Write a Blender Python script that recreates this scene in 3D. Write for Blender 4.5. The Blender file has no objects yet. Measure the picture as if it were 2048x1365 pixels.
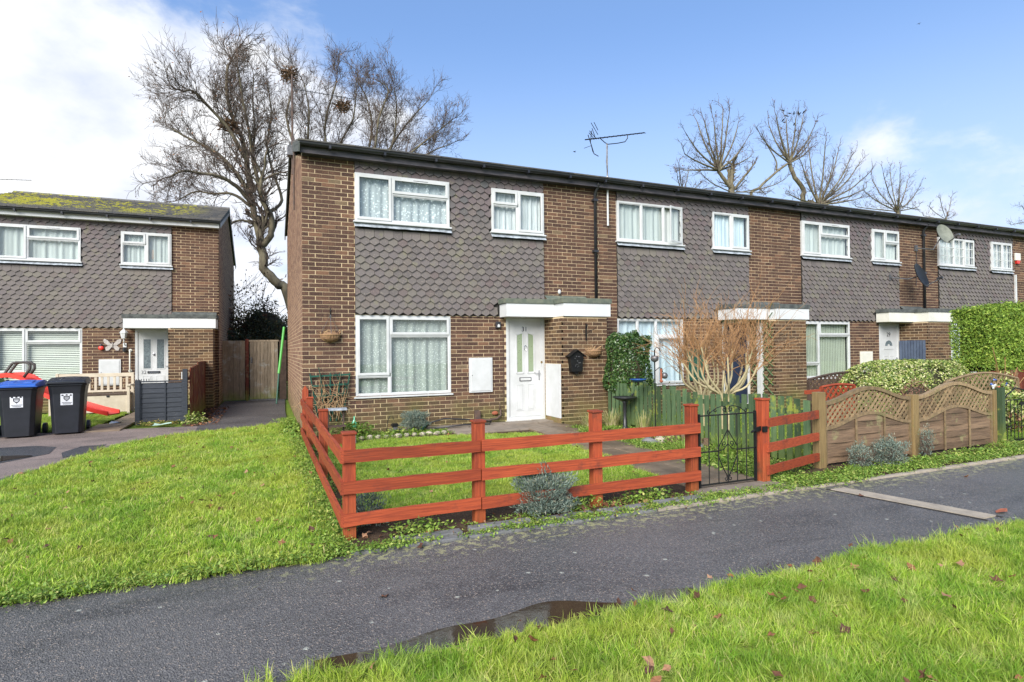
import bpy, math, random
import numpy as np
from mathutils import Vector, Matrix
random.seed(11)
rng = np.random.default_rng(11)
SC = bpy.context.scene
COL = SC.collection
PI = math.pi
# ------------------------------------------------------------------ camera
H = 1.5
F = 1150.0
MR = np.array([[0.92022668, -0.00391713, 0.39136622],
               [-0.39125744, 0.01640241, 0.92013509],
               [-0.01002364, -0.9998578, 0.01356133]])   # columns: right, down, forward
cam = bpy.data.cameras.new('camera')
camo = bpy.data.objects.new('camera', cam)
COL.objects.link(camo)
cam.sensor_width = 36.0
cam.lens = F / 2048 * 36
cam.clip_end = 3000
cam.clip_start = 0.05
camo.matrix_world = Matrix(((MR[0][0], -MR[0][1], -MR[0][2], 0), (MR[1][0], -MR[1][1], -MR[1][2], 0),
                            (MR[2][0], -MR[2][1], -MR[2][2], H), (0, 0, 0, 1)))
SC.camera = camo
SC.render.resolution_x = 1024
SC.render.resolution_y = 682

# ------------------------------------------------------------------ sky, sun, exposure
SUN_EL, SUN_AZ = math.radians(34), math.radians(222)     # azimuth clockwise from +Y
wd = bpy.data.worlds.new('World')
SC.world = wd
wd.use_nodes = True
wn = wd.node_tree.nodes
wl = wd.node_tree.links
wn.clear()
def nd(nodes, typ, **kw):
    n = nodes.new(typ)
    for k, v in kw.items():
        setattr(n, k, v)
    return n
def mth(nodes, links, op, a, b=None, c=None, clamp=False):
    n = nodes.new('ShaderNodeMath'); n.operation = op; n.use_clamp = clamp
    for i, v in enumerate((a, b, c)):
        if v is None: continue
        if isinstance(v, (int, float)): n.inputs[i].default_value = v
        else: links.new(v, n.inputs[i])
    return n.outputs[0]
wout = nd(wn, 'ShaderNodeOutputWorld')
sky = nd(wn, 'ShaderNodeTexSky', sky_type='NISHITA', sun_disc=False)
sky.sun_elevation = SUN_EL; sky.sun_rotation = SUN_AZ
sky.air_density = 1.0; sky.dust_density = 0.5; sky.ozone_density = 2.5
skyhsv = nd(wn, 'ShaderNodeHueSaturation')
skyhsv.inputs['Saturation'].default_value = 1.2
skyhsv.inputs['Value'].default_value = 1.14
skyg = nd(wn, 'ShaderNodeGamma'); skyg.inputs['Gamma'].default_value = 0.62
wl.new(sky.outputs[0], skyg.inputs['Color'])
wl.new(skyg.outputs[0], skyhsv.inputs['Color'])
tc = nd(wn, 'ShaderNodeTexCoord')
nrm = nd(wn, 'ShaderNodeVectorMath', operation='NORMALIZE')
wl.new(tc.outputs['Generated'], nrm.inputs[0])
DIRV = nrm.outputs[0]
sep = nd(wn, 'ShaderNodeSeparateXYZ'); wl.new(DIRV, sep.inputs[0])
def dirpx(px, py):
    v = MR @ np.array([(px - 1024) / F, (py - 682.5) / F, 1.0]); return v / np.linalg.norm(v)
def wnoise(scale, detail, rough, zs=1.8, off=(0, 0, 0), dist=0.0):
    mp = nd(wn, 'ShaderNodeMapping'); mp.inputs['Scale'].default_value = (1, 1, zs); mp.inputs['Location'].default_value = off
    wl.new(DIRV, mp.inputs[0])
    n = nd(wn, 'ShaderNodeTexNoise'); n.inputs['Scale'].default_value = scale; n.inputs['Detail'].default_value = detail
    n.inputs['Roughness'].default_value = rough; n.inputs['Distortion'].default_value = dist
    wl.new(mp.outputs[0], n.inputs['Vector']); return n.outputs[0]
tn = nd(wn, 'ShaderNodeMix', data_type='RGBA', blend_type='MULTIPLY'); tn.inputs[0].default_value = 1.0; tn.inputs[7].default_value = (0.93, 1.05, 1.30, 1)
wl.new(skyhsv.outputs[0], tn.inputs[6])
hz = nd(wn, 'ShaderNodeMapRange'); hz.interpolation_type = 'SMOOTHSTEP'; hz.inputs['From Min'].default_value = 0.50; hz.inputs['From Max'].default_value = 0.02
wl.new(sep.outputs['Z'], hz.inputs['Value'])
hm = nd(wn, 'ShaderNodeMix', data_type='RGBA'); wl.new(mth(wn, wl, 'MULTIPLY', hz.outputs[0], 0.88), hm.inputs[0]); wl.new(tn.outputs[2], hm.inputs[6]); hm.inputs[7].default_value = (2.7, 3.25, 4.15, 1)
n1 = wnoise(4.5, 8, 0.58, 1.9, (0.3, 0.1, 0), 0.25)
n2 = wnoise(14.0, 6, 0.6, 1.7)
dens = mth(wn, wl, 'ADD', mth(wn, wl, 'MULTIPLY', n1, 0.8), mth(wn, wl, 'MULTIPLY', n2, 0.25))
# cloud banks as they stand round the horizon: direction, tightness, weight
def bank(px, py, sharp, w):
    d = dirpx(px, py)
    dt = nd(wn, 'ShaderNodeVectorMath', operation='DOT_PRODUCT'); wl.new(DIRV, dt.inputs[0]); dt.inputs[1].default_value = tuple(d)
    e = mth(wn, wl, 'EXPONENT', mth(wn, wl, 'MULTIPLY', mth(wn, wl, 'SUBTRACT', dt.outputs['Value'], 1.0), sharp))
    return mth(wn, wl, 'MULTIPLY', e, w)
acc = dens
for b in ((-250, 420, 6, .20), (40, 130, 60, .13), (210, 260, 60, .13), (60, 300, 30, .12), (430, 330, 40, .10), (660, 240, 40, .22), (560, 140, 120, .16), (880, 205, 220, .20),
          (1085, 250, 300, .16), (1735, 225, 200, .31), (1830, 395, 80, .22), (1620, 420, 90, .18), (2040, 470, 90, .16), (2060, 210, 250, .12), (1350, 430, 60, .06),
          (1500, 20, 7, -.26), (900, 0, 10, -.22), (1250, 230, 50, -.14), (1950, 120, 40, -.16), (350, 30, 60, -.20), (1960, 290, 90, -.20), (1600, 300, 120, -.12)):
    acc = mth(wn, wl, 'ADD', acc, bank(*b))
# more cloud towards the horizon
low = mth(wn, wl, 'MULTIPLY', mth(wn, wl, 'POWER', mth(wn, wl, 'SUBTRACT', 1.0, mth(wn, wl, 'ABSOLUTE', sep.outputs['Z'])), 7.0), 0.22)
acc = mth(wn, wl, 'ADD', acc, low)
mr = nd(wn, 'ShaderNodeMapRange'); mr.interpolation_type = 'SMOOTHSTEP'
mr.inputs['From Min'].default_value = 0.50; mr.inputs['From Max'].default_value = 0.80
wl.new(acc, mr.inputs['Value'])
ccol = nd(wn, 'ShaderNodeValToRGB')
ccol.color_ramp.elements[0].position = 0.25; ccol.color_ramp.elements[0].color = (0.60, 0.66, 0.80, 1)
ccol.color_ramp.elements[1].position = 0.62; ccol.color_ramp.elements[1].color = (0.93, 0.94, 0.96, 1)
wl.new(wnoise(7.0, 6, 0.55, 1.6, (1.7, 0.4, 0.2)), ccol.inputs[0])
CLOUD_K = 4.6
cm = nd(wn, 'ShaderNodeVectorMath', operation='SCALE'); cm.inputs['Scale'].default_value = CLOUD_K
wl.new(ccol.outputs[0], cm.inputs[0])
mx = nd(wn, 'ShaderNodeMix', data_type='RGBA')
wl.new(mr.outputs[0], mx.inputs[0]); wl.new(hm.outputs[2], mx.inputs[6]); wl.new(cm.outputs[0], mx.inputs[7])
bg = nd(wn, 'ShaderNodeBackground'); bg.inputs['Strength'].default_value = 0.105
wl.new(mx.outputs[2], bg.inputs['Color']); wl.new(bg.outputs[0], wout.inputs['Surface'])
sd = bpy.data.lights.new('sun', 'SUN'); sd.energy = 2.7; sd.angle = math.radians(40); sd.color = (1.0, 0.955, 0.88)
so = bpy.data.objects.new('sun', sd); COL.objects.link(so)
sv = Vector((math.sin(SUN_AZ) * math.cos(SUN_EL), math.cos(SUN_AZ) * math.cos(SUN_EL), math.sin(SUN_EL)))
so.rotation_euler = sv.to_track_quat('Z', 'Y').to_euler()
so.location = (0, 0, 30)
vs = SC.view_settings
vs.view_transform = 'Standard'; vs.look = 'None'; vs.exposure = 1.38; vs.gamma = 1.0; vs.use_curve_mapping = False
SC.render.engine = 'CYCLES'
SC.cycles.use_denoising = True
SC.cycles.max_bounces = 5; SC.cycles.diffuse_bounces = 3; SC.cycles.glossy_bounces = 3
SC.cycles.transparent_max_bounces = 10; SC.cycles.transmission_bounces = 2

# ------------------------------------------------------------------ helpers
def ray(px, py): return MR @ np.array([(px - 1024) / F, (py - 682.5) / F, 1.0])
def at(px, py, Y):
    v = ray(px, py); v = v * (Y / v[1]); return Vector((v[0], v[1], v[2] + H))

def tag(o, label=None, cat=None, group=None, kind=None):
    if label: o['label'] = label
    if cat: o['category'] = cat
    if group: o['group'] = group
    if kind: o['kind'] = kind
    return o
def thing(name, label, cat, loc=(0, 0, 0), rz=0.0, group=None):
    o = bpy.data.objects.new(name, None); COL.objects.link(o)
    o.location = loc; o.rotation_euler = (0, 0, rz); o.empty_display_size = 0.1
    return tag(o, label, cat, group)
def setmat(me, m):
    for k in (m if isinstance(m, (list, tuple)) else [m]): me.materials.append(k)

class MB:
    """collects geometry, then links it as one mesh object"""
    def __init__(s): s.v = []; s.f = []; s.t = []; s.mi = []; s.cur = 0.0; s.m = 0
    def face(s, f): s.f.append(f); s.t.append(s.cur); s.mi.append(s.m)
    def box(s, a, b, skip=''):
        x0, y0, z0 = a; x1, y1, z1 = b
        if x0 > x1: x0, x1 = x1, x0
        if y0 > y1: y0, y1 = y1, y0
        if z0 > z1: z0, z1 = z1, z0
        n = len(s.v)
        s.v += [(x0, y0, z0), (x1, y0, z0), (x1, y1, z0), (x0, y1, z0), (x0, y0, z1), (x1, y0, z1), (x1, y1, z1), (x0, y1, z1)]
        F6 = {'b': (0, 3, 2, 1), 't': (4, 5, 6, 7), 'f': (0, 1, 5, 4), 'r': (1, 2, 6, 5), 'k': (2, 3, 7, 6), 'l': (3, 0, 4, 7)}
        for k, q in F6.items():
            if k not in skip: s.face(tuple(n + i for i in q))
        return s
    def obox(s, c, ax, ay, az):
        """box by centre and three half-axis vectors"""
        c = Vector(c); ax = Vector(ax); ay = Vector(ay); az = Vector(az); n = len(s.v)
        for k in (-1, 1):
            for i, j in ((-1, -1), (1, -1), (1, 1), (-1, 1)):
                s.v.append(tuple(c + ax * i + ay * j + az * k))
        for q in ((0, 3, 2, 1), (4, 5, 6, 7), (0, 1, 5, 4), (1, 2, 6, 5), (2, 3, 7, 6), (3, 0, 4, 7)): s.face(tuple(n + i for i in q))
        return s
    def bar(s, p, q, w, h, up=(0, 0, 1)):
        """rectangular bar from p to q; w sideways, h along up"""
        p = Vector(p); q = Vector(q); d = q - p; L = d.length; d.normalize(); up = Vector(up)
        sd_ = d.cross(up)
        if sd_.length < 1e-4: sd_ = d.cross(Vector((1, 0, 0)))
        sd_.normalize(); u2 = sd_.cross(d)
        return s.obox((p + q) / 2, d * L / 2, sd_ * w / 2, u2 * h / 2)
    def prism(s, pts, y0, y1):
        """polygon in XZ extruded along Y (y0 front)"""
        n = len(s.v); k = len(pts)
        s.v += [(x, y0, z) for x, z in pts] + [(x, y1, z) for x, z in pts]
        s.face(tuple(n + i for i in range(k))); s.face(tuple(n + k + i for i in reversed(range(k))))
        for i in range(k):
            j = (i + 1) % k; s.face((n + j, n + i, n + k + i, n + k + j))
        return s
    def tube(s, pts, r, sides=6, cap=True):
        pts = [Vector(p) for p in pts]; N = len(pts)
        rr = r if isinstance(r, (list, tuple)) else [r] * N
        prev = None; base = len(s.v)
        for i, p in enumerate(pts):
            d = (pts[min(i + 1, N - 1)] - pts[max(i - 1, 0)])
            if d.length < 1e-9: d = Vector((0, 0, 1))
            d.normalize()
            if prev is None:
                a = d.orthogonal().normalized()
            else:
                a = prev - d * prev.dot(d)
                a = a.normalized() if a.length > 1e-5 else d.orthogonal().normalized()
            prev = a; b = d.cross(a)
            for k in range(sides):
                t = 2 * PI * k / sides; v = p + (a * math.cos(t) + b * math.sin(t)) * rr[i]
                s.v.append((v.x, v.y, v.z))
        for i in range(N - 1):
            for k in range(sides):
                k2 = (k + 1) % sides
                s.face((base + i * sides + k, base + i * sides + k2, base + (i + 1) * sides + k2, base + (i + 1) * sides + k))
        if cap:
            s.face(tuple(base + k for k in reversed(range(sides)))); s.face(tuple(base + (N - 1) * sides + k for k in range(sides)))
        return s
    def lathe(s, prof, c=(0, 0, 0), seg=16):
        n = len(s.v); m = len(prof)
        for r, z in prof:
            for k in range(seg):
                t = 2 * PI * k / seg; s.v.append((c[0] + r * math.cos(t), c[1] + r * math.sin(t), c[2] + z))
        for i in range(m - 1):
            for k in range(seg):
                k2 = (k + 1) % seg; s.face((n + i * seg + k, n + i * seg + k2, n + (i + 1) * seg + k2, n + (i + 1) * seg + k))
        s.face(tuple(n + k for k in reversed(range(seg)))); s.face(tuple(n + (m - 1) * seg + k for k in range(seg)))
        return s
    def ball(s, c, r, seg=10, rings=6):
        rx, ry, rz = r if isinstance(r, (tuple, list)) else (r, r, r); n = len(s.v)
        for i in range(rings + 1):
            ph = PI * i / rings
            for k in range(seg):
                t = 2 * PI * k / seg
                s.v.append((c[0] + rx * math.sin(ph) * math.cos(t), c[1] + ry * math.sin(ph) * math.sin(t), c[2] + rz * math.cos(ph)))
        for i in range(rings):
            for k in range(seg):
                k2 = (k + 1) % seg; s.face((n + i * seg + k, n + (i + 1) * seg + k, n + (i + 1) * seg + k2, n + i * seg + k2))
        return s
    def mesh(s, name, m, smooth=False):
        me = bpy.data.meshes.new(name); me.from_pydata(s.v, [], s.f)
        setmat(me, m)
        if any(s.t):
            a = me.attributes.new('tint', 'FLOAT', 'FACE'); a.data.foreach_set('value', s.t)
        if any(s.mi): me.polygons.foreach_set('material_index', s.mi)
        if smooth: me.polygons.foreach_set('use_smooth', [True] * len(me.polygons))
        me.update(); return me
    def build(s, name, m, parent=None, label=None, cat=None, group=None, kind=None, smooth=False, bevel=0.0):
        o = bpy.data.objects.new(name, s.mesh(name, m, smooth)); COL.objects.link(o)
        if parent is not None: o.parent = parent
        if bevel:
            b = o.modifiers.new('bevel', 'BEVEL'); b.width = bevel; b.segments = 2; b.limit_method = 'ANGLE'
        return tag(o, label, cat, group, kind)

def arrmesh(name, V, Fq, m, tint=None, smooth=False):
    """mesh from numpy arrays: V (n,3), Fq (m,k)"""
    me = bpy.data.meshes.new(name); k = Fq.shape[1]
    me.vertices.add(len(V)); me.vertices.foreach_set('co', np.ascontiguousarray(V, dtype=np.float32).ravel())
    me.loops.add(Fq.size); me.loops.foreach_set('vertex_index', Fq.astype(np.int32).ravel())
    me.polygons.add(len(Fq)); me.polygons.foreach_set('loop_start', np.arange(0, Fq.size, k, dtype=np.int32))
    if smooth: me.polygons.foreach_set('use_smooth', np.ones(len(Fq), dtype=bool))
    me.update(calc_edges=True); setmat(me, m)
    if tint is not None:
        a = me.attributes.new('tint', 'FLOAT', 'FACE'); a.data.foreach_set('value', np.asarray(tint, dtype=np.float32))
    return me
def link(name, me, parent=None, label=None, cat=None, group=None, kind=None, loc=None):
    o = bpy.data.objects.new(name, me); COL.objects.link(o)
    if parent is not None: o.parent = parent
    if loc is not None: o.location = loc
    return tag(o, label, cat, group, kind)
def copy_tree(o, parent=None):
    c = o.copy(); COL.objects.link(c)
    if parent is not None: c.parent = parent
    for ch in list(o.children): copy_tree(ch, c)
    return c

# ------------------------------------------------------------------ materials
def newmat(name):
    m = bpy.data.materials.new(name); m.use_nodes = True; nt = m.node_tree
    b = nt.nodes['Principled BSDF']; return m, nt.nodes, nt.links, b
def pos(n, l, scale=(1, 1, 1)):
    g = n.new('ShaderNodeNewGeometry')
    if scale == (1, 1, 1): return g.outputs['Position']
    mp = n.new('ShaderNodeMapping'); mp.inputs['Scale'].default_value = scale; l.new(g.outputs['Position'], mp.inputs[0]); return mp.outputs[0]
def noisef(n, l, vec, scale, detail=4, rough=0.55, dist=0.0):
    t = n.new('ShaderNodeTexNoise'); t.inputs['Scale'].default_value = scale; t.inputs['Detail'].default_value = detail
    t.inputs['Roughness'].default_value = rough; t.inputs['Distortion'].default_value = dist; l.new(vec, t.inputs['Vector']); return t.outputs[0]
def rampf(n, l, fac, stops, const=False):
    r = n.new('ShaderNodeValToRGB'); cr = r.color_ramp
    if const: cr.interpolation = 'CONSTANT'
    while len(cr.elements) < len(stops): cr.elements.new(0.5)
    for e, (p, c) in zip(cr.elements, stops):
        e.position = p; e.color = (c[0], c[1], c[2], 1) if len(c) == 3 else c
    l.new(fac, r.inputs[0]); return r.outputs[0]
def mixc(n, l, fac, a, b, mode='MIX'):
    x = n.new('ShaderNodeMix'); x.data_type = 'RGBA'; x.blend_type = mode
    for i, v in ((0, fac), (6, a), (7, b)):
        if isinstance(v, (int, float)): x.inputs[i].default_value = v
        elif isinstance(v, tuple): x.inputs[i].default_value = (v[0], v[1], v[2], 1)
        else: l.new(v, x.inputs[i])
    return x.outputs[2]
def rnd(n, l):
    """per-piece random: face attribute 'tint' plus object random, wrapped"""
    a = n.new('ShaderNodeAttribute'); a.attribute_name = 'tint'; oi = n.new('ShaderNodeObjectInfo')
    return mth(n, l, 'FRACT', mth(n, l, 'ADD', a.outputs['Fac'], oi.outputs['Random']))
def bumpn(n, l, b, h, dist=0.01, strength=0.6):
    u = n.new('ShaderNodeBump'); u.inputs['Distance'].default_value = dist; u.inputs['Strength'].default_value = strength
    l.new(h, u.inputs['Height']); l.new(u.outputs[0], b.inputs['Normal'])
def step(n, l, v, a, b):
    m = n.new('ShaderNodeMapRange'); m.interpolation_type = 'SMOOTHSTEP'; m.inputs['From Min'].default_value = a; m.inputs['From Max'].default_value = b
    l.new(v, m.inputs['Value']); return m.outputs[0]

def simple(name, c1, c2=None, scale=3.0, rough=0.6, bump=0.0, bscale=40, spec=0.3, vec=(1, 1, 1), metal=0.0, piece=0.0, detail=4):
    m, n, l, b = newmat(name); c2 = c2 or tuple(x * 0.8 for x in c1)
    p = pos(n, l, vec)
    col = mixc(n, l, step(n, l, noisef(n, l, p, scale, detail, 0.6), 0.3, 0.7), c1, c2)
    if piece:
        r = rnd(n, l); v = mth(n, l, 'ADD', mth(n, l, 'MULTIPLY', r, piece), 1 - piece / 2)
        h = n.new('ShaderNodeHueSaturation'); l.new(v, h.inputs['Value']); l.new(col, h.inputs['Color']); col = h.outputs[0]
    l.new(col, b.inputs['Base Color']); b.inputs['Roughness'].default_value = rough
    b.inputs['Specular IOR Level'].default_value = spec; b.inputs['Metallic'].default_value = metal
    if bump: bumpn(n, l, b, noisef(n, l, p, bscale, 5), bump)
    return m

# brick: individual colours, speckle, green growth near the ground
def brickmat(name, stops, moss=0.6):
    m, n, l, b = newmat(name); p = pos(n, l); r = rnd(n, l)
    col = rampf(n, l, r, stops)
    sp = noisef(n, l, p, 55, 4, 0.7); sp2 = noisef(n, l, p, 9, 3)
    col = mixc(n, l, step(n, l, sp, 0.50, 0.70), col, mixc(n, l, 0.35, col, (0.30, 0.18, 0.11)))
    col = mixc(n, l, mth(n, l, 'MULTIPLY', step(n, l, sp, 0.44, 0.32), 0.7), col, (0.045, 0.03, 0.026))
    col = mixc(n, l, mth(n, l, 'MULTIPLY', step(n, l, sp2, 0.60, 0.75), 0.3), col, (0.34, 0.22, 0.13))
    s = n.new('ShaderNodeSeparateXYZ'); l.new(p, s.inputs[0])
    g = mth(n, l, 'MULTIPLY', step(n, l, mth(n, l, 'ADD', s.outputs['Z'], mth(n, l, 'MULTIPLY', noisef(n, l, p, 1.7, 3), 1.5)), 1.5, 0.55), moss)
    col = mixc(n, l, g, col, (0.115, 0.12, 0.035))
    l.new(col, b.inputs['Base Color']); b.inputs['Roughness'].default_value = 0.85; b.inputs['Specular IOR Level'].default_value = 0.2
    bumpn(n, l, b, sp, 0.006, 0.7); return m
BRS = [(0.0, (0.060, 0.034, 0.027)), (0.4, (0.078, 0.044, 0.033)), (0.7, (0.098, 0.054, 0.038)), (0.88, (0.125, 0.068, 0.045)), (0.96, (0.165, 0.088, 0.055)), (1.0, (0.15, 0.11, 0.068))]
BRG_LIT = [(0.0, (0.16, 0.092, 0.064)), (0.5, (0.23, 0.135, 0.09)), (1.0, (0.30, 0.19, 0.12))]
BRS2 = [(0.0, (0.052, 0.034, 0.022)), (0.35, (0.080, 0.048, 0.030)), (0.7, (0.115, 0.064, 0.036)), (1.0, (0.15, 0.095, 0.050))]
M = {}
M['brick'] = brickmat('brick', BRS)
M['brick_gable_lit'] = brickmat('lit_gable_brick', BRG_LIT, 0.5)  # lighter copy of the brick: the gables' brightness is put into the colour
M['brick_dark'] = brickmat('brick_dark', BRS2)
def mortar():
    m, n, l, b = newmat('mortar'); p = pos(n, l)
    col = mixc(n, l, step(n, l, noisef(n, l, p, 2.2, 4), 0.35, 0.65), (0.64, 0.50, 0.31), (0.46, 0.36, 0.23))
    col = mixc(n, l, step(n, l, noisef(n, l, p, 60, 3), 0.5, 0.75), col, (0.38, 0.31, 0.21))
    s = n.new('ShaderNodeSeparateXYZ'); l.new(p, s.inputs[0])
    g = mth(n, l, 'MULTIPLY', step(n, l, mth(n, l, 'ADD', s.outputs['Z'], mth(n, l, 'MULTIPLY', noisef(n, l, p, 1.7, 3), 1.5)), 1.5, 0.55), 0.6)
    col = mixc(n, l, g, col, (0.30, 0.30, 0.07))
    l.new(col, b.inputs['Base Color']); b.inputs['Roughness'].default_value = 0.95; b.inputs['Specular IOR Level'].default_value = 0.1
    return m
M['mortar'] = mortar()
def tilemat():
    m, n, l, b = newmat('hung_tile'); p = pos(n, l); r = rnd(n, l)
    col = rampf(n, l, r, [(0, (0.105, 0.092, 0.088)), (0.35, (0.142, 0.124, 0.115)), (0.6, (0.125, 0.108, 0.106)), (0.85, (0.148, 0.134, 0.112)), (1, (0.118, 0.092, 0.09))])
    s = n.new('ShaderNodeSeparateXYZ'); l.new(p, s.inputs[0])
    up = step(n, l, mth(n, l, 'ADD', s.outputs['Z'], noisef(n, l, p, 1.1, 2)), 4.1, 5.2)
    col = mixc(n, l, mth(n, l, 'MULTIPLY', up, 0.55), col, rampf(n, l, r, [(0, (0.075, 0.085, 0.09)), (0.5, (0.105, 0.072, 0.082)), (1, (0.11, 0.09, 0.10))]))
    sp = noisef(n, l, p, 45, 4, 0.65)
    col = mixc(n, l, step(n, l, sp, 0.56, 0.72), col, (0.25, 0.22, 0.17))
    col = mixc(n, l, mth(n, l, 'MULTIPLY', step(n, l, noisef(n, l, p, 5, 4), 0.58, 0.72), 0.35), col, (0.19, 0.19, 0.095))
    l.new(col, b.inputs['Base Color']); b.inputs['Roughness'].default_value = 0.72; b.inputs['Specular IOR Level'].default_value = 0.3
    bumpn(n, l, b, sp, 0.004, 0.5); return m
M['tile'] = tilemat()
M['tile_edge'] = simple('tile_edge_shadow', (0.022, 0.020, 0.018), rough=0.9)  # near-black edges: shadow lines between the tile rows, painted in
M['felt'] = simple('tile_backing_felt', (0.03, 0.028, 0.026), rough=0.9)  # dark felt backing behind the hung tiles, reused for the drain joints
def rooftile():
    m, n, l, b = newmat('roof_tile'); p = pos(n, l); r = rnd(n, l)
    col = rampf(n, l, r, [(0, (0.065, 0.068, 0.072)), (0.6, (0.11, 0.105, 0.10)), (1, (0.14, 0.13, 0.11))])
    ms = noisef(n, l, p, 6.5, 6, 0.72)
    big = noisef(n, l, p, 0.55, 2)
    f = step(n, l, mth(n, l, 'ADD', ms, mth(n, l, 'MULTIPLY', big, 0.55)), 0.73, 0.85)
    s = n.new('ShaderNodeSeparateXYZ'); l.new(p, s.inputs[0])
    f = mth(n, l, 'MULTIPLY', f, step(n, l, s.outputs['X'], -1.5, -2.6))
    f = mth(n, l, 'MULTIPLY', f, step(n, l, s.outputs['Z'], 5.12, 5.5))
    col = mixc(n, l, f, col, mixc(n, l, noisef(n, l, p, 9, 3), (0.48, 0.42, 0.03), (0.16, 0.19, 0.04)))
    l.new(col, b.inputs['Base Color']); b.inputs['Roughness'].default_value = 0.8
    bumpn(n, l, b, ms, 0.03, 0.8); return m
M['roof_tile'] = rooftile()
M['upvc'] = simple('white_upvc', (0.57, 0.58, 0.58), (0.49, 0.50, 0.49), 3.5, 0.35, spec=0.5)
M['white_paint'] = simple('white_painted_board', (0.60, 0.61, 0.61), (0.54, 0.55, 0.55), 2.0, 0.5)
M['cream_paint'] = simple('cream_board', (0.66, 0.65, 0.58), (0.58, 0.57, 0.50), 3.0, 0.55)
M['lead'] = simple('lead_flashing', (0.42, 0.46, 0.50), (0.20, 0.22, 0.24), 12, 0.5, 0.004, 30)
M['black_plastic'] = simple('black_plastic', (0.018, 0.019, 0.022), (0.03, 0.03, 0.035), 6, 0.35, spec=0.5)
M['gutter'] = simple('gutter_plastic', (0.012, 0.013, 0.017), (0.028, 0.028, 0.032), 5, 0.32, spec=0.5, vec=(.3, 1, 1))
M['fascia_dark'] = simple('weathered_dark_fascia', (0.035, 0.037, 0.046), (0.10, 0.088, 0.095), 9, 0.6, 0.004, 30, vec=(.35, 1, 3))
M['green_felt'] = simple('green_mineral_felt', (0.085, 0.105, 0.085), (0.15, 0.16, 0.12), 8, 0.9, 0.004, 120)
M['dark_felt'] = simple('dark_mineral_felt', (0.05, 0.055, 0.055), (0.11, 0.12, 0.11), 8, 0.9, 0.004, 120)
M['number'] = simple('black_number', (0.012, 0.012, 0.014), rough=0.4)
M['chrome'] = simple('chrome', (0.6, 0.6, 0.62), rough=0.2, metal=1.0)
M['brass'] = simple('brass', (0.65, 0.5, 0.2), rough=0.3, metal=1.0)
M['galv'] = simple('grey_metal', (0.20, 0.20, 0.21), (0.10, 0.10, 0.10), 20, 0.45, metal=0.6)
M['rust'] = simple('rust_metal', (0.07, 0.05, 0.045), (0.11, 0.07, 0.05), 12, 0.7)
M['black_metal'] = simple('black_painted_metal', (0.008, 0.008, 0.009), (0.013, 0.014, 0.013), 10, 0.45, spec=0.25)
M['dark_room'] = simple('dark_interior', (0.05, 0.05, 0.055), rough=0.9)
def glassmat(name='window_glass', trans=(0.94, 0.96, 0.955), refl=0.11):
    m, n, l, b = newmat(name); n.remove(b); out = n['Material Output']
    t = n.new('ShaderNodeBsdfTransparent'); t.inputs[0].default_value = (*trans, 1)
    g = n.new('ShaderNodeBsdfGlossy'); g.inputs['Roughness'].default_value = 0.02; g.inputs['Color'].default_value = (1, 1, 1, 1)
    lw = n.new('ShaderNodeLayerWeight'); lw.inputs['Blend'].default_value = 0.5
    mx_ = n.new('ShaderNodeMixShader'); l.new(mth(n, l, 'ADD', mth(n, l, 'MULTIPLY', mth(n, l, 'POWER', lw.outputs['Facing'], 4.0), 0.6), refl * 0.4), mx_.inputs[0])
    l.new(t.outputs[0], mx_.inputs[1]); l.new(g.outputs[0], mx_.inputs[2]); l.new(mx_.outputs[0], out.inputs['Surface']); return m
M['glass'] = glassmat()
def curtainmat(name, base, spot, sscale, thr, rough=0.8):
    m, n, l, b = newmat(name); p = pos(n, l)
    v = n.new('ShaderNodeTexVoronoi'); v.inputs['Scale'].default_value = sscale; l.new(p, v.inputs['Vector'])
    nz = noisef(n, l, p, sscale * 1.3, 3)
    f = step(n, l, mth(n, l, 'ADD', v.outputs['Distance'], mth(n, l, 'MULTIPLY', nz, 0.35)), thr + 0.09, thr - 0.05)
    col = mixc(n, l, f, base, spot)
    l.new(col, b.inputs['Base Color']); b.inputs['Roughness'].default_value = rough; return m
M['net_lace'] = curtainmat('lace_net_curtain', (0.34, 0.37, 0.345), (0.74, 0.77, 0.74), 30, 0.40)
M['net_leaf'] = curtainmat('leaf_patterned_film', (0.42, 0.46, 0.47), (0.78, 0.82, 0.83), 20, 0.45)
M['net_grey'] = simple('grey_net_curtain', (0.50, 0.52, 0.52), (0.66, 0.68, 0.68), 20, 0.8, vec=(1, 1, .15))
M['net_plain'] = simple('plain_net_curtain', (0.56, 0.59, 0.57), (0.46, 0.49, 0.475), 2.5, 0.8, vec=(2.5, 1, .3))
M['net_blue'] = simple('blue_tinted_net_curtain', (0.50, 0.60, 0.68), (0.66, 0.74, 0.78), 3.5, 0.8, vec=(2.5, 1, .3))
M['blind'] = simple('cream_blind', (0.72, 0.74, 0.66), (0.66, 0.68, 0.60), 2, 0.6)
M['blind_green'] = simple('pale_green_vertical_blind', (0.62, 0.66, 0.54), (0.55, 0.59, 0.48), 2, 0.6, piece=0.08)

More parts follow.
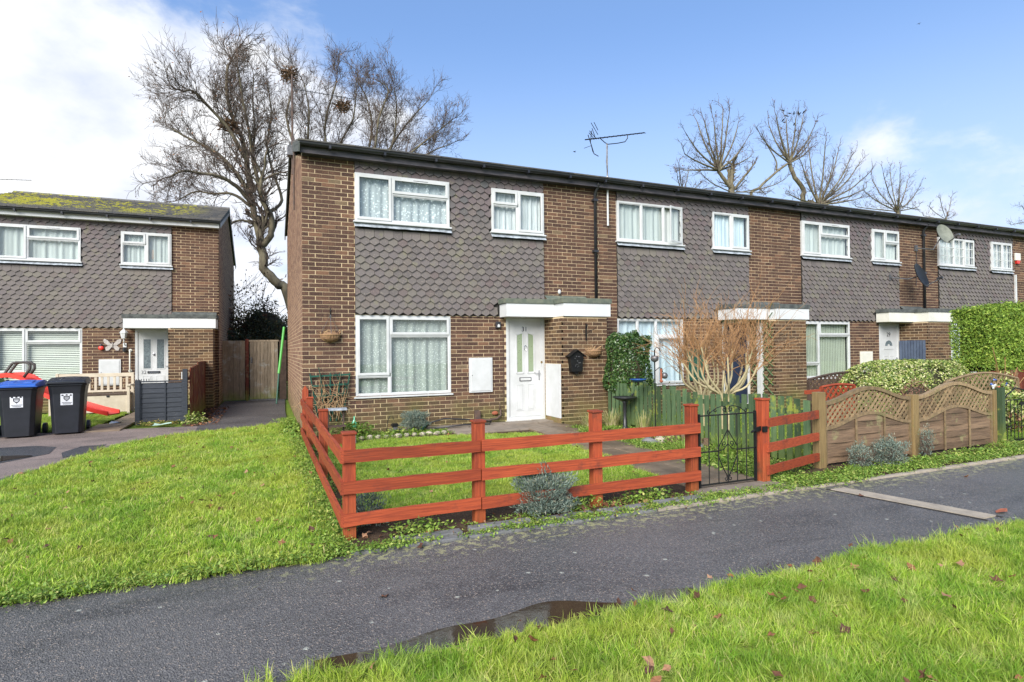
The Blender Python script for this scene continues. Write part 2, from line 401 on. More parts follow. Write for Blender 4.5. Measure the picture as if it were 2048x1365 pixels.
# woods
def woodmat(name, a, bcol, stain=None, vec=(1, 1, 1), sc=9.0, stf=(0.55, 0.7), rough=0.6, piece=0.18, base_green=0.0):
    m, n, l, b = newmat(name); p = pos(n, l, vec); p0 = pos(n, l)
    g = noisef(n, l, p, sc, 6, 0.65)
    col = mixc(n, l, step(n, l, g, 0.35, 0.65), a, bcol)
    r = rnd(n, l); h = n.new('ShaderNodeHueSaturation'); l.new(mth(n, l, 'ADD', mth(n, l, 'MULTIPLY', r, piece * 2), 1 - piece), h.inputs['Value']); l.new(col, h.inputs['Color']); col = h.outputs[0]
    if stain: col = mixc(n, l, mth(n, l, 'MULTIPLY', step(n, l, noisef(n, l, p0, 3.5, 5, 0.7), *stf), 0.8), col, stain)
    if base_green:
        s = n.new('ShaderNodeSeparateXYZ'); l.new(p0, s.inputs[0])
        f = mth(n, l, 'MULTIPLY', step(n, l, mth(n, l, 'ADD', s.outputs['Z'], mth(n, l, 'MULTIPLY', noisef(n, l, p0, 5, 3), 0.6)), 0.75, 0.2), base_green)
        col = mixc(n, l, f, col, (0.16, 0.20, 0.03))
    l.new(col, b.inputs['Base Color']); b.inputs['Roughness'].default_value = rough; b.inputs['Specular IOR Level'].default_value = 0.25
    bumpn(n, l, b, g, 0.004, 0.7); return m
RED1, RED2 = (0.34, 0.066, 0.025), (0.20, 0.038, 0.018)
M['red_x'] = woodmat('red_stained_rail', RED1, RED2, (0.11, 0.035, 0.025), (.5, 9, 14), 8, (0.54, 0.70))
M['red_y'] = woodmat('red_stained_rail_side', RED1, RED2, (0.11, 0.035, 0.025), (9, .5, 14), 8, (0.54, 0.70))
M['red_z'] = woodmat('red_stained_post', RED1, RED2, (0.11, 0.04, 0.025), (9, 9, .5), 8, (0.54, 0.70), base_green=0.12)
M['green_wood'] = woodmat('green_stained_picket', (0.055, 0.100, 0.048), (0.09, 0.135, 0.065), (0.28, 0.31, 0.05), (8, 8, .6), 7, (0.55, 0.66), piece=0.4, base_green=0.5)
M['grey_wood'] = woodmat('weathered_grey_board', (0.34, 0.27, 0.19), (0.20, 0.16, 0.11), (0.36, 0.36, 0.32), (8, 8, .5), 7, (0.52, 0.68), piece=0.2, base_green=0.75)
M['panel_wood'] = woodmat('weathered_brown_slat', (0.19, 0.125, 0.078), (0.12, 0.08, 0.052), (0.24, 0.22, 0.11), (.6, 8, 8), 7, (0.58, 0.70), piece=0.3)
M['post_wood'] = woodmat('treated_timber_post', (0.23, 0.16, 0.070), (0.16, 0.11, 0.05), (0.16, 0.17, 0.05), (8, 8, .5), 7, (0.55, 0.7))
M['lattice_wood'] = woodmat('treated_lattice', (0.25, 0.175, 0.095), (0.16, 0.115, 0.065), (0.13, 0.13, 0.05), (3, 3, 3), 7, piece=0.3)
M['brown_red'] = woodmat('old_red_fence_board', (0.16, 0.035, 0.018), (0.09, 0.022, 0.014), (0.22, 0.17, 0.09), (8, 2, .6), 6, (0.50, 0.66), base_green=0.95)
M['grey_paint'] = woodmat('dark_grey_painted_panel', (0.026, 0.031, 0.040), (0.038, 0.044, 0.054), (0.07, 0.075, 0.08), (1, 4, 7), 7, (0.6, 0.75), piece=0.12)
M['beige_paint'] = simple('beige_painted_bench', (0.56, 0.49, 0.38), (0.48, 0.41, 0.31), 5, 0.5, piece=0.08)
M['blue_grey'] = simple('blue_grey_painted_slat', (0.085, 0.11, 0.16), (0.065, 0.085, 0.13), 5, 0.5, piece=0.15)
M['green_paint'] = simple('dark_green_plastic', (0.012, 0.06, 0.045), (0.02, 0.09, 0.06), 8, 0.5)
M['green_pole'] = simple('bright_green_plastic', (0.08, 0.36, 0.06), (0.06, 0.30, 0.05), 4, 0.4)
M['red_plastic'] = simple('red_plastic', (0.62, 0.03, 0.02), (0.70, 0.05, 0.03), 3, 0.35, spec=0.5)
M['blue_plastic'] = simple('blue_plastic_lid', (0.015, 0.07, 0.33), (0.02, 0.10, 0.42), 3, 0.4, spec=0.5)
M['green_bin'] = simple('green_bin_plastic', (0.12, 0.27, 0.04), (0.10, 0.22, 0.04), 5, 0.45)
M['bin'] = simple('black_bin_plastic', (0.010, 0.012, 0.016), (0.016, 0.018, 0.025), 5, 0.42, 0.001, 60, spec=0.5)
M['stone'] = simple('pale_edging_stone', (0.42, 0.37, 0.28), (0.28, 0.25, 0.19), 14, 0.9, 0.01, 30, piece=0.4)
M['grey_stone'] = simple('grey_edging_slab', (0.20, 0.20, 0.20), (0.12, 0.125, 0.12), 9, 0.9, 0.006, 60, piece=0.3)
M['terracotta'] = simple('terracotta', (0.32, 0.10, 0.05), (0.24, 0.08, 0.045), 8, 0.8)
M['dish_grey'] = simple('weathered_grey_dish', (0.20, 0.21, 0.17), (0.14, 0.15, 0.12), 9, 0.6)
# ------------------------------------------------------------------ ground
def polymesh(name, pts, z, m, kind='structure', parent=None):
    me = bpy.data.meshes.new(name); me.from_pydata([(x, y, z) for x, y in pts], [], [tuple(range(len(pts)))]); setmat(me, m); me.update()
    return link(name, me, parent, kind=kind)
def ccw(pts):
    a = sum(pts[i][0] * pts[(i + 1) % len(pts)][1] - pts[(i + 1) % len(pts)][0] * pts[i][1] for i in range(len(pts)))
    return pts if a > 0 else pts[::-1]
def inpoly(P, poly):
    x, y = P[:, 0], P[:, 1]; r = np.zeros(len(P), bool); n = len(poly)
    for i in range(n):
        x1, y1 = poly[i]; x2, y2 = poly[(i + 1) % n]
        c = ((y1 > y) != (y2 > y)); r ^= c & (x < (x2 - x1) * (y - y1) / ((y2 - y1) + 1e-12) + x1)
    return r
def turfmat(name, a, b_, c):
    m, n, l, b = newmat(name); p = pos(n, l)
    col = mixc(n, l, step(n, l, noisef(n, l, p, 2.5, 5, 0.65), 0.35, 0.65), a, b_)
    col = mixc(n, l, step(n, l, noisef(n, l, p, 30, 4, 0.7), 0.5, 0.75), col, c)
    l.new(col, b.inputs['Base Color']); b.inputs['Roughness'].default_value = 0.95; b.inputs['Specular IOR Level'].default_value = 0.1
    bumpn(n, l, b, noisef(n, l, p, 60, 4), 0.02, 1.0); return m
M['turf'] = turfmat('turf', (0.12, 0.19, 0.03), (0.16, 0.22, 0.03), (0.09, 0.08, 0.035))
M['soil'] = turfmat('soil', (0.085, 0.055, 0.035), (0.05, 0.034, 0.024), (0.14, 0.10, 0.06))
def asphalt(name, a, b_, spk, wet=(0.32, 0.6), lichen=False):
    m, n, l, b = newmat(name); p = pos(n, l)
    v = n.new('ShaderNodeTexVoronoi'); v.inputs['Scale'].default_value = 130; l.new(p, v.inputs['Vector'])
    hs = n.new('ShaderNodeSeparateColor'); l.new(v.outputs['Color'], hs.inputs[0])
    base = mixc(n, l, step(n, l, noisef(n, l, p, 0.9, 4), 0.35, 0.65), a, b_)
    base = mixc(n, l, mth(n, l, 'MULTIPLY', step(n, l, noisef(n, l, pos(n, l, (.35, 1, 1)), 1.7, 6, 0.65, 0.6), 0.50, 0.66), 0.8), base, tuple(q * 0.5 for q in b_))
    base = mixc(n, l, mth(n, l, 'MULTIPLY', step(n, l, noisef(n, l, p, 5.5, 5, 0.7), 0.58, 0.72), 0.4), base, (0.15, 0.135, 0.11))
    col = mixc(n, l, mth(n, l, 'MULTIPLY', step(n, l, hs.outputs[0], 0.55, 1.0), 0.5), base, spk)
    col = mixc(n, l, mth(n, l, 'MULTIPLY', step(n, l, hs.outputs[1], 0.62, 0.95), 0.55), col, (0.018, 0.018, 0.02))
    col = mixc(n, l, mth(n, l, 'MULTIPLY', step(n, l, hs.outputs[2], 0.93, 0.97), 0.7), col, (0.33, 0.27, 0.22))
    if lichen:
        s = n.new('ShaderNodeSeparateXYZ'); l.new(p, s.inputs[0])
        band = mth(n, l, 'MULTIPLY', step(n, l, s.outputs['Y'], 3.7, 4.3), step(n, l, s.outputs['X'], -1.2, 0.8))
        lf = step(n, l, mth(n, l, 'ADD', noisef(n, l, p, 14, 5, 0.7), mth(n, l, 'MULTIPLY', band, 0.12)), 0.62, 0.68)
        col = mixc(n, l, mth(n, l, 'MULTIPLY', lf, mth(n, l, 'MULTIPLY', band, 0.8)), col, (0.34, 0.33, 0.17))
        dots = n.new('ShaderNodeTexVoronoi'); dots.inputs['Scale'].default_value = 5.0; l.new(p, dots.inputs['Vector'])
        dd = mth(n, l, 'ADD', dots.outputs['Distance'], mth(n, l, 'MULTIPLY', noisef(n, l, p, 30, 3), 0.12))
        col = mixc(n, l, mth(n, l, 'MULTIPLY', step(n, l, dd, 0.15, 0.11), 0.75), col, (0.42, 0.43, 0.36))
    l.new(col, b.inputs['Base Color']); b.inputs['Specular IOR Level'].default_value = 0.45
    rg = n.new('ShaderNodeMapRange'); rg.inputs['To Min'].default_value = wet[0]; rg.inputs['To Max'].default_value = wet[1]
    l.new(noisef(n, l, p, 1.3, 3), rg.inputs['Value']); l.new(rg.outputs[0], b.inputs['Roughness'])
    bumpn(n, l, b, v.outputs['Distance'], 0.006, 1.0); return m
M['asphalt'] = asphalt('path_asphalt', (0.115, 0.110, 0.106), (0.088, 0.085, 0.082), (0.24, 0.23, 0.22), (0.28, 0.55), lichen=True)
M['asphalt_pink'] = asphalt('pinkish_asphalt', (0.26, 0.20, 0.175), (0.19, 0.15, 0.135), (0.38, 0.31, 0.27), (0.6, 0.8))
M['asphalt_patch'] = asphalt('dark_repair_asphalt', (0.05, 0.055, 0.065), (0.035, 0.04, 0.045), (0.13, 0.13, 0.14), (0.3, 0.5))
M['alley'] = asphalt('alley_asphalt', (0.085, 0.08, 0.078), (0.065, 0.062, 0.06), (0.17, 0.15, 0.14), (0.5, 0.7))
M['concrete'] = simple('worn_concrete', (0.26, 0.215, 0.17), (0.17, 0.14, 0.11), 3.5, 0.8, 0.004, 50, piece=0.2, detail=6)
M['slab'] = simple('wet_paving_slab', (0.21, 0.155, 0.105), (0.12, 0.090, 0.062), 3.0, 0.5, 0.004, 45, piece=0.35, detail=6)
M['strip'] = simple('drain_cover_concrete', (0.36, 0.31, 0.24), (0.26, 0.225, 0.18), 9, 0.85, 0.003, 90)
def watermat():
    m, n, l, b = newmat('puddle_water'); b.inputs['Base Color'].default_value = (0.035, 0.024, 0.014, 1)
    b.inputs['Roughness'].default_value = 0.05; b.inputs['Specular IOR Level'].default_value = 0.6
    bumpn(n, l, b, noisef(n, l, pos(n, l), 18, 2), 0.002, 0.15); return m
M['water'] = watermat()

polymesh('ground', [(-90, -40), (140, -40), (140, 160), (-90, 160)], -0.03, M['turf'])
EDGE_N = 4.36      # far edge of the footpath
def rough_edge(x0, x1, f, n, amp, seed):
    r = random.Random(seed); return [(x0 + (x1 - x0) * i / n, f(x0 + (x1 - x0) * i / n) + r.uniform(-amp, amp)) for i in range(n + 1)]
polymesh('footpath', ccw([(-30, EDGE_N + .02), (-30, 2.7), (45, 2.7), (45, EDGE_N + .02)]), 0.0, M['asphalt'])
# lawns (turf bases, slightly proud; the blades come later)
near_far = lambda x: 2.78 + 0.03 * math.sin(x * 1.9) + 0.02 * math.sin(x * 5.1)
PUD = lambda x: (0.17 * math.exp(-((x - 1.45) / 0.33) ** 2) + 0.10 * math.exp(-((x - .9) / .35) ** 2) + 0.085 * math.exp(-((x - 2.2) / 0.13) ** 2))
nearpoly = [(-12, -8), (24, -8)] + rough_edge(24, -12, lambda x: near_far(x) - PUD(x) * .2, 240, 0.012, 3)
polymesh('verge_lawn', ccw(nearpoly), 0.018, M['turf'])
leftpoly = [(-14, 4.5), (-1.5, 4.36)] + rough_edge(-1.3, 0.45, lambda x: 4.34, 14, 0.02, 5) + [(0.5, 4.8), (0.47, 10.7), (0.53, 11.6), (0.40, 12.9), (-0.35, 12.35), (-1.2, 12.1), (-1.75, 11.75), (-2.25, 11.0), (-2.5, 10.2), (-2.62, 9.3), (-2.9, 8.3), (-3.9, 6.9), (-6, 6.2), (-14, 6.0)]
polymesh('side_lawn', ccw(leftpoly), 0.014, M['turf'])
gardenpoly = [(0.85, 5.05), (4.15, 5.3), (4.28, 6.4), (4.38, 8.1), (4.36, 9.2), (3.0, 9.55), (1.15, 9.7), (0.8, 9.3), (0.78, 6.5)]
polymesh('flower_bed', ccw([(0.55, 4.40), (6.22, 4.40), (6.22, 10.69), (0.55, 10.69)]), 0.002, M['soil'])
polymesh('garden_lawn', ccw(gardenpoly), 0.016, M['turf'])
polymesh('fence_bed', ccw([(6.22, 4.40), (10.0, 4.40), (10.0, 5.3), (6.22, 5.3)]), 0.003, M['soil'])
polymesh('neighbour_garden', ccw([(6.30, 5.32), (24, 5.0), (24, 10.69), (6.30, 10.69)]), 0.004, M['turf'])
# driveway in front of the left house and alley
drive = [(-14, 6.05), (-6, 6.25), (-3.9, 6.95), (-2.9, 8.35), (-2.62, 9.35), (-2.5, 10.25), (-2.25, 11.05), (-1.75, 11.8), (-1.2, 12.15), (-1.3, 13.2), (-2.4, 13.35), (-5.0, 13.45), (-14, 13.5)]
polymesh('driveway', ccw(drive), 0.004, M['asphalt_pink'])
polymesh('repair_patch', ccw([(-3.45, 11.6), (-3.1, 11.3), (-3.0, 10.6), (-3.5, 9.8), (-4.4, 8.8), (-6.5, 8.0), (-9, 8.2), (-9, 11.3), (-5, 11.7)]), 0.008, M['asphalt_patch'])
polymesh('repair_patch', ccw([(-2.75, 11.2), (-2.42, 11.25), (-2.5, 10.4), (-2.7, 10.1), (-2.85, 10.6)]), 0.009, M['asphalt_patch'])
polymesh('repair_patch', ccw([(-2.75, 9.3), (-2.62, 9.35), (-2.85, 8.5), (-3.6, 7.3), (-3.75, 7.4), (-3.05, 8.5)]), 0.009, M['asphalt_patch'])
tag(polymesh('puddle', ccw([(-3.75 + .55 * math.cos(t) * (1 + .2 * math.sin(3 * t)), 10.35 + .33 * math.sin(t)) for t in np.linspace(0, 2 * PI, 22)[:-1]]), 0.0125, M['water']))
polymesh('alley_path', ccw([(-1.25, 12.1), (-0.35, 12.35), (0.38, 12.9), (0.40, 15.5), (0.50, 19.4), (-1.2, 19.4), (-1.24, 17.0), (-1.3, 13.2)]), 0.006, M['alley'])
polymesh('side_bed', ccw([(-1.62, 13.3), (-1.3, 13.2), (-1.24, 17.9), (-1.62, 17.9)]), 0.008, M['soil'])
# paving slabs of garden 31: each one a piece
pv = bpy.data.objects.new('garden_path', None); COL.objects.link(pv); pv['kind'] = 'structure'
def slab(x0, x1, y0, y1, h=0.028, m='slab', par=pv, nm='paving_slab'):
    b = MB(); x0 += 0.006; x1 -= 0.006; y0 += 0.006; y1 -= 0.006; h += random.uniform(-.004, .004)
    b.box((x0, y0, -0.01), (x1, y1, h)); return b.build(nm, M[m], par, bevel=0.006)
y = 4.78
for i in range(9):
    k = 4.12 + (0.30 if y > 7.9 else 0.16 * (y - 4.78) / 3.1); slab(k, k + 0.46, y, y + 0.61); slab(k + 0.46, k + 0.92, y, y + 0.61); y += 0.61
for i in range(6): slab(2.05 + i * 0.72, 2.05 + (i + 1) * 0.72, 10.29, 10.66, 0.05, 'concrete')
for i in range(3): slab(3.05 + i * 0.6, 3.05 + (i + 1) * 0.6, 9.65, 10.29, 0.035, 'concrete')
th = bpy.data.objects.new('gate_threshold', None); COL.objects.link(th); th['kind'] = 'structure'
for i in range(2): slab(4.0 + i * 0.62, 4.0 + (i + 1) * 0.62, 4.42, 4.77, 0.03, 'concrete', th)
# concrete edging of the footpath: a run of kerb pieces
kb = bpy.data.objects.new('path_edging', None); COL.objects.link(kb); kb['kind'] = 'structure'
x = 0.55
while x < 14:
    L = 0.91; b = MB(); b.box((x + .006, EDGE_N - 0.02 + random.uniform(-.006, .006), -0.03), (x + L - .006, EDGE_N + 0.045, 0.022 + random.uniform(-.006, .004)))
    b.build('edging_kerb', M['strip'] if 3.0 < x else M['grey_stone'], kb, bevel=0.006); x += L
for i in range(5):
    b = MB(); x0 = 0.9 + i * 0.62; b.box((x0, 4.46 + random.uniform(-.01, .01), -0.02), (x0 + 0.55, 4.56, 0.035 + random.uniform(-.008, .006))); b.build('edging_kerb', M['grey_stone'], kb, bevel=0.006)
# drain strip across the footpath
b = MB(); b.obox((5.60, 3.60, 0.006), (0.10, 0, 0), (-0.13, 0.62, 0), (0, 0, 0.006)); b.build('drain_strip', M['strip'], kind='structure')
b = MB(); b.obox((5.49, 3.60, 0.003), (0.014, 0, 0), (-0.13, 0.66, 0), (0, 0, 0.003)); b.obox((5.71, 3.60, 0.003), (0.014, 0, 0), (-0.13, 0.66, 0), (0, 0, 0.003)); b.build('drain_joint', M['felt'], kind='structure')
# long puddle along the near edge of the footpath
pp = [(x, near_far(x) + .125 + PUD(x) * 0.72 + .02 * math.sin(x * 9)) for x in np.linspace(0.2, 2.42, 60)] + [(x, near_far(x) - 0.25) for x in np.linspace(2.42, 0.2, 20)]
polymesh('puddle', ccw(pp), 0.004, M['water'])
# concrete path of house 32
cp = bpy.data.objects.new('front_path', None); COL.objects.link(cp); cp['kind'] = 'structure'
y = 13.1
while y < 17.4:
    slab(-3.22 + (0.16 if y > 14 else 0), -2.6, y, y + 0.6, 0.03, 'slab', cp); y += 0.6
polymesh('left_front_lawn', ccw([(-12, 13.55), (-3.25, 13.5), (-3.15, 17.3), (-12, 17.3)]), 0.012, M['turf'])

# ------------------------------------------------------------------ bricks
BL, BH, CL, CH = 0.215, 0.065, 0.225, 0.075
def courses(u0, u1, z0, z1, holes, zbase=0.0, phase=0.0, top=None):
    """bricks of one wall face: (u start, u end, z) clipped to the rectangle and the holes"""
    out = []; k = math.floor((z0 - zbase) / CH + 1e-6)
    while zbase + k * CH < z1 - 0.02:
        z = zbase + k * CH
        if z < z0 - 1e-6: k += 1; continue
        zt = min(z + BH, z1)
        i0 = math.floor((u0 - phase) / CL) - 1
        off = phase + (0.1125 if k % 2 else 0.0); u = i0 * CL + off
        while u < u1:
            a, c = max(u, u0), min(u + BL, u1)
            if top is not None: 
                if zt > top((a + c) / 2): u += CL; continue
            segs = [(a, c)] if c - a > 0.03 else []
            for (h0, h1, hz0, hz1) in holes:
                if zt > hz0 + 0.01 and z < hz1 - 0.01:
                    ns = []
                    for (p, q) in segs:
                        if q <= h0 or p >= h1: ns.append((p, q)); continue
                        if p < h0 - 0.03: ns.append((p, h0))
                        if q > h1 + 0.03: ns.append((h1, q))
                    segs = ns
            for p, q in segs: out.append((round(p, 4), round(q, 4), round(z, 4), round(zt, 4)))
            u += CL
        k += 1
    return out
_bm = {}
def brick_mesh(L, h, m):
    key = (round(L, 2), round(h, 3), m)
    if key not in _bm:
        b = MB(); b.box((0, 0, 0), (L, 0.05, h), 'k'); _bm[key] = b.mesh('brick', M[m])
    return _bm[key]
PROUD = 0.004
def lay(wall, lst, Y, nind, m='brick', score=None):
    """front-facing bricks in the plane y = Y; the nind best-seen ones are objects, the rest one mesh"""
    if score: lst = sorted(lst, key=score)
    ind, rest = lst[:nind], lst[nind:]
    for (p, q, z, zt) in ind:
        o = link('brick', brick_mesh(q - p, zt - z, m), wall, loc=(p, Y - PROUD + random.uniform(-.0015, .0015), z))
        o.scale = ((q - p) / round(q - p, 2), 1, 1)
    return rest
def brick_mass(wall, frs, m='brick', sides=()):
    """frs: [(list, Y)]; sides: [(list, X, dir)] bricks in the plane x = X facing dir"""
    b = MB()
    for lst, Y in frs:
        for (p, q, z, zt) in lst:
            b.cur = random.random(); j = random.uniform(-.0015, .0015); b.box((p, Y - PROUD + j, z), (q, Y + 0.03, zt), 'k')
    for lst, X, d in sides:
        for (p, q, z, zt) in lst:
            b.cur = random.random(); j = random.uniform(-.0006, .0006) + (0.002)
            if d < 0: b.box((X - j, p, z), (X + 0.03, q, zt), 'r')
            else: b.box((X - 0.03, p, z), (X + j, q, zt), 'l')
    if b.v: b.build('brickwork', M[m], wall, kind='stuff')

# ------------------------------------------------------------------ hanging tiles
TW, TG = 0.176, 0.1155
_tm = {}
def tile_pts(w, l, r):
    # point-down tile seen from the front; l / r: half tile cut at the left / right edge
    t = 0.052; hw = w / 2; top = TG * 1.62
    if l: return [(0, top), (0, 0), (hw, t), (hw, top)]
    if r: return [(-hw, top), (-hw, t), (0, 0), (0, top)]
    return [(-hw, top), (-hw, t), (0, 0), (hw, t), (hw, top)]
def tile_mesh(kind):
    if kind not in _tm:
        b = MB(); pts = tile_pts(TW - 0.007, kind == 'l', kind == 'r'); n = len(pts)
        for k, th_ in ((0, 0.0), (1, 0.027)):
            for x, z in pts: b.v.append((x, -0.008 - 0.036 * (1 - z / (TG * 1.62)) + th_, z))
        b.face(tuple(range(n)))
        b.f[-1] = tuple(reversed(b.f[-1]))
        for i in range(n):
            j = (i + 1) % n; b.m = 1; b.face((i, j, n + j, n + i)); b.m = 0
        _tm[kind] = (b, b.mesh('tile', [M['tile'], M['tile_edge']]))
    return _tm[kind]
def tiles(x0, x1, z0, z1, holes):
    out = []; row = 0; z = z0; ncol = int(round((x1 - x0) / TW)); w = (x1 - x0) / ncol
    while z < z1 - 0.02:
        xs = [(x0 + w * (i + 0.5), 'f') for i in range(ncol)] if row % 2 == 0 else [(x0, 'l')] + [(x0 + w * i, 'f') for i in range(1, ncol)] + [(x1, 'r')]
        for x, k in xs:
            zc = z + TG * 0.7; bad = False
            for (a, c, d, e) in holes:
                if a - 0.03 < x < c + 0.03 and d - 0.06 < zc < e + 0.02: bad = True
            if not bad: out.append((x, z, k, min(z1 - z, TG * 1.62)))
        z += TG; row += 1
    return out
def hang(clad, lst, Y, nind, score=None):
    if score: lst = sorted(lst, key=score)
    for i, (x, z, k, hmax) in enumerate(lst):
        if i < nind:
            o = link('tile', tile_mesh(k)[1], clad, loc=(x, Y - 0.004 + random.uniform(-.002, .001), z + random.uniform(-.002, .002)))
            o.rotation_euler = (0, random.uniform(-.012, .012), 0)
    if len(lst) > nind:
        b = MB()
        for (x, z, k, hmax) in lst[nind:]:
            src = tile_mesh(k)[0]; n = len(b.v); b.cur = random.random(); j = random.uniform(-.002, .001); jz = random.uniform(-.002, .002)
            b.v += [(vx + x, vy + Y - 0.004 + j, vz + z + jz) for vx, vy, vz in src.v]
            for f, mi_ in zip(src.f, src.mi): b.m = mi_; b.face(tuple(n + i for i in f))
        b.build('tiling', [M['tile'], M['tile_edge']], clad, kind='stuff')

# ------------------------------------------------------------------ windows
def curtain(parent, x0, x1, z0, z1, Y, m, folds=6, amp=0.02, name='curtain'):
    n = max(8, int((x1 - x0) * 60)); V = []; r = random.Random(int(x0 * 1000 + z0 * 77))
    ph = [r.uniform(0, 6) for _ in range(4)]
    for j in range(2):
        for i in range(n + 1):
            t = i / n; x = x0 + (x1 - x0) * t
            V.append((x, Y + amp * (math.sin(t * folds * 2 * PI + ph[0]) * .6 + math.sin(t * folds * 3.3 * PI + ph[1]) * .4) + (0.006 * math.sin(t * 30) if j else 0), z0 if j == 0 else z1))
    Fq = [(i, i + 1, n + 2 + i, n + 1 + i) for i in range(n)]
    me = bpy.data.meshes.new(name); me.from_pydata(V, [], Fq); setmat(me, M[m]); me.polygons.foreach_set('use_smooth', [True] * n); me.update()
    return link(name, me, parent)
def frame_box(b, x0, x1, z0, z1, Y0, Y1, w):
    b.box((x0, Y0, z0), (x0 + w, Y1, z1)); b.box((x1 - w, Y0, z0), (x1, Y1, z1))
    b.box((x0 + w, Y0, z0), (x1 - w, Y1, z0 + w)); b.box((x0 + w, Y0, z1 - w), (x1 - w, Y1, z1))
def window(parent, x0, x1, z0, z1, Y, lights, dress='net_plain', sill=True, folds=7, bars=None, label=None, openl=None, vent=None):
    """lights: (u0,u1,v0,v1,opening) in fractions; Y is the outer face"""
    b = MB(); frame_box(b, x0, x1, z0, z1, Y, Y + 0.07, 0.045); W = x1 - x0; Hh = z1 - z0
    edges = set()
    for (u0, u1, v0, v1, op) in lights:
        if u1 < 0.999: edges.add(('v', u1, v0, v1))
        if v1 < 0.999: edges.add(('h', v1, u0, u1))
    for k, c, a, e in edges:
        if k == 'v': X = x0 + c * W; b.box((X - 0.022, Y + .001, z0 + a * Hh + .04), (X + 0.022, Y + 0.069, z0 + e * Hh - .02))
        else: Z = z0 + c * Hh; b.box((x0 + a * W + .02, Y + .002, Z - 0.022), (x0 + e * W - .02, Y + 0.068, Z + 0.022))
    if sill: b.box((x0 - 0.03, Y - 0.045, z0 - 0.03), (x1 + 0.03, Y + 0.05, z0 - 0.001))
    w = MB(); root = b.build('window', M['upvc'], parent, label=label, bevel=0.004)
    for i, (u0, u1, v0, v1, op) in enumerate(lights):
        a = x0 + u0 * W + (0.045 if u0 < .001 else .022); c = x0 + u1 * W - (0.045 if u1 > .999 else .022)
        d = z0 + v0 * Hh + (0.045 if v0 < .001 else .022); e = z0 + v1 * Hh - (0.045 if v1 > .999 else .022)
        if op:
            s = MB(); frame_box(s, a - 0.012, c + 0.012, d - 0.012, e + 0.012, Y - 0.016, Y - 0.002, 0.048)
            if vent is not None and i == vent: s.m = 1; s.box(((a + c) / 2 - 0.14, Y - 0.022, e - 0.012), ((a + c) / 2 + 0.14, Y - 0.0165, e - 0.004)); s.m = 0
            so_ = s.build('sash', [M['upvc'], M['galv']], root, bevel=0.004)
            g = MB(); g.box((a + .030, Y + 0.010, d + .030), (c - .030, Y + 0.016, e - .030)); go = g.build('pane', M['glass'], root)
            if openl == i:
                for o_ in (so_, go):
                    o_.matrix_parent_inverse = Matrix.Identity(4)
                    o_.matrix_local = Matrix.Translation((c, Y, 0)) @ Matrix.Rotation(math.radians(24), 4, 'Z') @ Matrix.Translation((-c, -Y, 0)) if False else Matrix.Translation((c, Y, 0)) @ Matrix.Rotation(math.radians(20), 4, 'Z') @ Matrix.Translation((-c, -Y, 0))
        else:
            s = MB(); frame_box(s, a, c, d, e, Y + 0.012, Y + 0.026, 0.014); s.build('bead', M['upvc'], root)
            g = MB(); g.box((a + .005, Y + 0.028, d + .005), (c - .005, Y + 0.034, e - .005)); g.build('pane', M['glass'], root)
        if bars:
            nb, nz = bars; s = MB()
            for k in range(1, nb): X = a + (c - a) * k / nb; s.box((X - .009, Y - .004, d), (X + .009, Y + .009, e))
            for k in range(1, nz): Z = d + (e - d) * k / nz; s.box((a, Y - .003, Z - .009), (c, Y + .008, Z + .009))
            s.build('glazing_bar', M['upvc'], root)
    bk = MB(); bk.box((x0 + .02, Y + 0.45, z0 + .02), (x1 - .02, Y + 0.46, z1 - .02)); bk.box((x0 + .02, Y + 0.071, z0 + .02), (x0 + .03, Y + 0.449, z1 - .02)); bk.box((x1 - .03, Y + 0.071, z0 + .02), (x1 - .02, Y + 0.449, z1 - .02))
    bk.box((x0 + .03, Y + 0.071, z0 + .02), (x1 - .03, Y + 0.449, z0 + .03)); bk.build('reveal', M['dark_room'], root)
    if dress == 'venetian':
        k = 0; z = z0 + 0.06; s = MB()
        while z < z1 - 0.05:
            s.obox(((x0 + x1) / 2, Y + 0.115, z), (W / 2 - 0.05, 0, 0), (0, 0.010, 0.016), (0, -0.0006, 0.0004)); z += 0.047
        s.build('blind_slats', M['blind'], root, kind='stuff')
    elif dress == 'vertical':
        s = MB(); X = x0 + 0.06
        while X < x1 - 0.05:
            s.cur = random.random(); s.obox((X, Y + 0.12, (z0 + z1) / 2), (0.0335, 0.007, 0), (-.0006, .001, 0), (0, 0, Hh / 2 - 0.05)); X += 0.062
        s.build('blind_slats', M['blind_green'], root, kind='stuff')
    elif dress:
        curtain(root, x0 + 0.045, x1 - 0.045, z0 + 0.045, z1 - 0.045, Y + 0.11, dress, folds)
    return root
BIG = [(0, .375, 0, 1, True), (.375, 1, .62, 1, True), (.375, 1, 0, .62, False)]
SMALL = [(0, .49, .63, 1, True), (0, .49, 0, .63, False), (.49, 1, 0, 1, True)]
SMALLR = [(0, .47, 0, 1, True), (.47, 1, .6, 1, True), (.47, 1, 0, .6, False)]
GRD = [(0, .345, .25, 1, True), (0, .345, 0, .25, False), (.345, 1, .75, 1, True), (.345, 1, 0, .75, False)]
def flashing(parent, x0, x1, z, Y, h=0.075):
    b = MB(); n = 16; V0 = []; r = random.Random(int(x0 * 100))
    for i in range(n + 1):
        x = x0 - 0.02 + (x1 - x0 + 0.05) * i / n; e = r.uniform(-.004, .004)
        V0 += [(x, Y - 0.005, z), (x + 0.012, Y - 0.055, z - h + e)]
    b.v = V0
    for i in range(n): b.face((2 * i, 2 * i + 1, 2 * i + 3, 2 * i + 2))
    return b.build('flashing', M['lead'], parent)

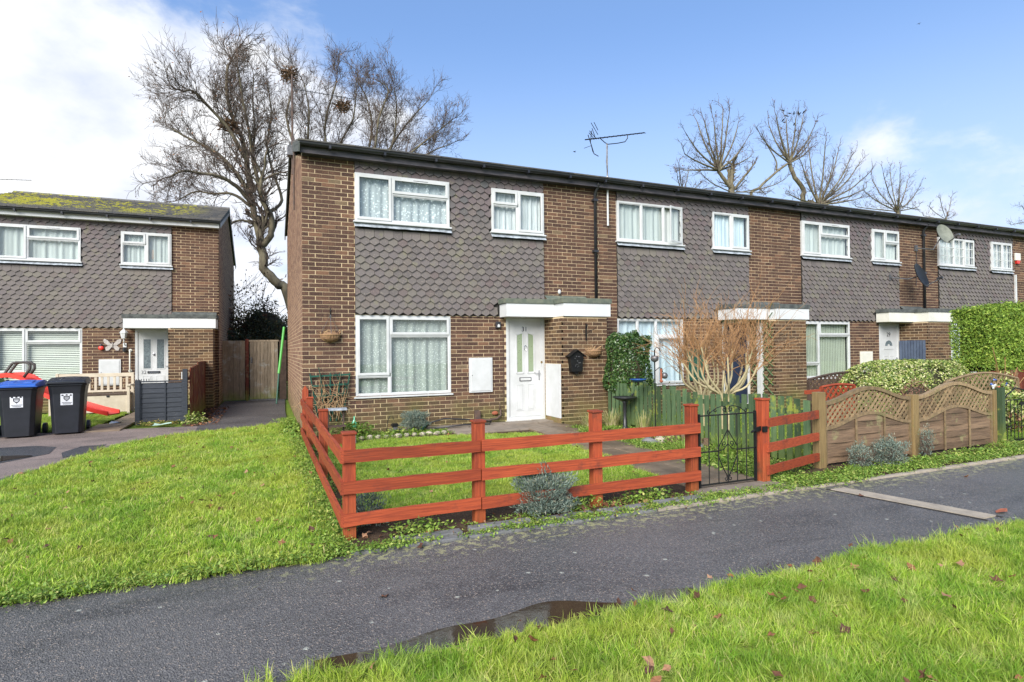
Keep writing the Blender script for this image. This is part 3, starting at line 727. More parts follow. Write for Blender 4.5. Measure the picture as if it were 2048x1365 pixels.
# ------------------------------------------------------------------ doors
def text(parent, s, loc, size, m, rot=(PI / 2, 0, 0), depth=0.002, name='number'):
    c = bpy.data.curves.new(name, 'FONT'); c.body = s; c.size = size; c.extrude = depth; c.align_x = 'CENTER'; c.align_y = 'CENTER'
    o = bpy.data.objects.new(name, c); COL.objects.link(o); o.data.materials.append(m)
    bpy.context.view_layer.update(); me = bpy.data.meshes.new_from_object(o); bpy.data.objects.remove(o)
    o2 = link(name, me, parent, loc=loc); o2.rotation_euler = rot; return o2
M['leaded'] = curtainmat('patterned_door_glass', (0.24, 0.30, 0.19), (0.07, 0.085, 0.045), 24, 0.30, 0.15)
M['obscure'] = simple('obscured_door_glass', (0.16, 0.20, 0.21), (0.08, 0.10, 0.11), 30, 0.12, 0.002, 60, spec=0.6)
M['letter_white'] = M['upvc']
def door(parent, x0, x1, z0, z1, Y, style, num=None):
    f = MB(); w = 0.065; frame_box(f, x0, x1, z0, z1, Y - 0.01, Y + 0.08, w); f.box((x0 - .02, Y - 0.06, z0 - 0.03), (x1 + .02, Y + .05, z0 - .001))
    d = MB(); d.box((x0 + w, Y + 0.012, z0 + w), (x1 - w, Y + 0.06, z1 - w)); dm = {'navy': 'navy'}.get(style, 'upvc')
    root = d.build('door', M[dm], parent); f.build('frame', M['upvc'], root, bevel=0.005)
    a, c = x0 + w, x1 - w; W = c - a; cx = (a + c) / 2; Hd = z1 - z0; yf = Y + 0.012
    def mould(xa, xb, za, zb, arch=0, m='upvc', wd_=0.014):
        b = MB()
        if arch: 
            b.bar((xa, yf, za), (xa, yf, zb), .01, wd_, (1, 0, 0)); b.bar((xb, yf, za), (xb, yf, zb + arch), .01, wd_, (1, 0, 0)); b.bar((xa, yf, za), (xb, yf, za), .016, wd_ * 1.4); b.bar((xa, yf, zb), (xb, yf, zb + arch), .01, wd_)
        else:
            for p, q in (((xa, za), (xb, za)), ((xa, zb), (xb, zb)), ((xa, za), (xa, zb)), ((xb, za), (xb, zb))):
                b.bar((p[0], yf - .001 * (p[0] != q[0]), p[1]), (q[0], yf - .001 * (p[0] != q[0]), q[1]), .012, wd_, (1, 0, 0) if p[0] == q[0] else (0, 0, 1))
        b.build('moulding', M[m], root)
    def panel(xa, xb, za, zb):
        b = MB(); b.box((xa, yf - 0.008, za), (xb, yf - 0.0005, zb)); b.build('panel', M['upvc'], root, bevel=0.007); mould(xa - .02, xb + .02, za - .02, zb + .02)
    if style == 'A':      # 31: two leaded glasses with sloped heads, letterbox, two panels
        for s_ in (-1, 1):
            xa, xb = (cx - .18, cx - .07) if s_ < 0 else (cx + .07, cx + .18)
            zt0, zt1 = (z0 + 1.72, z0 + 1.76) if s_ < 0 else (z0 + 1.76, z0 + 1.72)
            g = MB(); g.prism([(xa, z0 + .98), (xb, z0 + .98), (xb, zt1), (xa, zt0)], yf - .003, yf - .0005); g.build('glass', M['leaded'], root)
            b = MB()
            for p, q in (((xa - .02, z0 + .95), (xb + .02, z0 + .95)), ((xa - .02, z0 + .95), (xa - .02, zt0 + .02)), ((xb + .02, z0 + .95), (xb + .02, zt1 + .02)), ((xa - .02, zt0 + .02), (xb + .02, zt1 + .02))):
                b.bar((p[0], yf - .004, p[1]), (q[0], yf - .004, q[1]), .014, .022, (1, 0, 0) if p[0] == q[0] else (0, 0, 1))
            b.build('moulding', M['upvc'], root)
            panel(xa + .0, xb, z0 + .22, z0 + .70)
        mould(a + .02, c - .02, z0 + .08, z1 - w - .03)
        b = MB(); b.box((cx - .135, yf - .012, z0 + .79), (cx + .125, yf - .0005, z0 + .865)); b.build('letterbox', M['black_plastic'], root)
        b = MB(); b.box((cx - .12, yf - .02, z0 + .802), (cx + .11, yf - .0125, z0 + .853)); b.build('letter_flap', M['upvc'], root)
        b = MB(); b.tube([(cx, yf - .012, z0 + 1.52), (cx - .03, yf - .02, z0 + 1.49), (cx - .03, yf - .02, z0 + 1.44), (cx, yf - .02, z0 + 1.41), (cx + .03, yf - .02, z0 + 1.44), (cx + .03, yf - .02, z0 + 1.49), (cx, yf - .012, z0 + 1.52)], .005, 5); b.build('knocker', M['chrome'], root)
        b = MB(); b.box((c - .075, yf - .01, z0 + .80), (c - .045, yf - .0005, z0 + 1.0)); b.box((c - .17, yf - .045, z0 + .935), (c - .045, yf - .03, z0 + .95)); b.box((c - .068, yf - .03, z0 + .935), (c - .052, yf - .01, z0 + .95)); b.build('handle', M['chrome'], root, bevel=.003)
        b = MB(); b.lathe([(.022, 0), (.022, .006)], (0, 0, 0), 12); o = b.build('lock', M['brass'], root); o.location = (c - .01, yf - .02, z0 + 1.17); o.rotation_euler = (PI / 2, 0, 0)
    elif style == 'B':    # 32: two tall obscured glasses, letterbox with handle, panels, offset leaf
        for s_ in (-1, 1):
            xa, xb = (cx - .235, cx - .075) if s_ < 0 else (cx + .075, cx + .235)
            g = MB(); g.box((xa, yf - .003, z0 + 1.02), (xb, yf - .0005, z0 + 1.80)); g.build('glass', M['obscure'], root); mould(xa - .015, xb + .015, z0 + 1.005, z0 + 1.815, wd_=.02)
            panel(xa, xb, z0 + .25, z0 + .80)
        b = MB(); b.box((cx - .15, yf - .02, z0 + .89), (cx + .14, yf - .0005, z0 + .95)); b.build('letterbox', M['black_plastic'], root)
        b = MB(); b.box((cx - .12, yf - .026, z0 + .905), (cx + .11, yf - .0205, z0 + .932)); b.build('letter_flap', M['chrome'], root)
        b = MB(); b.ball((cx, yf - .02, z0 + 1.40), (.022, .015, .045), 8, 6); b.build('knocker', M['chrome'], root)
        b = MB(); b.box((c - .10, yf - .04, z0 + 1.07), (c - .01, yf - .025, z0 + 1.085)); b.build('handle', M['chrome'], root)
    elif style == 'C':    # 29: half-moon glass, panels
        pts = [(cx + .15 * math.cos(t), z0 + 1.43 + .15 * math.sin(t)) for t in np.linspace(0, PI, 13)]
        inn = [(cx + .055 * math.cos(t), z0 + 1.43 + .055 * math.sin(t)) for t in np.linspace(PI, 0, 7)]
        g = MB(); g.prism(pts + inn, yf - .006, yf - .0005); g.build('glass', M['obscure'], root)
        mould(cx - .20, cx + .20, z0 + 1.33, z0 + 1.34)
        for s_ in (-1, 1): panel(cx + s_ * .12 - .065, cx + s_ * .12 + .065, z0 + .30, z0 + 1.12)
        b = MB(); b.box((c - .075, yf - .03, z0 + .9), (c - .045, yf - .0005, z0 + 1.1)); b.build('handle', M['chrome'], root)
    if num:
        if style == 'A': text(root, num, (cx - .015, yf - .003, z1 - 0.235), .135, M['number'])
        elif style == 'B': text(root, num, (cx - .235, yf - .003, z0 + .915), .13, M['galv'])
        else: text(root, num, (cx, yf - .003, z1 - .34), .16, M['number'])
    return root
M['navy'] = simple('dark_blue_door', (0.02, 0.03, 0.06), rough=0.4)
# ------------------------------------------------------------------ houses
def gridwall(b, u0, u1, z0, z1, holes, Y0, Y1):
    us = sorted({u0, u1} | {min(max(h[i], u0), u1) for h in holes for i in (0, 1)})
    zs = sorted({z0, z1} | {min(max(h[i], z0), z1) for h in holes for i in (2, 3)})
    for i in range(len(us) - 1):
        for j in range(len(zs) - 1):
            cu, cz = (us[i] + us[i + 1]) / 2, (zs[j] + zs[j + 1]) / 2
            if us[i + 1] - us[i] < 1e-5 or zs[j + 1] - zs[j] < 1e-5: continue
            if any(h[0] < cu < h[1] and h[2] < cz < h[3] for h in holes): continue
            b.box((us[i], Y0, zs[j]), (us[i + 1], Y1, zs[j + 1]))
EAVE = 4.95; DEPTH = 8.0
def house(ox, oy, label, W, o):
    """a two-storey terraced house whose facade stands in the plane y = oy with its left edge at x = ox"""
    RIDGE = o.get('ridge', 6.22)
    h = thing('terraced_house', label, 'house', (0, 0, 0), group=o.get('group'))
    X = lambda u: ox + u
    T0, T1 = 0.9, 4.71
    w1 = (X(.90), X(2.68), 3.85, 4.73) if not o.get('w1') else (X(o['w1'][0]), X(o['w1'][1]), 3.85, 4.68)
    w2 = (X(o.get('w2', (3.55, 4.71))[0]), X(o.get('w2', (3.55, 4.71))[1]), 3.84, 4.71)
    gw = (X(.90), X(2.70), 0.655, 2.145)
    dr = (X(3.855), X(4.72), 0.05, 2.13)
    wall = MB()
    gridwall(wall, X(0), X(W), 0.0, EAVE + .05, [gw, dr, w1, w2], oy, oy + 0.12)
    wl_ = wall.build('wall', M['mortar'], h)
    # brick areas: the two piers and the ground floor band
    br = courses(X(0), X(T0), 0.0, EAVE, [], phase=X(0)) + courses(X(T1), X(W), 0.0, EAVE, [dr, (X(4.72), X(5.76), 0, 2.45)], phase=X(T1)) \
        + courses(X(T0) + .001, X(T1), 0.0, 2.14, [gw, dr], phase=X(0))
    hid = o.get('hide', lambda x, z: 0)
    rest = lay(wl_, br, oy, 300, score=lambda q: (-(q[1] - q[0] > .15) + hid(q[0], q[2]) * 3, q[0] + abs(q[2] - 2) * .6))
    sides = []
    gab = lambda y: EAVE - 0.02 + (RIDGE - EAVE) * (1 - abs((y - oy) / (DEPTH / 2) - 1))
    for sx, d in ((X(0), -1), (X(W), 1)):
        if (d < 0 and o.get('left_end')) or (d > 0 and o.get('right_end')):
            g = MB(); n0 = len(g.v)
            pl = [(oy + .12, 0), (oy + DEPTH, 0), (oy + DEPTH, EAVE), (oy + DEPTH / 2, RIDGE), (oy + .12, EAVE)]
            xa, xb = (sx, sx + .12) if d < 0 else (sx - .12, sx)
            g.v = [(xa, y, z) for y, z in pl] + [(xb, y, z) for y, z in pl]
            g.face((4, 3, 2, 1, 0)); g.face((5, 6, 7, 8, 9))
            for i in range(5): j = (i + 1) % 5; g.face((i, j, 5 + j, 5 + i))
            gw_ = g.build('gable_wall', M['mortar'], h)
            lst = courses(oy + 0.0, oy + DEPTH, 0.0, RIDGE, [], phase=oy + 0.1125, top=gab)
            if d < 0: brick_mass(gw_, [], 'brick_gable_lit', [(lst, sx, d)])
            else: brick_mass(gw_, [], 'brick_gable_lit', [(lst, sx, d)])
    # back wall
    b = MB(); b.box((X(0) + .12, oy + DEPTH - .12, 0), (X(W) - .12, oy + DEPTH - .001, EAVE)); b.build('rear_wall', M['brick'], h)
    # porch store
    sx0, sx1, sy = X(4.725), X(5.76), oy - 0.74
    s = MB(); s.box((sx0, sy, 0), (sx1, oy - .002, 2.12)); st = s.build('porch_store', M['mortar'], h)
    sb = courses(sx0, sx1, 0.0, 2.12, [], phase=sx0 + .03)
    r2 = lay(st, sb, sy, o.get('nstore', 60), m=o.get('bm', 'brick_dark'))
    side = courses(sy, oy - .003, 0.0, 2.12, [], phase=sy)
    brick_mass(st, [(r2, sy)], o.get('bm', 'brick_dark'), [(side, sx0, -1), (side, sx1, 1)])
    brick_mass(wl_, [(rest, oy)])
    # hung tiles
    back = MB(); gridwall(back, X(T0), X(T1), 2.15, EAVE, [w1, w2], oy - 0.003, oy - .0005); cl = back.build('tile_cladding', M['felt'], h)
    tl = tiles(X(T0) + .003, X(T1) - .003, 2.145, EAVE - .02, [(w1[0], w1[1], w1[2] - .07, w1[3]), (w2[0], w2[1], w2[2] - .07, w2[3]), (X(3.68), X(T1), 0, 2.42)])
    hang(cl, tl, oy - .004, 300, score=lambda q: (q[2] != 'f', hid(q[0], q[1]), q[0] + (4.9 - q[1]) * .5))
    # windows
    d1, d2, dg = o.get('dress', ('net_plain', 'net_plain', 'net_plain'))
    window(h, *w1, oy - 0.056, o.get('l1', BIG), d1, folds=9, bars=o.get('bars1'), openl=o.get('open1'), vent=1 if not o.get('bars1') and len(o.get('l1', BIG)) == 3 and o.get('l1', BIG) is BIG else None)
    window(h, *w2, oy - 0.056, o.get('l2', SMALL), d2, folds=9, bars=o.get('bars2'))
    window(h, *gw, oy + 0.005, o.get('lg', GRD), dg, folds=8)
    flashing(h, w1[0], w1[1], w1[2] - .03, oy - .035); flashing(h, w2[0], w2[1], w2[2] - .03, oy - .035)
    door(h, dr[0], dr[1], dr[2], dr[3], oy + .01, o.get('door', 'A'), o.get('num'))
    # meter cupboard
    if o.get('meter', True):
        b = MB(); b.box((X(3.06), oy - .035, .65), (X(3.545), oy - .001, 1.33)); mt = b.build('meter_box', M[o.get('meter_m', 'upvc')], h, bevel=.004)
        b = MB(); b.box((X(3.095), oy - .045, .68), (X(3.51), oy - .0355, 1.30)); b.build('meter_door', M[o.get('meter_m', 'upvc')], mt, bevel=.004)
        b = MB(); b.box((X(3.11), oy - .05, .98), (X(3.125), oy - .0455, .995)); b.build('lock', M['black_plastic'], mt)
    # canopy
    fm = M[o.get('canopy_m', 'white_paint')]; ft = M[o.get('felt', 'green_felt')]
    cx0, cxm, cx1 = X(3.71), X(4.76), X(5.83); y1 = o.get('cy1', oy - .40); y2 = oy - .78
    b = MB(); b.box((cx0, y1, 2.13), (cxm - .001, oy - .03, 2.39)); b.box((cxm, y2, 2.13), (cx1, oy - .001, 2.39)); ca = b.build('canopy', fm, h, bevel=.003)
    b = MB(); b.box((cx0 - .03, y1 - .02, 2.391), (cxm - .032, oy - .031, 2.485)); b.box((cxm - .03, y2 - .02, 2.391), (cx1 + .02, oy - .0312, 2.49))
    b.build('felt_edge', ft, ca, bevel=.004)
    b = MB(); b.v = [(X(4.72), oy - .006, 2.60), (X(5.8) if W > 5.7 else X(5.7), oy - .006, 2.60), (X(5.8) if W > 5.7 else X(5.7), oy - .16, 2.495), (X(4.72), oy - .16, 2.495)]; b.face((0, 3, 2, 1)); b.build('flashing', M['dark_felt'] if o.get('felt') else M['green_felt'], ca)
    # fascia, gutter, roof
    fz0, fz1 = EAVE - .02, EAVE + .12
    b = MB(); b.box((X(0) - (.03 if o.get('left_end') else 0), oy - .20, fz0), (X(W) + (.03 if o.get('right_end') else 0), oy - .17, fz1)); b.box((X(0), oy - .169, fz0 + .002), (X(W), oy - .001, fz0 + .014))
    fa = b.build('fascia', M[o.get('fascia', 'fascia_dark')], h)
    g = MB(); n = 7; pr = [(oy - .27 + .055 * math.cos(t), fz1 + .02 + .06 * math.sin(t)) for t in np.linspace(PI, 2 * PI, n)]
    xa, xb = X(0) - (.05 if o.get('left_end') else 0), X(W) + (.05 if o.get('right_end') else 0)
    for x in (xa, xb):
        for yy, zz in pr: g.v.append((x, yy, zz))
    for i in range(n - 1): g.face((i, n + i, n + i + 1, i + 1))
    g.face(tuple(range(n))); g.face(tuple(n + i for i in reversed(range(n))))
    gu = g.build('gutter', M['gutter'], h, smooth=False)
    gb = MB(); x = X(.45)
    while x < X(W): gb.box((x - .02, oy - .335, fz1 - .06), (x + .02, oy - .2005, fz1 - .005)); x += .95
    gb.build('gutter_bracket', M['gutter'], gu)
    # roof planes and their tiles
    r = MB(); sl = (RIDGE - EAVE) / (DEPTH / 2); ye = oy - .29; ze = EAVE + .14
    top = (oy + DEPTH / 2, ze + (oy + DEPTH / 2 - ye) * sl)
    ra, rb = X(0) - (.07 if o.get('left_end') else 0), X(W) + (.07 if o.get('right_end') else 0)
    prof = [(ye, ze), top, (oy + DEPTH + .29, ze), (oy + DEPTH + .29, ze - .05), (top[0], top[1] - .09), (ye, ze - .05)]
    r.v = [(ra, y, z) for y, z in prof] + [(rb, y, z) for y, z in prof]
    r.face((5, 4, 1, 0)); r.face((4, 3, 2, 1)); r.face((6, 7, 10, 11)); r.face((7, 8, 9, 10))
    for i in range(6): j = (i + 1) % 6; r.face((i, j, 6 + j, 6 + i) if False else (6 + i, 6 + j, j, i))
    rf = r.build('roof', M['dark_felt'], h)
    tls = []; k = 0; s_ = 0.0; slen = math.hypot(top[0] - ye, top[1] - ze); ca_, sa_ = (top[0] - ye) / slen, (top[1] - ze) / slen
    nx = int((rb - ra) / .30); tw = (rb - ra) / nx
    while s_ < slen - .1:
        for i in range(nx + (k % 2)):
            xx = ra + tw * (i - (.5 if k % 2 else 0)); tls.append((max(xx, ra), min(xx + tw, rb), s_))
        s_ += .29; k += 1
    def rt(b, a, c, s0, lift):
        p = Vector(((a + c) / 2, ye + ca_ * (s0 + .16), ze + sa_ * (s0 + .16) + .022)); b.obox(p, ((c - a) / 2 - .003, 0, 0), (0, ca_ * .175, sa_ * .175 - .014), (0, -sa_ * .012, ca_ * .012))
    nindr = o.get('roof_ind', 0); tls.sort(key=lambda q: (q[2] > 2.5, -q[0]) if nindr else 0)
    for (a, c, s0) in tls[:nindr]:
        b = MB(); rt(b, a, c, s0, 0); b.build('roof_tile', M['roof_tile'], rf)
    b = MB()
    for (a, c, s0) in tls[nindr:]: b.cur = random.random(); rt(b, a, c, s0, 0)
    b.build('roof_tiling', M['roof_tile'], rf, kind='stuff')
    b = MB(); xx = ra
    while xx < rb - .05: b.tube([(xx, top[0], top[1] - .01), (min(xx + .44, rb), top[0], top[1] - .01)], .09, 8); xx += .45
    b.build('ridge_tile', M['roof_tile'], rf, kind='stuff')
    if o.get('left_end') or o.get('right_end'):
        b = MB()
        for xx in ([ra - .0] if o.get('left_end') else []) + ([rb - .03] if o.get('right_end') else []):
            for a_, c_ in ((0, 1), (1, 2)):
                p, q = Vector((xx + .015, prof[a_][0], prof[a_][1] - .10)), Vector((xx + .015, prof[c_][0], prof[c_][1] - .10)); b.bar(p, q, .024, .15)
        b.build('bargeboard', M['dark_felt' if o.get('left_end') else 'black_plastic'], rf)
    return h, X

Y31 = 10.7; X31 = 0.565
hide31 = lambda x, z: 0
h31, U = house(X31, Y31, 'brown brick end-of-terrace house, white door numbered 31, in the middle behind the red rail fence', 5.6, dict(left_end=True, door='A', num='31', dress=('net_leaf', 'net_grey', 'net_lace')))
h30, _ = house(X31 + 5.6, Y31, 'terraced house with one window ajar, between numbers 31 and 29 behind the leafless shrubs', 5.6,
               dict(left_end=False, door='navy', l1=[(0, .36, 0, 1, False), (.36, .70, 0, 1, False), (.70, 1, 0, 1, True)], open1=2, l2=[(0, .5, 0, 1, False), (.5, 1, 0, 1, True)], w2=(3.57, 4.71),
                    lg=[(0, .30, 0, 1, False), (.30, .58, 0, 1, False), (.58, 1, .74, 1, False), (.58, 1, 0, .74, True)], dress=('net_plain', 'net_blue', 'net_blue'), meter=False, cy1=Y31 - .6, felt='dark_felt'))
h29, _ = house(X31 + 11.2, Y31, 'terraced house with white door numbered 29 and cream porch board, right of the leafless shrubs', 5.6,
               dict(door='C', num='29', l2=SMALLR, w2=(3.57, 4.71), dress=('net_plain', 'net_plain', 'vertical'), meter_m='cream_paint', canopy_m='cream_paint', felt='dark_felt'))
h28, _ = house(X31 + 16.8, Y31, 'furthest terraced house on the right, small-paned white windows, behind the tall green hedge', 5.6,
               dict(door='A', w1=(.90, 2.62), l1=[(0, .42, 0, 1, False), (.42, .70, 0, 1, False), (.70, 1, 0, 1, True)], l2=[(0, .5, 0, 1, True), (.5, 1, 0, 1, True)], w2=(3.5, 4.62), bars1=(2, 3), bars2=(2, 3), dress=('net_grey', 'net_grey', 'net_plain'), felt='dark_felt', right_end=True))
h32, V = house(-7.10, 18.0, 'house with mossy yellow roof and white door numbered 32, behind the bins', 5.85,
               dict(door='B', num='32', right_end=True, ridge=6.17, roof_ind=300, fascia='white_paint', canopy_m='white_paint', felt='dark_felt', dress=('net_plain', 'net_plain', 'venetian'), cy1=17.36, nstore=80,
                    hide=lambda x, z: 1 if x < -6.3 else 0))
# what is fixed to house 31 and its neighbours
def pipe(h, x, y, z0, z1, m='black_plastic'):
    b = MB(); b.tube([(x, y - .20, z1 + .06), (x, y - .20, z1), (x, y - .06, z1 - .16), (x, y - .06, z0)], .034, 8)
    p = b.build('downpipe', M[m], h, smooth=True)
    c = MB(); z = z1 - .3
    while z > z0: c.box((x - .055, y - .10, z - .025), (x + .055, y - .002, z + .025)); z -= 1.1
    c.build('pipe_clip', M[m], p)
pipe(h31, 6.50, Y31, 2.50, 4.98); pipe(h29, 17.55, Y31, 2.48, 4.98)
# cupboard doors on the store side faces
b = MB(); b.box((5.262, 9.985, .13), (5.283, 10.63, 1.19)); sdw = b.build('store_door', M['upvc'], h31, bevel=.004)
b = MB(); b.box((5.266, 10.0, .0), (5.287, 10.6, .128)); b.build('store_sill', M['post_wood'], h31)
b = MB()
for i in range(9): b.bar((10.86, 9.98, .15 + i * .22), (10.86, 10.66, .05 + i * .22 + .68), .012, .03, (1, 0, 0)); b.bar((10.868, 9.98, .15 + i * .22 + .6), (10.868, 10.66, .15 + i * .22 - .1), .01, .03, (1, 0, 0))
b.build('lattice_cladding', M['green_wood'], h30)
b = MB(); b.box((8.96, Y31 - .035, .72), (9.45, Y31 - .001, 1.45)); b.build('meter_box', M['green_paint'], h30, bevel=.004)
b = MB(); b.box((10.80, Y31 - .42, .05), (10.90, Y31 - .3, 2.13)); b.build('porch_post', M['upvc'], h30)
# blue-grey slatted side gate of number 29
g29 = thing('slatted_gate', 'blue-grey slatted side gate beside the white door numbered 29', 'gate', (16.46, 9.96, 0))
n = 9
for i in range(n):
    b = MB(); y0 = 0.02 + i * .078; b.box((-.03, y0, .05), (-.01, y0 + .064, 1.62 + .0 * i)); b.build('slat', M['blue_grey'], g29)
for z in (.35, 1.35): b = MB(); b.box((-.008, .02, z), (.015, .72, z + .07)); b.build('rail', M['blue_grey'], g29)
b = MB(); b.box((-.05, .05, .92), (-.031, .16, .95)); b.build('latch', M['black_metal'], g29)

def wallthing(name, label, cat, x, y, z): return thing(name, label, cat, (x, y, z))
# hanging baskets
def basket(x, y, z, label, r=.17, seed=1, hook=True, chain=True):
    t = thing('hanging_basket', label, 'hanging basket', (x, y, z), group=None)
    R = random.Random(seed); b = MB()
    for i in range(12):
        a = PI * i / 11; b.tube([(math.cos(a) * r * math.cos(p) , -abs(math.sin(a)) * r * .9 * math.cos(p), -r * .75 * math.sin(p)) for p in np.linspace(0, PI / 2, 5)], .012, 4)
    b.tube([(math.cos(a) * r, -abs(math.sin(a)) * r * .9, 0) for a in np.linspace(0, PI, 12)], .016, 5)
    b.build('wicker_bowl', M['wicker'], t)
    c = MB(); c.ball((0, -r * .4, -.03), (r * .92, r * .45, r * .5), 10, 6); c.build('liner', M['coir'], t)
    d = MB()
    for i in range(26): 
        a = R.uniform(0, PI); q = R.uniform(.2, 1.05) * r; p = Vector((math.cos(a) * q, -math.sin(a) * q * .8, .02)); e = p + Vector((R.uniform(-.09, .09), R.uniform(-.06, .03), R.uniform(.0, .09))); d.tube([p, (p + e) / 2 + Vector((0, 0, .02)), e], .004, 3)
    d.build('dead_stems', M['straw'], t)
    if chain:
        c = MB(); top = Vector((.0, -.06, .36))
        for p in ((-r, 0, 0), (r, 0, 0), (0, -r * .9, 0)): c.tube([p, top], .004, 4)
        c.build('chain', M['galv'], t)
    if hook:
        c = MB(); c.tube([(0, 0, .30), (0, -.01, .46), (0, -.05, .48), (0, -.08, .42), (0, -.06, .36)], .007, 5); c.build('hook', M['black_metal'], t)
    return t
M['wicker'] = simple('wicker', (0.36, 0.22, 0.11), (0.22, 0.13, 0.07), 30, 0.8)
M['coir'] = simple('coir_liner', (0.30, 0.18, 0.09), (0.17, 0.10, 0.06), 25, 0.95, 0.01, 50)
M['straw'] = simple('dead_stem', (0.42, 0.29, 0.15), (0.30, 0.17, 0.09), 12, 0.9)
basket(1.03, Y31 - .012, 1.78, 'wicker hanging basket with dead plants on the brick pier left of the ground window', .17, 3)
basket(5.99, Y31 - .752, 1.44, 'empty wicker wall basket under an iron bracket, right of the black post box', .16, 5, hook=False, chain=False)
t = thing('wall_bracket', 'black iron plant bracket on the porch store above the wicker basket', 'bracket', (5.83, Y31 - .752, 1.82))
b = MB(); b.box((-.012, -.012, -.17), (.012, -.001, .17)); b.tube([(0, -.012, -.06), (.05, -.08, .02), (.09, -.18, .05), (.10, -.24, .10)], .006, 5); b.tube([(0, -.012, .12), (.012, -.04, .15), (0, -.05, .10)], .008, 5); b.build('bracket_arm', M['black_metal'], t)
# post box
t = thing('post_box', 'black house-shaped metal post box on the porch store beside the white side cupboard', 'post box', (5.555, Y31 - .752, 1.26))
b = MB(); b.prism([(-.115, -.22), (.115, -.22), (.15, .10), (0, .19), (-.15, .10)], -.12, -.001); b.build('body', M['black_metal'], t, bevel=.004)
b = MB(); b.bar((-.19, -.07, .075), (.004, -.07, .205), .17, .014); b.bar((.19, -.07, .075), (-.004, -.07, .208), .17, .014); b.build('roof', M['black_metal'], t)
b = MB(); b.box((-.02, -.124, .07), (-.005, -.1205, .09)); b.box((.02, -.124, .07), (.07, -.1205, .082)); b.box((-.055, -.124, .035), (-.03, -.1205, .045)); b.box((.0, -.124, -.02), (.02, -.1205, .0)); b.box((.03, -.124, -.055), (.085, -.1205, -.035))
b.tube([(-.04, -.123, -.12), (-.02, -.123, -.07), (.02, -.123, -.08), (.04, -.123, -.12), (.0, -.123, -.13)], .004, 4); b.build('emblem', M['galv'], t)
b = MB(); b.prism([(-.03, -.26), (.03, -.26), (.05, -.221), (-.05, -.221)], -.10, -.02); b.build('base', M['black_metal'], t)
# little lamp left of door 31
t = thing('sensor_lamp', 'small black wall lamp with white face left of the door numbered 31', 'lamp', (4.24, Y31 - .003, 1.985))
b = MB(); b.box((-.05, -.06, -.07), (.05, -.001, .06)); b.build('lamp_body', M['black_plastic'], t, bevel=.008)
b = MB(); b.prism([(-.025, -.05), (.025, -.05), (.025, -.01), (0, .012), (-.025, -.01)], -.066, -.0605); b.build('lamp_face', M['upvc'], t)
b = MB(); b.tube([(.11, -.008, -.1), (.115, -.008, -1.0), (.11, -.008, -1.9)], .005, 4); b.build('cable', M['rust'], t)
# white sensor above the canopy
t = thing('movement_sensor', 'small white movement sensor on the brick above the canopy of number 31', 'sensor', (5.62, Y31 - .004, 2.68))
b = MB(); b.ball((0, -.04, 0), (.035, .035, .05), 10, 6); b.build('sensor_head', M['upvc'], t, smooth=True)
b = MB(); b.tube([(0, -.006, 0), (-.15, -.006, -.03), (-.4, -.006, -.07), (-.5, -.006, -.03)], .005, 4); b.build('cable', M['rust'], t)
# pipes low beside door 31
t = thing('wall_pipes', 'rusty low service pipes and vent on the brick left of the door numbered 31', 'pipes', (4.05, Y31 - .003, .16))
b = MB(); b.tube([(-.28, -.05, .10), (-.28, -.07, -.02), (-.10, -.08, -.06), (.12, -.08, -.04), (.22, -.05, .02), (.22, -.03, .14)], .022, 7); b.tube([(.20, -.04, .12), (.20, -.05, .25)], .009, 5); b.build('pipe', M['rust'], t, smooth=True)
b = MB(); b.box((-.33, -.10, -.04), (-.22, -.001, .14)); b.build('pipe_cover', M['rust'], t, bevel=.01)
b = MB(); b.ball((.10, -.04, .07), (.07, .03, .04), 8, 5); b.build('pipe_joint', M['terracotta'], t)
# lamp, butterfly, ladybird, grab rail on house 32
yw = 18.0 - .004
P_ = lambda px, py: at(px, py, 18.0)
q = P_(250, 670); t = thing('carriage_lamp', 'white carriage lamp on the brick left of the door numbered 32', 'lamp', (q.x, yw, q.z))
b = MB(); b.lathe([(.035, -.11), (.05, -.10), (.085, .04), (.10, .05), (.02, .14), (.012, .17)], (0, -.14, 0), 6); b.build('lantern', M['white_paint'], t)
b = MB(); b.tube([(.0, -.01, -.28), (0, -.06, -.25), (0, -.12, -.18), (0, -.14, -.10)], .016, 6); b.box((-.04, -.02, -.33), (.04, -.001, -.22)); b.build('arm', M['white_paint'], t)
b = MB(); b.lathe([(.02, -.46), (.045, -.44), (.05, -.36), (.02, -.34)], (0, -.05, 0), 8); b.build('sensor', M['black_plastic'], t)
q = P_(225, 691); t = thing('butterfly_ornament', 'large pale metal butterfly on the brick above the meter box of number 32', 'ornament', (q.x, yw, q.z))
for s_ in (-1, 1):
    up_ = [(0, 0), (.04 * s_, .05), (.10 * s_, .13), (.17 * s_, .17), (.20 * s_, .14), (.18 * s_, .06), (.10 * s_, .0)]
    dn_ = [(0, 0), (.10 * s_, -.01), (.16 * s_, -.07), (.14 * s_, -.14), (.08 * s_, -.14), (.03 * s_, -.07)]
    for w_ in (up_, dn_): b = MB(); b.prism(w_ if s_ < 0 else w_[::-1], -.02, -.012); b.build('wing', M['wing'] if 'wing' in M else M.setdefault('wing', simple('pale_metal_wing', (0.50, 0.46, 0.42), (0.28, 0.25, 0.23), 60, 0.6)), t)
b = MB(); b.tube([(0, -.02, -.06), (0, -.03, .0), (0, -.02, .07)], [.012, .02, .012], 6); b.build('body', M['wing'], t)
q = P_(203, 695); t = thing('ladybird_ornament', 'small red ladybird ornament left of the pale butterfly on the brick', 'ornament', (q.x, yw, q.z))
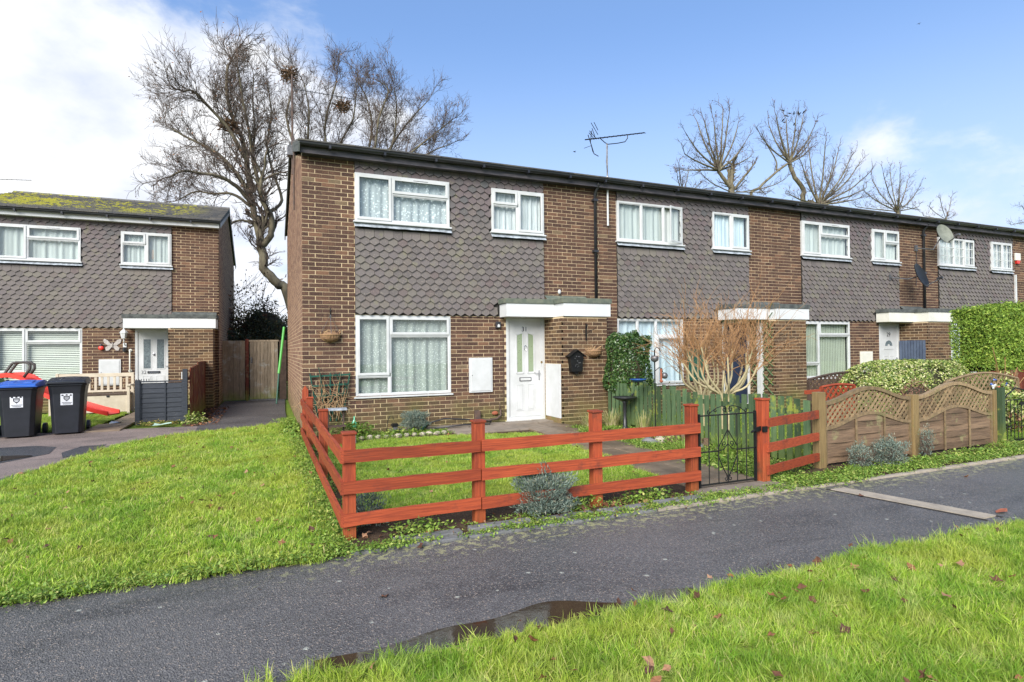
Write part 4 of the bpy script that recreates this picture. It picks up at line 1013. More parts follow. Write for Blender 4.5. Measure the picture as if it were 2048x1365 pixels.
b = MB(); b.ball((0, -.03, -.02), (.065, .035, .06), 12, 8); b.build('shell', M['red_plastic'], t, smooth=True); b = MB(); b.ball((0, -.03, .05), (.04, .03, .035), 10, 6); b.build('head', M['black_plastic'], t, smooth=True)
q = P_(261, 722); t = thing('grab_rail', 'cream vertical grab rail on the brick beside the door numbered 32', 'grab rail', (q.x, yw, q.z))
b = MB(); b.tube([(0, -.01, -.27), (0, -.06, -.27), (0, -.075, -.22), (0, -.075, .22), (0, -.06, .27), (0, -.01, .27)], .018, 8); b.build('rail', M['cream_paint'], t, smooth=True)
for z in (-.27, .27): b = MB(); b.ball((0, -.008, z), (.045, .01, .045), 10, 4); b.build('rose', M['cream_paint'], t)
b = MB(); qq = P_(289, 502); b.box((-2.96, 18.0 + .055, 4.02), (-2.80, 18.0 + .06, 4.27)); tag(b.build('paper_notice', simple('pink_paper', (0.75, 0.60, 0.50)), None), 'pinkish paper sheet stuck inside the small upstairs window of number 32', 'paper')
# alarm box and white trunking on the pier right of number 28
t = thing('alarm_box', 'white and red alarm box on the brick at the far right under the eaves', 'alarm box', (at(2032, 516, Y31).x, Y31 - .004, at(2032, 516, Y31).z))
b = MB(); b.box((-.13, -.07, -.10), (.13, -.001, .14)); b.build('case', M['cream_paint'], t, bevel=.02); b = MB(); b.prism([(-.10, -.101), (-.06, -.20), (.06, -.20), (.10, -.101)], -.065, -.002); b.build('strobe', M['red_plastic'], t)
b = MB(); x_ = 22.19; b.box((x_ - .02, Y31 - .05, 2.1), (x_ + .04, Y31 - .001, 3.72)); b.build('trunking', M['upvc'], h28)
b = MB(); x_ = .9 + X31 + 16.8 - .02; b.build('edge_trim', M['upvc'], h28) if b.v else None

# satellite dishes
def sdish(px, py, m, label, az, mast=(-.5, .0), r=.36):
    q = at(px, py, Y31 - .55); t = thing('satellite_dish', label, 'satellite dish', q)
    b = MB(); prof = []; n = len(b.v); R = Matrix.Rotation(math.radians(az), 3, 'Z') @ Matrix.Rotation(math.radians(-68), 3, 'X').inverted()
    R = Matrix.Rotation(math.radians(az), 3, 'Z') @ Matrix.Rotation(math.radians(70), 3, 'X')
    for sgn, off in ((1, 0), (-1, .012)):
        n = len(b.v); b.v.append(tuple(R @ Vector((0, 0, -.05 - off * 0 + (.012 if sgn < 0 else 0) * -1))))
        rings = 5; seg = 24
        for i in range(1, rings + 1):
            rr = r * i / rings
            for k in range(seg):
                a = 2 * PI * k / seg; v = Vector((rr * .92 * math.cos(a), rr * math.sin(a), -.05 + .06 * (i / rings) ** 2 - (.012 if sgn < 0 else 0))); b.v.append(tuple(R @ v))
        for k in range(seg):
            f = (n, n + 1 + k, n + 1 + (k + 1) % seg); b.face(f if sgn > 0 else f[::-1])
        for i in range(rings - 1):
            for k in range(seg):
                f = (n + 1 + i * seg + k, n + 1 + (i + 1) * seg + k, n + 1 + (i + 1) * seg + (k + 1) % seg, n + 1 + i * seg + (k + 1) % seg); b.face(f if sgn > 0 else f[::-1])
    b.build('dish', M[m], t, smooth=True)
    f = R @ Vector((0, -r * 1.0, 0)); e = R @ Vector((0, -r * .75, r * 1.15))
    b = MB(); b.bar(R @ Vector((0, -r * .9, .0)), e, .03, .02); b.build('feed_arm', M['galv'], t); b = MB(); b.tube([e, e + (R @ Vector((0, 0, 0.01))), e - (R @ Vector((0, -.02, .12)))], [.02, .035, .035], 8); b.build('feed_horn', M['black_plastic' if m != 'dish_grey' else 'galv'], t)
    bk = R @ Vector((0, 0, -.08)); w_ = Vector((mast[0], .52, mast[1])); b = MB(); b.tube([bk, bk + Vector((mast[0] * .5, .12, mast[1] - .05)), w_], .018, 6); b.box((w_.x - .05, .50, w_.z - .08), (w_.x + .05, .545, w_.z + .08)); b.build('wall_mount', M['galv'], t)
    b = MB(); b.tube([w_ + Vector((0, -.01, -.05)), (w_.x + .02, .535, w_.z - .5), (w_.x, .535, w_.z - 1.1)], .008, 4); b.build('cable', M['black_plastic'], t)
sdish(1843, 551, 'black_metal', 'black satellite dish on the pier between numbers 29 and 28', 12, (-.55, -.02))
sdish(1890, 468, 'dish_grey', 'grey satellite dish just below the gutter beside the black downpipe', -8, (-.45, -.35), .30)

# television aerials
def yagi(t, p0, p1, n, el, m='galv', tilt=(0, 0, 1), grow=1.0, fat=.008):
    b = MB(); p0 = Vector(p0); p1 = Vector(p1); b.tube([p0, p1], fat * 1.3, 5)
    d = (p1 - p0).normalized(); s_ = d.cross(Vector(tilt)).normalized()
    for i in range(n):
        c = p0.lerp(p1, .12 + .88 * i / (n - 1)); L = el * (1 - .25 * i / n); b.tube([c - s_ * L, c + s_ * L], fat * .8, 4)
    return b.build('boom', M[m], t)
q = at(1216, 452, Y31 - .06); t = thing('tv_aerial', 'television aerial on a mast at the eaves between numbers 31 and 30', 'aerial', (q.x, q.y, 0))
zt = at(1216, 288, q.y).z; zb = at(1216, 452, q.y).z; zm = at(1216, 362, q.y).z
b = MB(); b.tube([(0, 0, zb), (0, 0, zm + .1)], .022, 7); b.build('mast', M['upvc'], t)
b = MB(); b.tube([(0, 0, zm + .1), (0, 0, zt)], .017, 7); 
for k in range(9): a = k * .9; b.tube([(.02 * math.cos(a), .02 * math.sin(a), zt - .05 - k * .12), (.025 * math.cos(a + .9), .025 * math.sin(a + .9), zt - .17 - k * .12)], .006, 4)
b.build('upper_mast', M['galv'], t)
A = at(1170, 280, q.y - .1); B = at(1289, 266, q.y + .1); o3 = Vector((q.x, q.y, 0))
yagi(t, A - o3, B - o3, 13, .055, 'black_metal', (0, -.6, 1), fat=.010)
b = MB(); c0 = at(1185, 278, q.y - .1) - o3
for px, py in ((1195, 278), (1206, 285), (1215, 290), (1230, 287), (1245, 284), (1253, 278), (1254, 271)): pass
b.tube([at(*s, q.y) - o3 for s in ((1200, 277), (1210, 286), (1216, 289), (1235, 287), (1250, 284), (1255, 277), (1255, 271))], .010, 5)
for s in (((1182, 246), (1196, 270)), ((1179, 262), (1193, 279)), ((1184, 257), (1190, 274)), ((1188, 245), (1196, 261)), ((1178, 266), (1187, 277))): b.tube([at(*s[0], q.y - .15) - o3, at(*s[1], q.y - .1) - o3], .007, 4)
b.tube([at(*s, q.y - .12) - o3 for s in ((1176, 270), (1184, 295), (1188, 308), (1197, 313))], .009, 4); b.tube([at(*s, q.y - .12) - o3 for s in ((1168, 297), (1182, 292))], .006, 4); b.tube([at(*s, q.y - .12) - o3 for s in ((1183, 262), (1181, 285), (1186, 305))], .008, 4)
b.build('reflector', M['black_metal'], t)
t = thing('tv_aerial', 'tall thin aerial mast on the left gable of number 31', 'aerial', (0, 0, 0))
b = MB(); ya = Y31 + 2.2; pl = [at(590, 350, ya), at(588, 285, ya), at(586, 180, ya), at(585, 150, ya)]; pl[0].y = ya; b.tube([Vector((.50, ya, pl[0].z))] + [Vector((.50 + .0 * i, ya, p.z)) for i, p in enumerate(pl[1:])], .022, 6); b.build('mast', M['rust'], t)
zz = at(586, 178, ya).z; yagi(t, (.50, ya, zz), (2.05, ya + .1, zz + .02), 16, .06, 'galv', (0, 0, 1), fat=.007)
b = MB(); b.box((.40, ya - .1, at(585, 302, ya).z - .12), (.55, ya + .1, at(585, 302, ya).z + .08)); b.build('mast_bracket', M['galv'], t)
b = MB(); b.tube([(.515, ya - .3, 5.9), (.512, ya - .3, 4.9), (.515, ya - .3, 4.4)], .02, 5); b.build('cable', M['rust'], t)
t = thing('tv_aerial', 'aerial poking up over the mossy roof at the left edge of the photo', 'aerial', (0, 0, 0))
a_ = at(-60, 357, 21); c_ = at(62, 361, 21); yagi(t, a_, c_, 12, .05, 'galv', (0, 0, 1)); b = MB(); b.tube([Vector((a_.x + .2, a_.y, a_.z)), Vector((a_.x + .2, a_.y, 6.4))], .02, 5); b.build('mast', M['galv'], t)
t = thing('tv_aerial', 'distant aerial behind the roof of number 29 in front of a bare tree', 'aerial', (0, 0, 0))
a_ = at(1772, 407, 16); c_ = at(1838, 420, 16); yagi(t, a_, c_, 12, .06, 'galv', (0, 0, 1), fat=.012); b = MB(); b.tube([Vector((a_.x + .9, a_.y, a_.z)), Vector((a_.x + .9, a_.y, 6.0))], .025, 5); b.build('mast', M['galv'], t)
for k, (px, py) in enumerate(((1043, 350), (1233, 378), (1470, 402), (1781, 436), (2021, 463))):
    pass
# ------------------------------------------------------------------ red rail fence round the garden of number 31
def redpost(par, x, y, h, w=.095, top='cap'):
    b = MB(); b.box((x - w / 2, y - w / 2, -.03), (x + w / 2, y + w / 2, h)); p = b.build('post', M['red_z'], par, bevel=.004)
    if top == 'cap': b = MB(); b.box((x - w / 2 - .01, y - w / 2 - .01, h + .0005), (x + w / 2 + .01, y + w / 2 + .01, h + .022)); b.build('post_cap', M['red_x'], p, bevel=.006)
    return p
def rail(par, p, q, z0, z1, m='red_x', w=.096, t=.028):
    """a plank between two ground points, standing on edge, with a slightly wavy sawn edge"""
    n = 8; p = Vector((p[0], p[1], z0)); q = Vector((q[0], q[1], z1)); d = (q - p); s_ = Vector((-d.y, d.x, 0)).normalized() * t / 2; b = MB()
    for i in range(n + 1):
        c = p.lerp(q, i / n); e = random.uniform(-.004, .004); e2 = random.uniform(-.004, .004)
        for sx, zz in ((-1, -w / 2 + e), (1, -w / 2 + e), (1, w / 2 + e2), (-1, w / 2 + e2)): b.v.append(tuple(c + s_ * sx + Vector((0, 0, zz))))
    for i in range(n):
        for k in range(4): k2 = (k + 1) % 4; b.face((i * 4 + k, i * 4 + k2, (i + 1) * 4 + k2, (i + 1) * 4 + k))
    b.face((3, 2, 1, 0)); b.face(tuple(n * 4 + k for k in range(4)))
    return b.build('rail', M[m], par)
rf_ = thing('rail_fence', 'red-stained post and rail fence round the garden of number 31', 'fence')
FY = 4.75
for x, h in ((.595, .83), (1.69, .86), (2.875, .885), (4.02, .89)): redpost(rf_, x, FY, h)
for x, y, h in ((.60, 7.12, .79), (.60, 9.5, .76)): redpost(rf_, x, y, h)
b = MB(); b.prism([(-.05, 0), (.05, 0), (.05, .82), (0, .90), (-.05, .82)], -.012, .012); o = b.build('post', M['red_z'], rf_); o.location = (.60, 10.62, 0)
yf = FY - .064
for z, dz in ((.665, .0), (.418, .002), (.165, .012)):
    rail(rf_, (.545, yf), (1.685, yf), z + random.uniform(-.004, .004), z + dz); rail(rf_, (1.695, yf), (4.075, yf), z + dz * .6, z + dz + .006)
xs = .60 - .064
for z in (.665, .42, .165):
    rail(rf_, (xs, FY - .078), (xs - .005, 7.115), z, z - .01, 'red_y'); rail(rf_, (xs - .005, 7.125), (xs, 10.64), z - .01, z - .045, 'red_y')
sf = thing('rail_fence', 'short red three-rail fence between the black metal gate and the lattice fence', 'fence')
redpost(sf, 5.0, FY, .91, .10)
for z in (.665, .395, .15): rail(sf, (5.0, FY - .066), (6.165, 5.0), z, z - .0)
# black metal gate
g = thing('metal_gate', 'black wrought metal garden gate with scrolls between the red posts', 'gate', (4.10, FY, 0))
def bars(x0, x1, zb, zm, zt, par, n=5, y=0, m='black_metal'):
    for k, X in enumerate([x0, x1]): b = MB(); b.box((X - .012, y - .012, zb - .02), (X + .012, y + .012, zt + .02)); b.build('stile', M[m], par)
    for i in range(n): X = x0 + (x1 - x0) * (i + 1) / (n + 1); b = MB(); b.tube([(X, y, zb), (X, y, zt)], .006, 5); b.build('bar', M[m], par)
    for z in (zb, zt): b = MB(); b.box((x0, y - .013, z - .006), (x1, y + .013, z + .006)); b.build('rail', M[m], par)
    b = MB(); b.box((x0, y - .012, zm - .005), (x0 + (x1 - x0) * .33, y + .012, zm + .005)); b.box((x0 + (x1 - x0) * .67, y - .012, zm - .005), (x1, y + .012, zm + .005)); b.build('rail', M[m], par)
bars(.02, .79, .06, .40, .78, g)
def scroll(c, r, a0, turns, sgn=1):
    return [(c[0] + (r * (1 - .75 * t)) * math.cos(a0 + sgn * turns * 2 * PI * t), 0, c[1] + (r * (1 - .75 * t)) * math.sin(a0 + sgn * turns * 2 * PI * t)) for t in np.linspace(0, 1, 14)]
for s_ in (-1, 1):
    cx = .405
    for pts in ([(cx + s_ * .02, 0, .80), (cx + s_ * .03, 0, .86), (cx + s_ * .08, 0, .87), (cx + s_ * .16, 0, .85), (cx + s_ * .25, 0, .80)], scroll((cx + s_ * .045, .835), .032, PI / 2, 1.2, s_), scroll((cx + s_ * .25, .81), .025, PI / 2, 1.1, -s_),
                [(cx, 0, .62), (cx + s_ * .06, 0, .53), (cx + s_ * .128, 0, .44), (cx + s_ * .128, 0, .34), (cx + s_ * .06, 0, .20), (cx, 0, .11)], scroll((cx + s_ * .03, .10), .028, PI / 2, 1.1, s_), scroll((cx + s_ * .05, .47), .03, -PI / 2, 1.2, s_),
                [(cx, 0, .47), (cx + s_ * .06, 0, .41), (cx + s_ * .128, 0, .40)], scroll((cx + s_ * .17, .83), .02, 0, 1, s_)):
        b = MB(); b.tube(pts, .0055, 4); b.build('scroll', M['black_metal'], g)
b = MB(); b.obox((.82, -.02, .60), (.05, 0, .012), (0, .012, 0), (-.008, 0, .02)); b.obox((.87, -.06, .60), (.03, 0, .0), (0, .01, 0), (0, 0, .03)); b.tube([(.72, -.02, .57), (.80, -.02, .61)], .012, 5); b.build('latch', M['black_metal'], g)
# green picket fence
pf = thing('picket_fence', 'mossy green picket fence between the gardens of numbers 31 and 30', 'fence', (6.22, 5.12, 0))
n = 36; y = .02
for i in range(n):
    w = .086 + random.uniform(-.010, .006); h = .81 + .025 * math.sin(i * .35) + random.uniform(-.012, .012) + (.02 if i < 8 else 0)
    b = MB(); b.v = [(-.035, y, .02), (-.035, y + w, .02), (-.035, y + w, h), (-.035, y, h), (-.018, y, .02), (-.018, y + w, .02), (-.018, y + w, h), (-.018, y, h)]
    for f in ((0, 3, 2, 1), (4, 5, 6, 7), (3, 7, 6, 2), (0, 4, 7, 3), (1, 2, 6, 5), (0, 1, 5, 4)): b.face(f)
    o = b.build('picket', M['green_wood'], pf); o.rotation_euler = (random.uniform(-.02, .02), 0, 0); y += .128 + random.uniform(-.006, .006)
for z in (.2, .62): b = MB(); b.box((-.017, 0, z), (.02, 4.6, z + .07)); b.build('rail', M['green_wood'], pf)
for yy in (.9, 2.7, 4.62): b = MB(); b.box((.021, yy, 0), (.09, yy + .08, .84)); b.build('post', M['brown_red' if yy > 4 else 'green_wood'], pf)
# lattice-topped panel fence
lf = thing('lattice_fence', 'weathered timber fence with wavy lattice tops beside the footpath', 'fence')
YP = 5.05
for x, h in ((6.245, .93), (8.02, .83)):
    b = MB(); b.box((x - .06, YP - .05, -.02), (x + .06, YP + .05, h)); b.build('post', M['post_wood'], lf, bevel=.004)
b = MB(); b.box((9.80, YP - .045, 0), (9.87, YP + .045, .82)); b.build('post', M['post_wood'], lf, bevel=.004)
def wave(u, base, amp): return base + amp * (math.cos((u - .5) * 2 * PI) * .5 + .5)
for x0, x1 in ((6.315, 7.95), (8.09, 9.79)):
    W = x1 - x0; N = 22
    tp = lambda u: wave(u, .785, .165); lp = lambda u: wave(u, .475, .155)
    for nm, fn, hh in (('top_rail', tp, .045), ('curved_rail', lp, .038)):
        b = MB()
        for i in range(N + 1):
            u = i / N; x = x0 + W * u; z = fn(u)
            b.v += [(x, YP - .03, z - hh / 2), (x, YP + .03, z - hh / 2), (x, YP + .03, z + hh / 2), (x, YP - .03, z + hh / 2)]
        for i in range(N):
            for k in range(4): k2 = (k + 1) % 4; b.face((i * 4 + k2, i * 4 + k, (i + 1) * 4 + k, (i + 1) * 4 + k2))
        b.face((0, 1, 2, 3)); b.face((N * 4 + 3, N * 4 + 2, N * 4 + 1, N * 4)); b.build(nm, M['lattice_wood'], lf)
    for X in (x0, x1 - .035): b = MB(); b.box((X, YP - .028, .03), (X + .035, YP + .028, .76)); b.build('frame_side', M['lattice_wood'], lf)
    # diagonal lattice strips, both ways, each one a piece
    for sgn, yy in ((1, YP - .008), (-1, YP + .004)):
        s0 = -1.2
        while s0 < W + 1.2:
            pts = []
            for k in range(61):
                x = s0 + sgn * (k / 60) * .9 * .75; z = .30 + (k / 60) * .75 * .9 + 0
                u = x / W
                if 0.02 < u < .98 and lp(u) < z < tp(u): pts.append((x0 + x, z))
            if len(pts) > 5:
                b = MB(); b.bar((pts[0][0], yy, pts[0][1]), (pts[-1][0], yy, pts[-1][1]), .008, .028, (-sgn, 0, 1)); b.build('lattice_strip', M['lattice_wood'], lf)
            s0 += .088
    # horizontal woven boards below, proud of each other
    z = .04; k = 0
    while z < .60:
        hz = .082
        b = MB(); n = 16; top_, bot_ = [], []
        for i in range(n + 1):
            u = i / n; cap = lp(u) - .02; zz0 = min(z, cap); zz1 = min(z + hz + .006, cap); off = .010 * math.sin(u * PI * 3 + (PI if k % 2 else 0)); x = x0 + .03 + (W - .06) * u
            b.v += [(x, YP - .012 + off, zz0), (x, YP - .002 + off, zz0), (x, YP - .002 + off, zz1), (x, YP - .012 + off, zz1)]
        for i in range(n):
            for q in range(4): q2 = (q + 1) % 4; b.face((i * 4 + q2, i * 4 + q, (i + 1) * 4 + q, (i + 1) * 4 + q2))
        b.build('board', M['panel_wood'], lf); z += hz; k += 1
    for u in (.34, .67):
        X = x0 + W * u; b = MB(); b.box((X - .014, YP - .036, .03), (X + .014, YP - .024, lp(u) - .02)); b.build('batten', M['lattice_wood'], lf)
# green-posted metal gate at the right edge
g2 = thing('metal_gate', 'metal garden gate with green posts at the right edge of the photo', 'gate', (9.95, 5.0, 0))
for x in (0, .78): b = MB(); b.box((x - .04, -.04, 0), (x + .04, .04, .86)); b.build('post', M['green_wood'], g2)
bars(.06, .72, .05, .26, .66, g2, 6)
b = MB(); b.tube([(.06, 0, .66), (.16, 0, .74), (.30, 0, .80), (.38, 0, .84)], .01, 5); b.tube([(.72, 0, .70), (.6, 0, .80), (.38, 0, .84)], .01, 5); b.box((.45, -.03, .58), (.76, -.01, .62)); b.build('scroll', M['black_metal'], g2)
# rear fences: dark lattice, orange trellis panel, dark red boards under the hedge
rl = thing('arched_lattice_fence', 'dark brown arched lattice panel below the ground window of number 29', 'fence', (8.42, 7.0, 0))
def arch_lattice(par, W, h0, h1, ztop, m, step_=.10, arch=.10, rot=0):
    N = 14; b = MB(); f = lambda u: ztop - arch * (1 - math.sin(u * PI))
    b.tube([(W * i / N, 0, f(i / N)) for i in range(N + 1)], .022, 5); b.build('top_rail', M[m], par)
    for sgn, yy in ((1, -.006), (-1, .006)):
        s0 = -h1
        while s0 < W + h1:
            pts = [(s0 + sgn * k / 40 * h1, h0 + k / 40 * h1) for k in range(41)]; pts = [p for p in pts if 0 <= p[0] <= W and p[1] < f(p[0] / W)]
            if len(pts) > 3: b = MB(); b.bar((pts[0][0], yy, pts[0][1]), (pts[-1][0], yy, pts[-1][1]), .008, .03, (-sgn, 0, 1)); b.build('lattice_strip', M[m], par)
            s0 += step_
    for X in (0, W): b = MB(); b.box((X - .02, -.02, 0), (X + .02, .02, f(min(1, X / W)))); b.build('post', M[m], par)
M['dark_lattice'] = woodmat('dark_brown_lattice', (0.09, 0.06, 0.045), (0.06, 0.04, 0.03))
arch_lattice(rl, 1.9, .5, .55, 1.03, 'dark_lattice')
b = MB(); b.box((0, .03, 0), (1.9, .05, .5)); b.build('panel', M['dark_lattice'], rl)
ot = thing('garden_trellis', 'orange-red stained trellis panel behind the wavy lattice fence', 'trellis', (7.72, 6.2, 0), .05)
arch_lattice(ot, .78, .45, .5, .90, 'red_x', .12, .03); b = MB(); b.box((-.35, -.02, .78), (.0, .02, .84)); b.build('rail', M['red_x'], ot)
for i in range(3): b = MB(); b.box((.05 + i * .21, .012, .05), (.05 + i * .21 + .19, .03, .52)); b.build('board', M['red_z'], ot)
df = thing('board_fence', 'dark red-brown board fence under the tall green hedge at the right', 'fence', (12.7, 6.55, 0))
for i in range(26): b = MB(); b.box((i * .16, random.uniform(0, .006), 0), (i * .16 + .152, .02, .98)); b.build('board', M['brown_red'], df)
ct = thing('curved_rail_panel', 'arched timber rail panel behind the gate at the right edge', 'fence', (9.95, 5.75, 0))
arch_lattice(ct, 2.0, .7, .3, 1.02, 'lattice_wood', .12, .12)

# ------------------------------------------------------------------ alley gate, green pole
ag = thing('board_gate', 'weathered timber board gate closing the alley between the two houses', 'gate', (-.50, 19.3, 0))
for i in range(8): b = MB(); b.box((i * .1, random.uniform(-.004, .004), .04), (i * .1 + .094, .022, 1.80)); b.build('board', M['grey_wood'], ag)
b = MB(); b.box((-.02, -.012, 1.80), (.82, .03, 1.85)); b.build('top_rail', M['grey_wood'], ag); b = MB(); b.box((.03, -.03, 1.15), (.07, -.006, 1.32)); b.build('handle', M['galv'], ag)
b = MB(); b.box((-.0, -.10, .0), (.8, .03, .035)); b.build('threshold', M['galv'], ag)
af = thing('board_fence', 'mossy grey board fence filling the alley left of the board gate', 'fence', (-1.25, 19.3, 0))
for i in range(4): b = MB(); b.box((i * .155, random.uniform(-.004, .004), .03), (i * .155 + .15, .022, 1.83)); b.build('board', M['grey_wood'], af)
b = MB(); b.box((.63, -.03, 0), (.72, .05, 1.88)); b.build('post', M['brown_red'], af)
ap = thing('board_fence', 'narrow dark timber upright right of the alley gate, by the gable wall', 'fence', (.34, 19.3, 0)); b = MB(); b.box((0, 0, 0), (.20, .03, 1.84)); b.build('board', M['dark_lattice'], ap)
gp = thing('garden_pole', 'bright green plastic pole leaning on the gable wall beside the alley gate', 'pole')
A = at(568, 655, 18.6); B = at(553, 805, 17.6); B.z = .01; mid_ = A.lerp(B, .62); mid_.z += .0; mid_.x += -.02
b = MB(); b.tube([A, mid_], .035, 8); b.build('sleeve', M['green_pole'], gp); b = MB(); b.tube([mid_, B], .022, 8); b.build('pole', M['green_paint'], gp)
# ------------------------------------------------------------------ low grey fence and red-brown fence of house 32
lg = thing('panel_fence', 'low dark grey overlap fence panel in front of the door numbered 32', 'fence', (-2.52, 14.0, 0))
for i in range(8): z = .05 + i * .10; b = MB(); b.v = [(.06, -.012, z), (.86, -.012, z), (.86, .004, z + .112), (.06, .004, z + .112), (.06, .0, z), (.86, .0, z), (.86, .012, z + .112), (.06, .012, z + .112)]; [b.face(f) for f in ((0, 1, 2, 3), (7, 6, 5, 4), (0, 4, 5, 1), (3, 2, 6, 7), (0, 3, 7, 4), (1, 5, 6, 2))]; b.build('slat', M['grey_paint'], lg)
for a in ((0, .02), (.86, .97)): b = MB(); b.box((a[0], -.045, 0), (a[0] + .09, .05, .93 if a[0] < .5 else 1.14)); b.build('post', M['grey_paint'], lg, bevel=.004)
for X in (.09, .53, .84): b = MB(); b.box((X, -.026, .04), (X + .022, -.0125, .88)); b.build('batten', M['grey_paint'], lg)
b = MB(); b.box((.05, -.03, .881), (.87, .03, .905)); b.build('top_rail', M['grey_paint'], lg)
b = MB(); 
for k in range(6): b.tube([(.02 + k * .045, 0, .905), (.02 + k * .045, 0, .95)], .008, 4)
b.build('spike_strip', M['black_plastic'], lg)
b = MB(); b.box((.84, -.05, .93), (.855, -.03, 1.08)); b.build('white_tag', M['upvc'], lg)
rb = thing('board_fence', 'mossy red-brown close-boarded fence running back beside the alley', 'fence', (-1.53, 14.06, 0))
y = 0; i = 0
while y < 3.7:
    h = 1.16 + (.10 if y > 1.2 else .04 * y); b = MB(); b.box((-.012 + .006 * (i % 2), y, 0), (.010 + .006 * (i % 2), y + .46, h)); b.build('board', M['brown_red'], rb); y += .47; i += 1
for z in (.3, .9): b = MB(); b.box((-.05, 0, z), (-.013, 3.7, z + .06)); b.build('rail', M['brown_red'], rb)
# ------------------------------------------------------------------ bench
bn = thing('storage_bench', 'beige slatted garden bench with box seat under the window of number 32', 'bench', (-4.75, 16.75, 0.0))
L = 1.62; sc_ = 1.0
def bx(nm, a, c, m='beige_paint'): b = MB(); b.box(a, c); return b.build(nm, M[m], bn, bevel=.005)
for X in (0, L - .06): bx('leg', (X, .0, 0), (X + .06, .06, .68)); bx('leg', (X, .48, 0), (X + .06, .54, 1.0))
bx('top_rail', (.06, .49, .90), (L - .06, .53, .99)); bx('back_rail', (.06, .492, .52), (L - .06, .528, .57))
for i in range(11): X = .12 + i * .132; bx('back_slat', (X, .50, .57), (X + .055, .52, .90))
bx('seat', (.03, .02, .46), (L - .03, .50, .50), 'dark_lattice'); bx('seat_box_front', (.06, .03, .05), (L - .06, .05, .455)); bx('seat_box_side', (.06, .05, .05), (.08, .48, .455)); bx('seat_box_side', (L - .08, .05, .05), (L - .06, .48, .455))
for X in (-.01, L - .06): bx('armrest', (X, -.03, .681), (X + .08, .50, .72))
bx('clasp', (L * .7, .012, .42), (L * .7 + .06, .028, .46), 'black_plastic')
# ------------------------------------------------------------------ red slide and its dark handle bars
sl = thing('toy_slide', 'red plastic toy slide with dark metal handle bars behind the wheelie bins', 'slide')
YS = 14.9
def chute(pts, w, name='chute'):
    b = MB(); P = [at(*p[:2], p[2]) for p in pts]; n = len(P); lat = Vector((.35, 1, 0)).normalized() * w / 2; pr = [(-1, .06), (-.9, .07), (-.85, .0), (.85, 0), (.9, .07), (1, .06), (1, -.02), (-1, -.02)]
    for p in P:
        for s_, z in pr: b.v.append(tuple(p + lat * s_ + Vector((0, 0, z))))
    k_ = len(pr)
    for i in range(n - 1):
        for k in range(k_): k2 = (k + 1) % k_; b.face((i * k_ + k, i * k_ + k2, (i + 1) * k_ + k2, (i + 1) * k_ + k))
    return b.build(name, M['red_plastic'], sl, smooth=False)
chute([(8, 754, 15.2), (30, 752, 15.1), (55, 757, 15.0), (75, 770, 14.9), (100, 790, 14.8), (130, 803, 14.7), (165, 812, 14.6), (200, 822, 14.5), (228, 828, 14.4)], .42)
b = MB()
for dx, yy in ((0, 15.0), (9, 15.35)): b.tube([at(x + dx, y, yy) for x, y in ((4, 757), (12, 744), (24, 728), (32, 725), (52, 725), (60, 730), (60, 738), (46, 757))], .028, 7)
b.build('handle_bar', M['handle'] if 'handle' in M else M.setdefault('handle', simple('grey_brown_tube', (0.09, 0.08, 0.075), (0.06, 0.055, 0.05), 5, 0.5)), sl, smooth=True)
b = MB(); q0 = at(30, 800, 15.2); b.tube([at(15, 760, 15.2), Vector((at(15, 760, 15.2).x, 15.3, 0))], .03, 6); b.tube([at(60, 765, 15.2), Vector((at(60, 765, 15.2).x, 15.3, 0))], .03, 6); b.build('ladder_leg', M['handle'], sl)
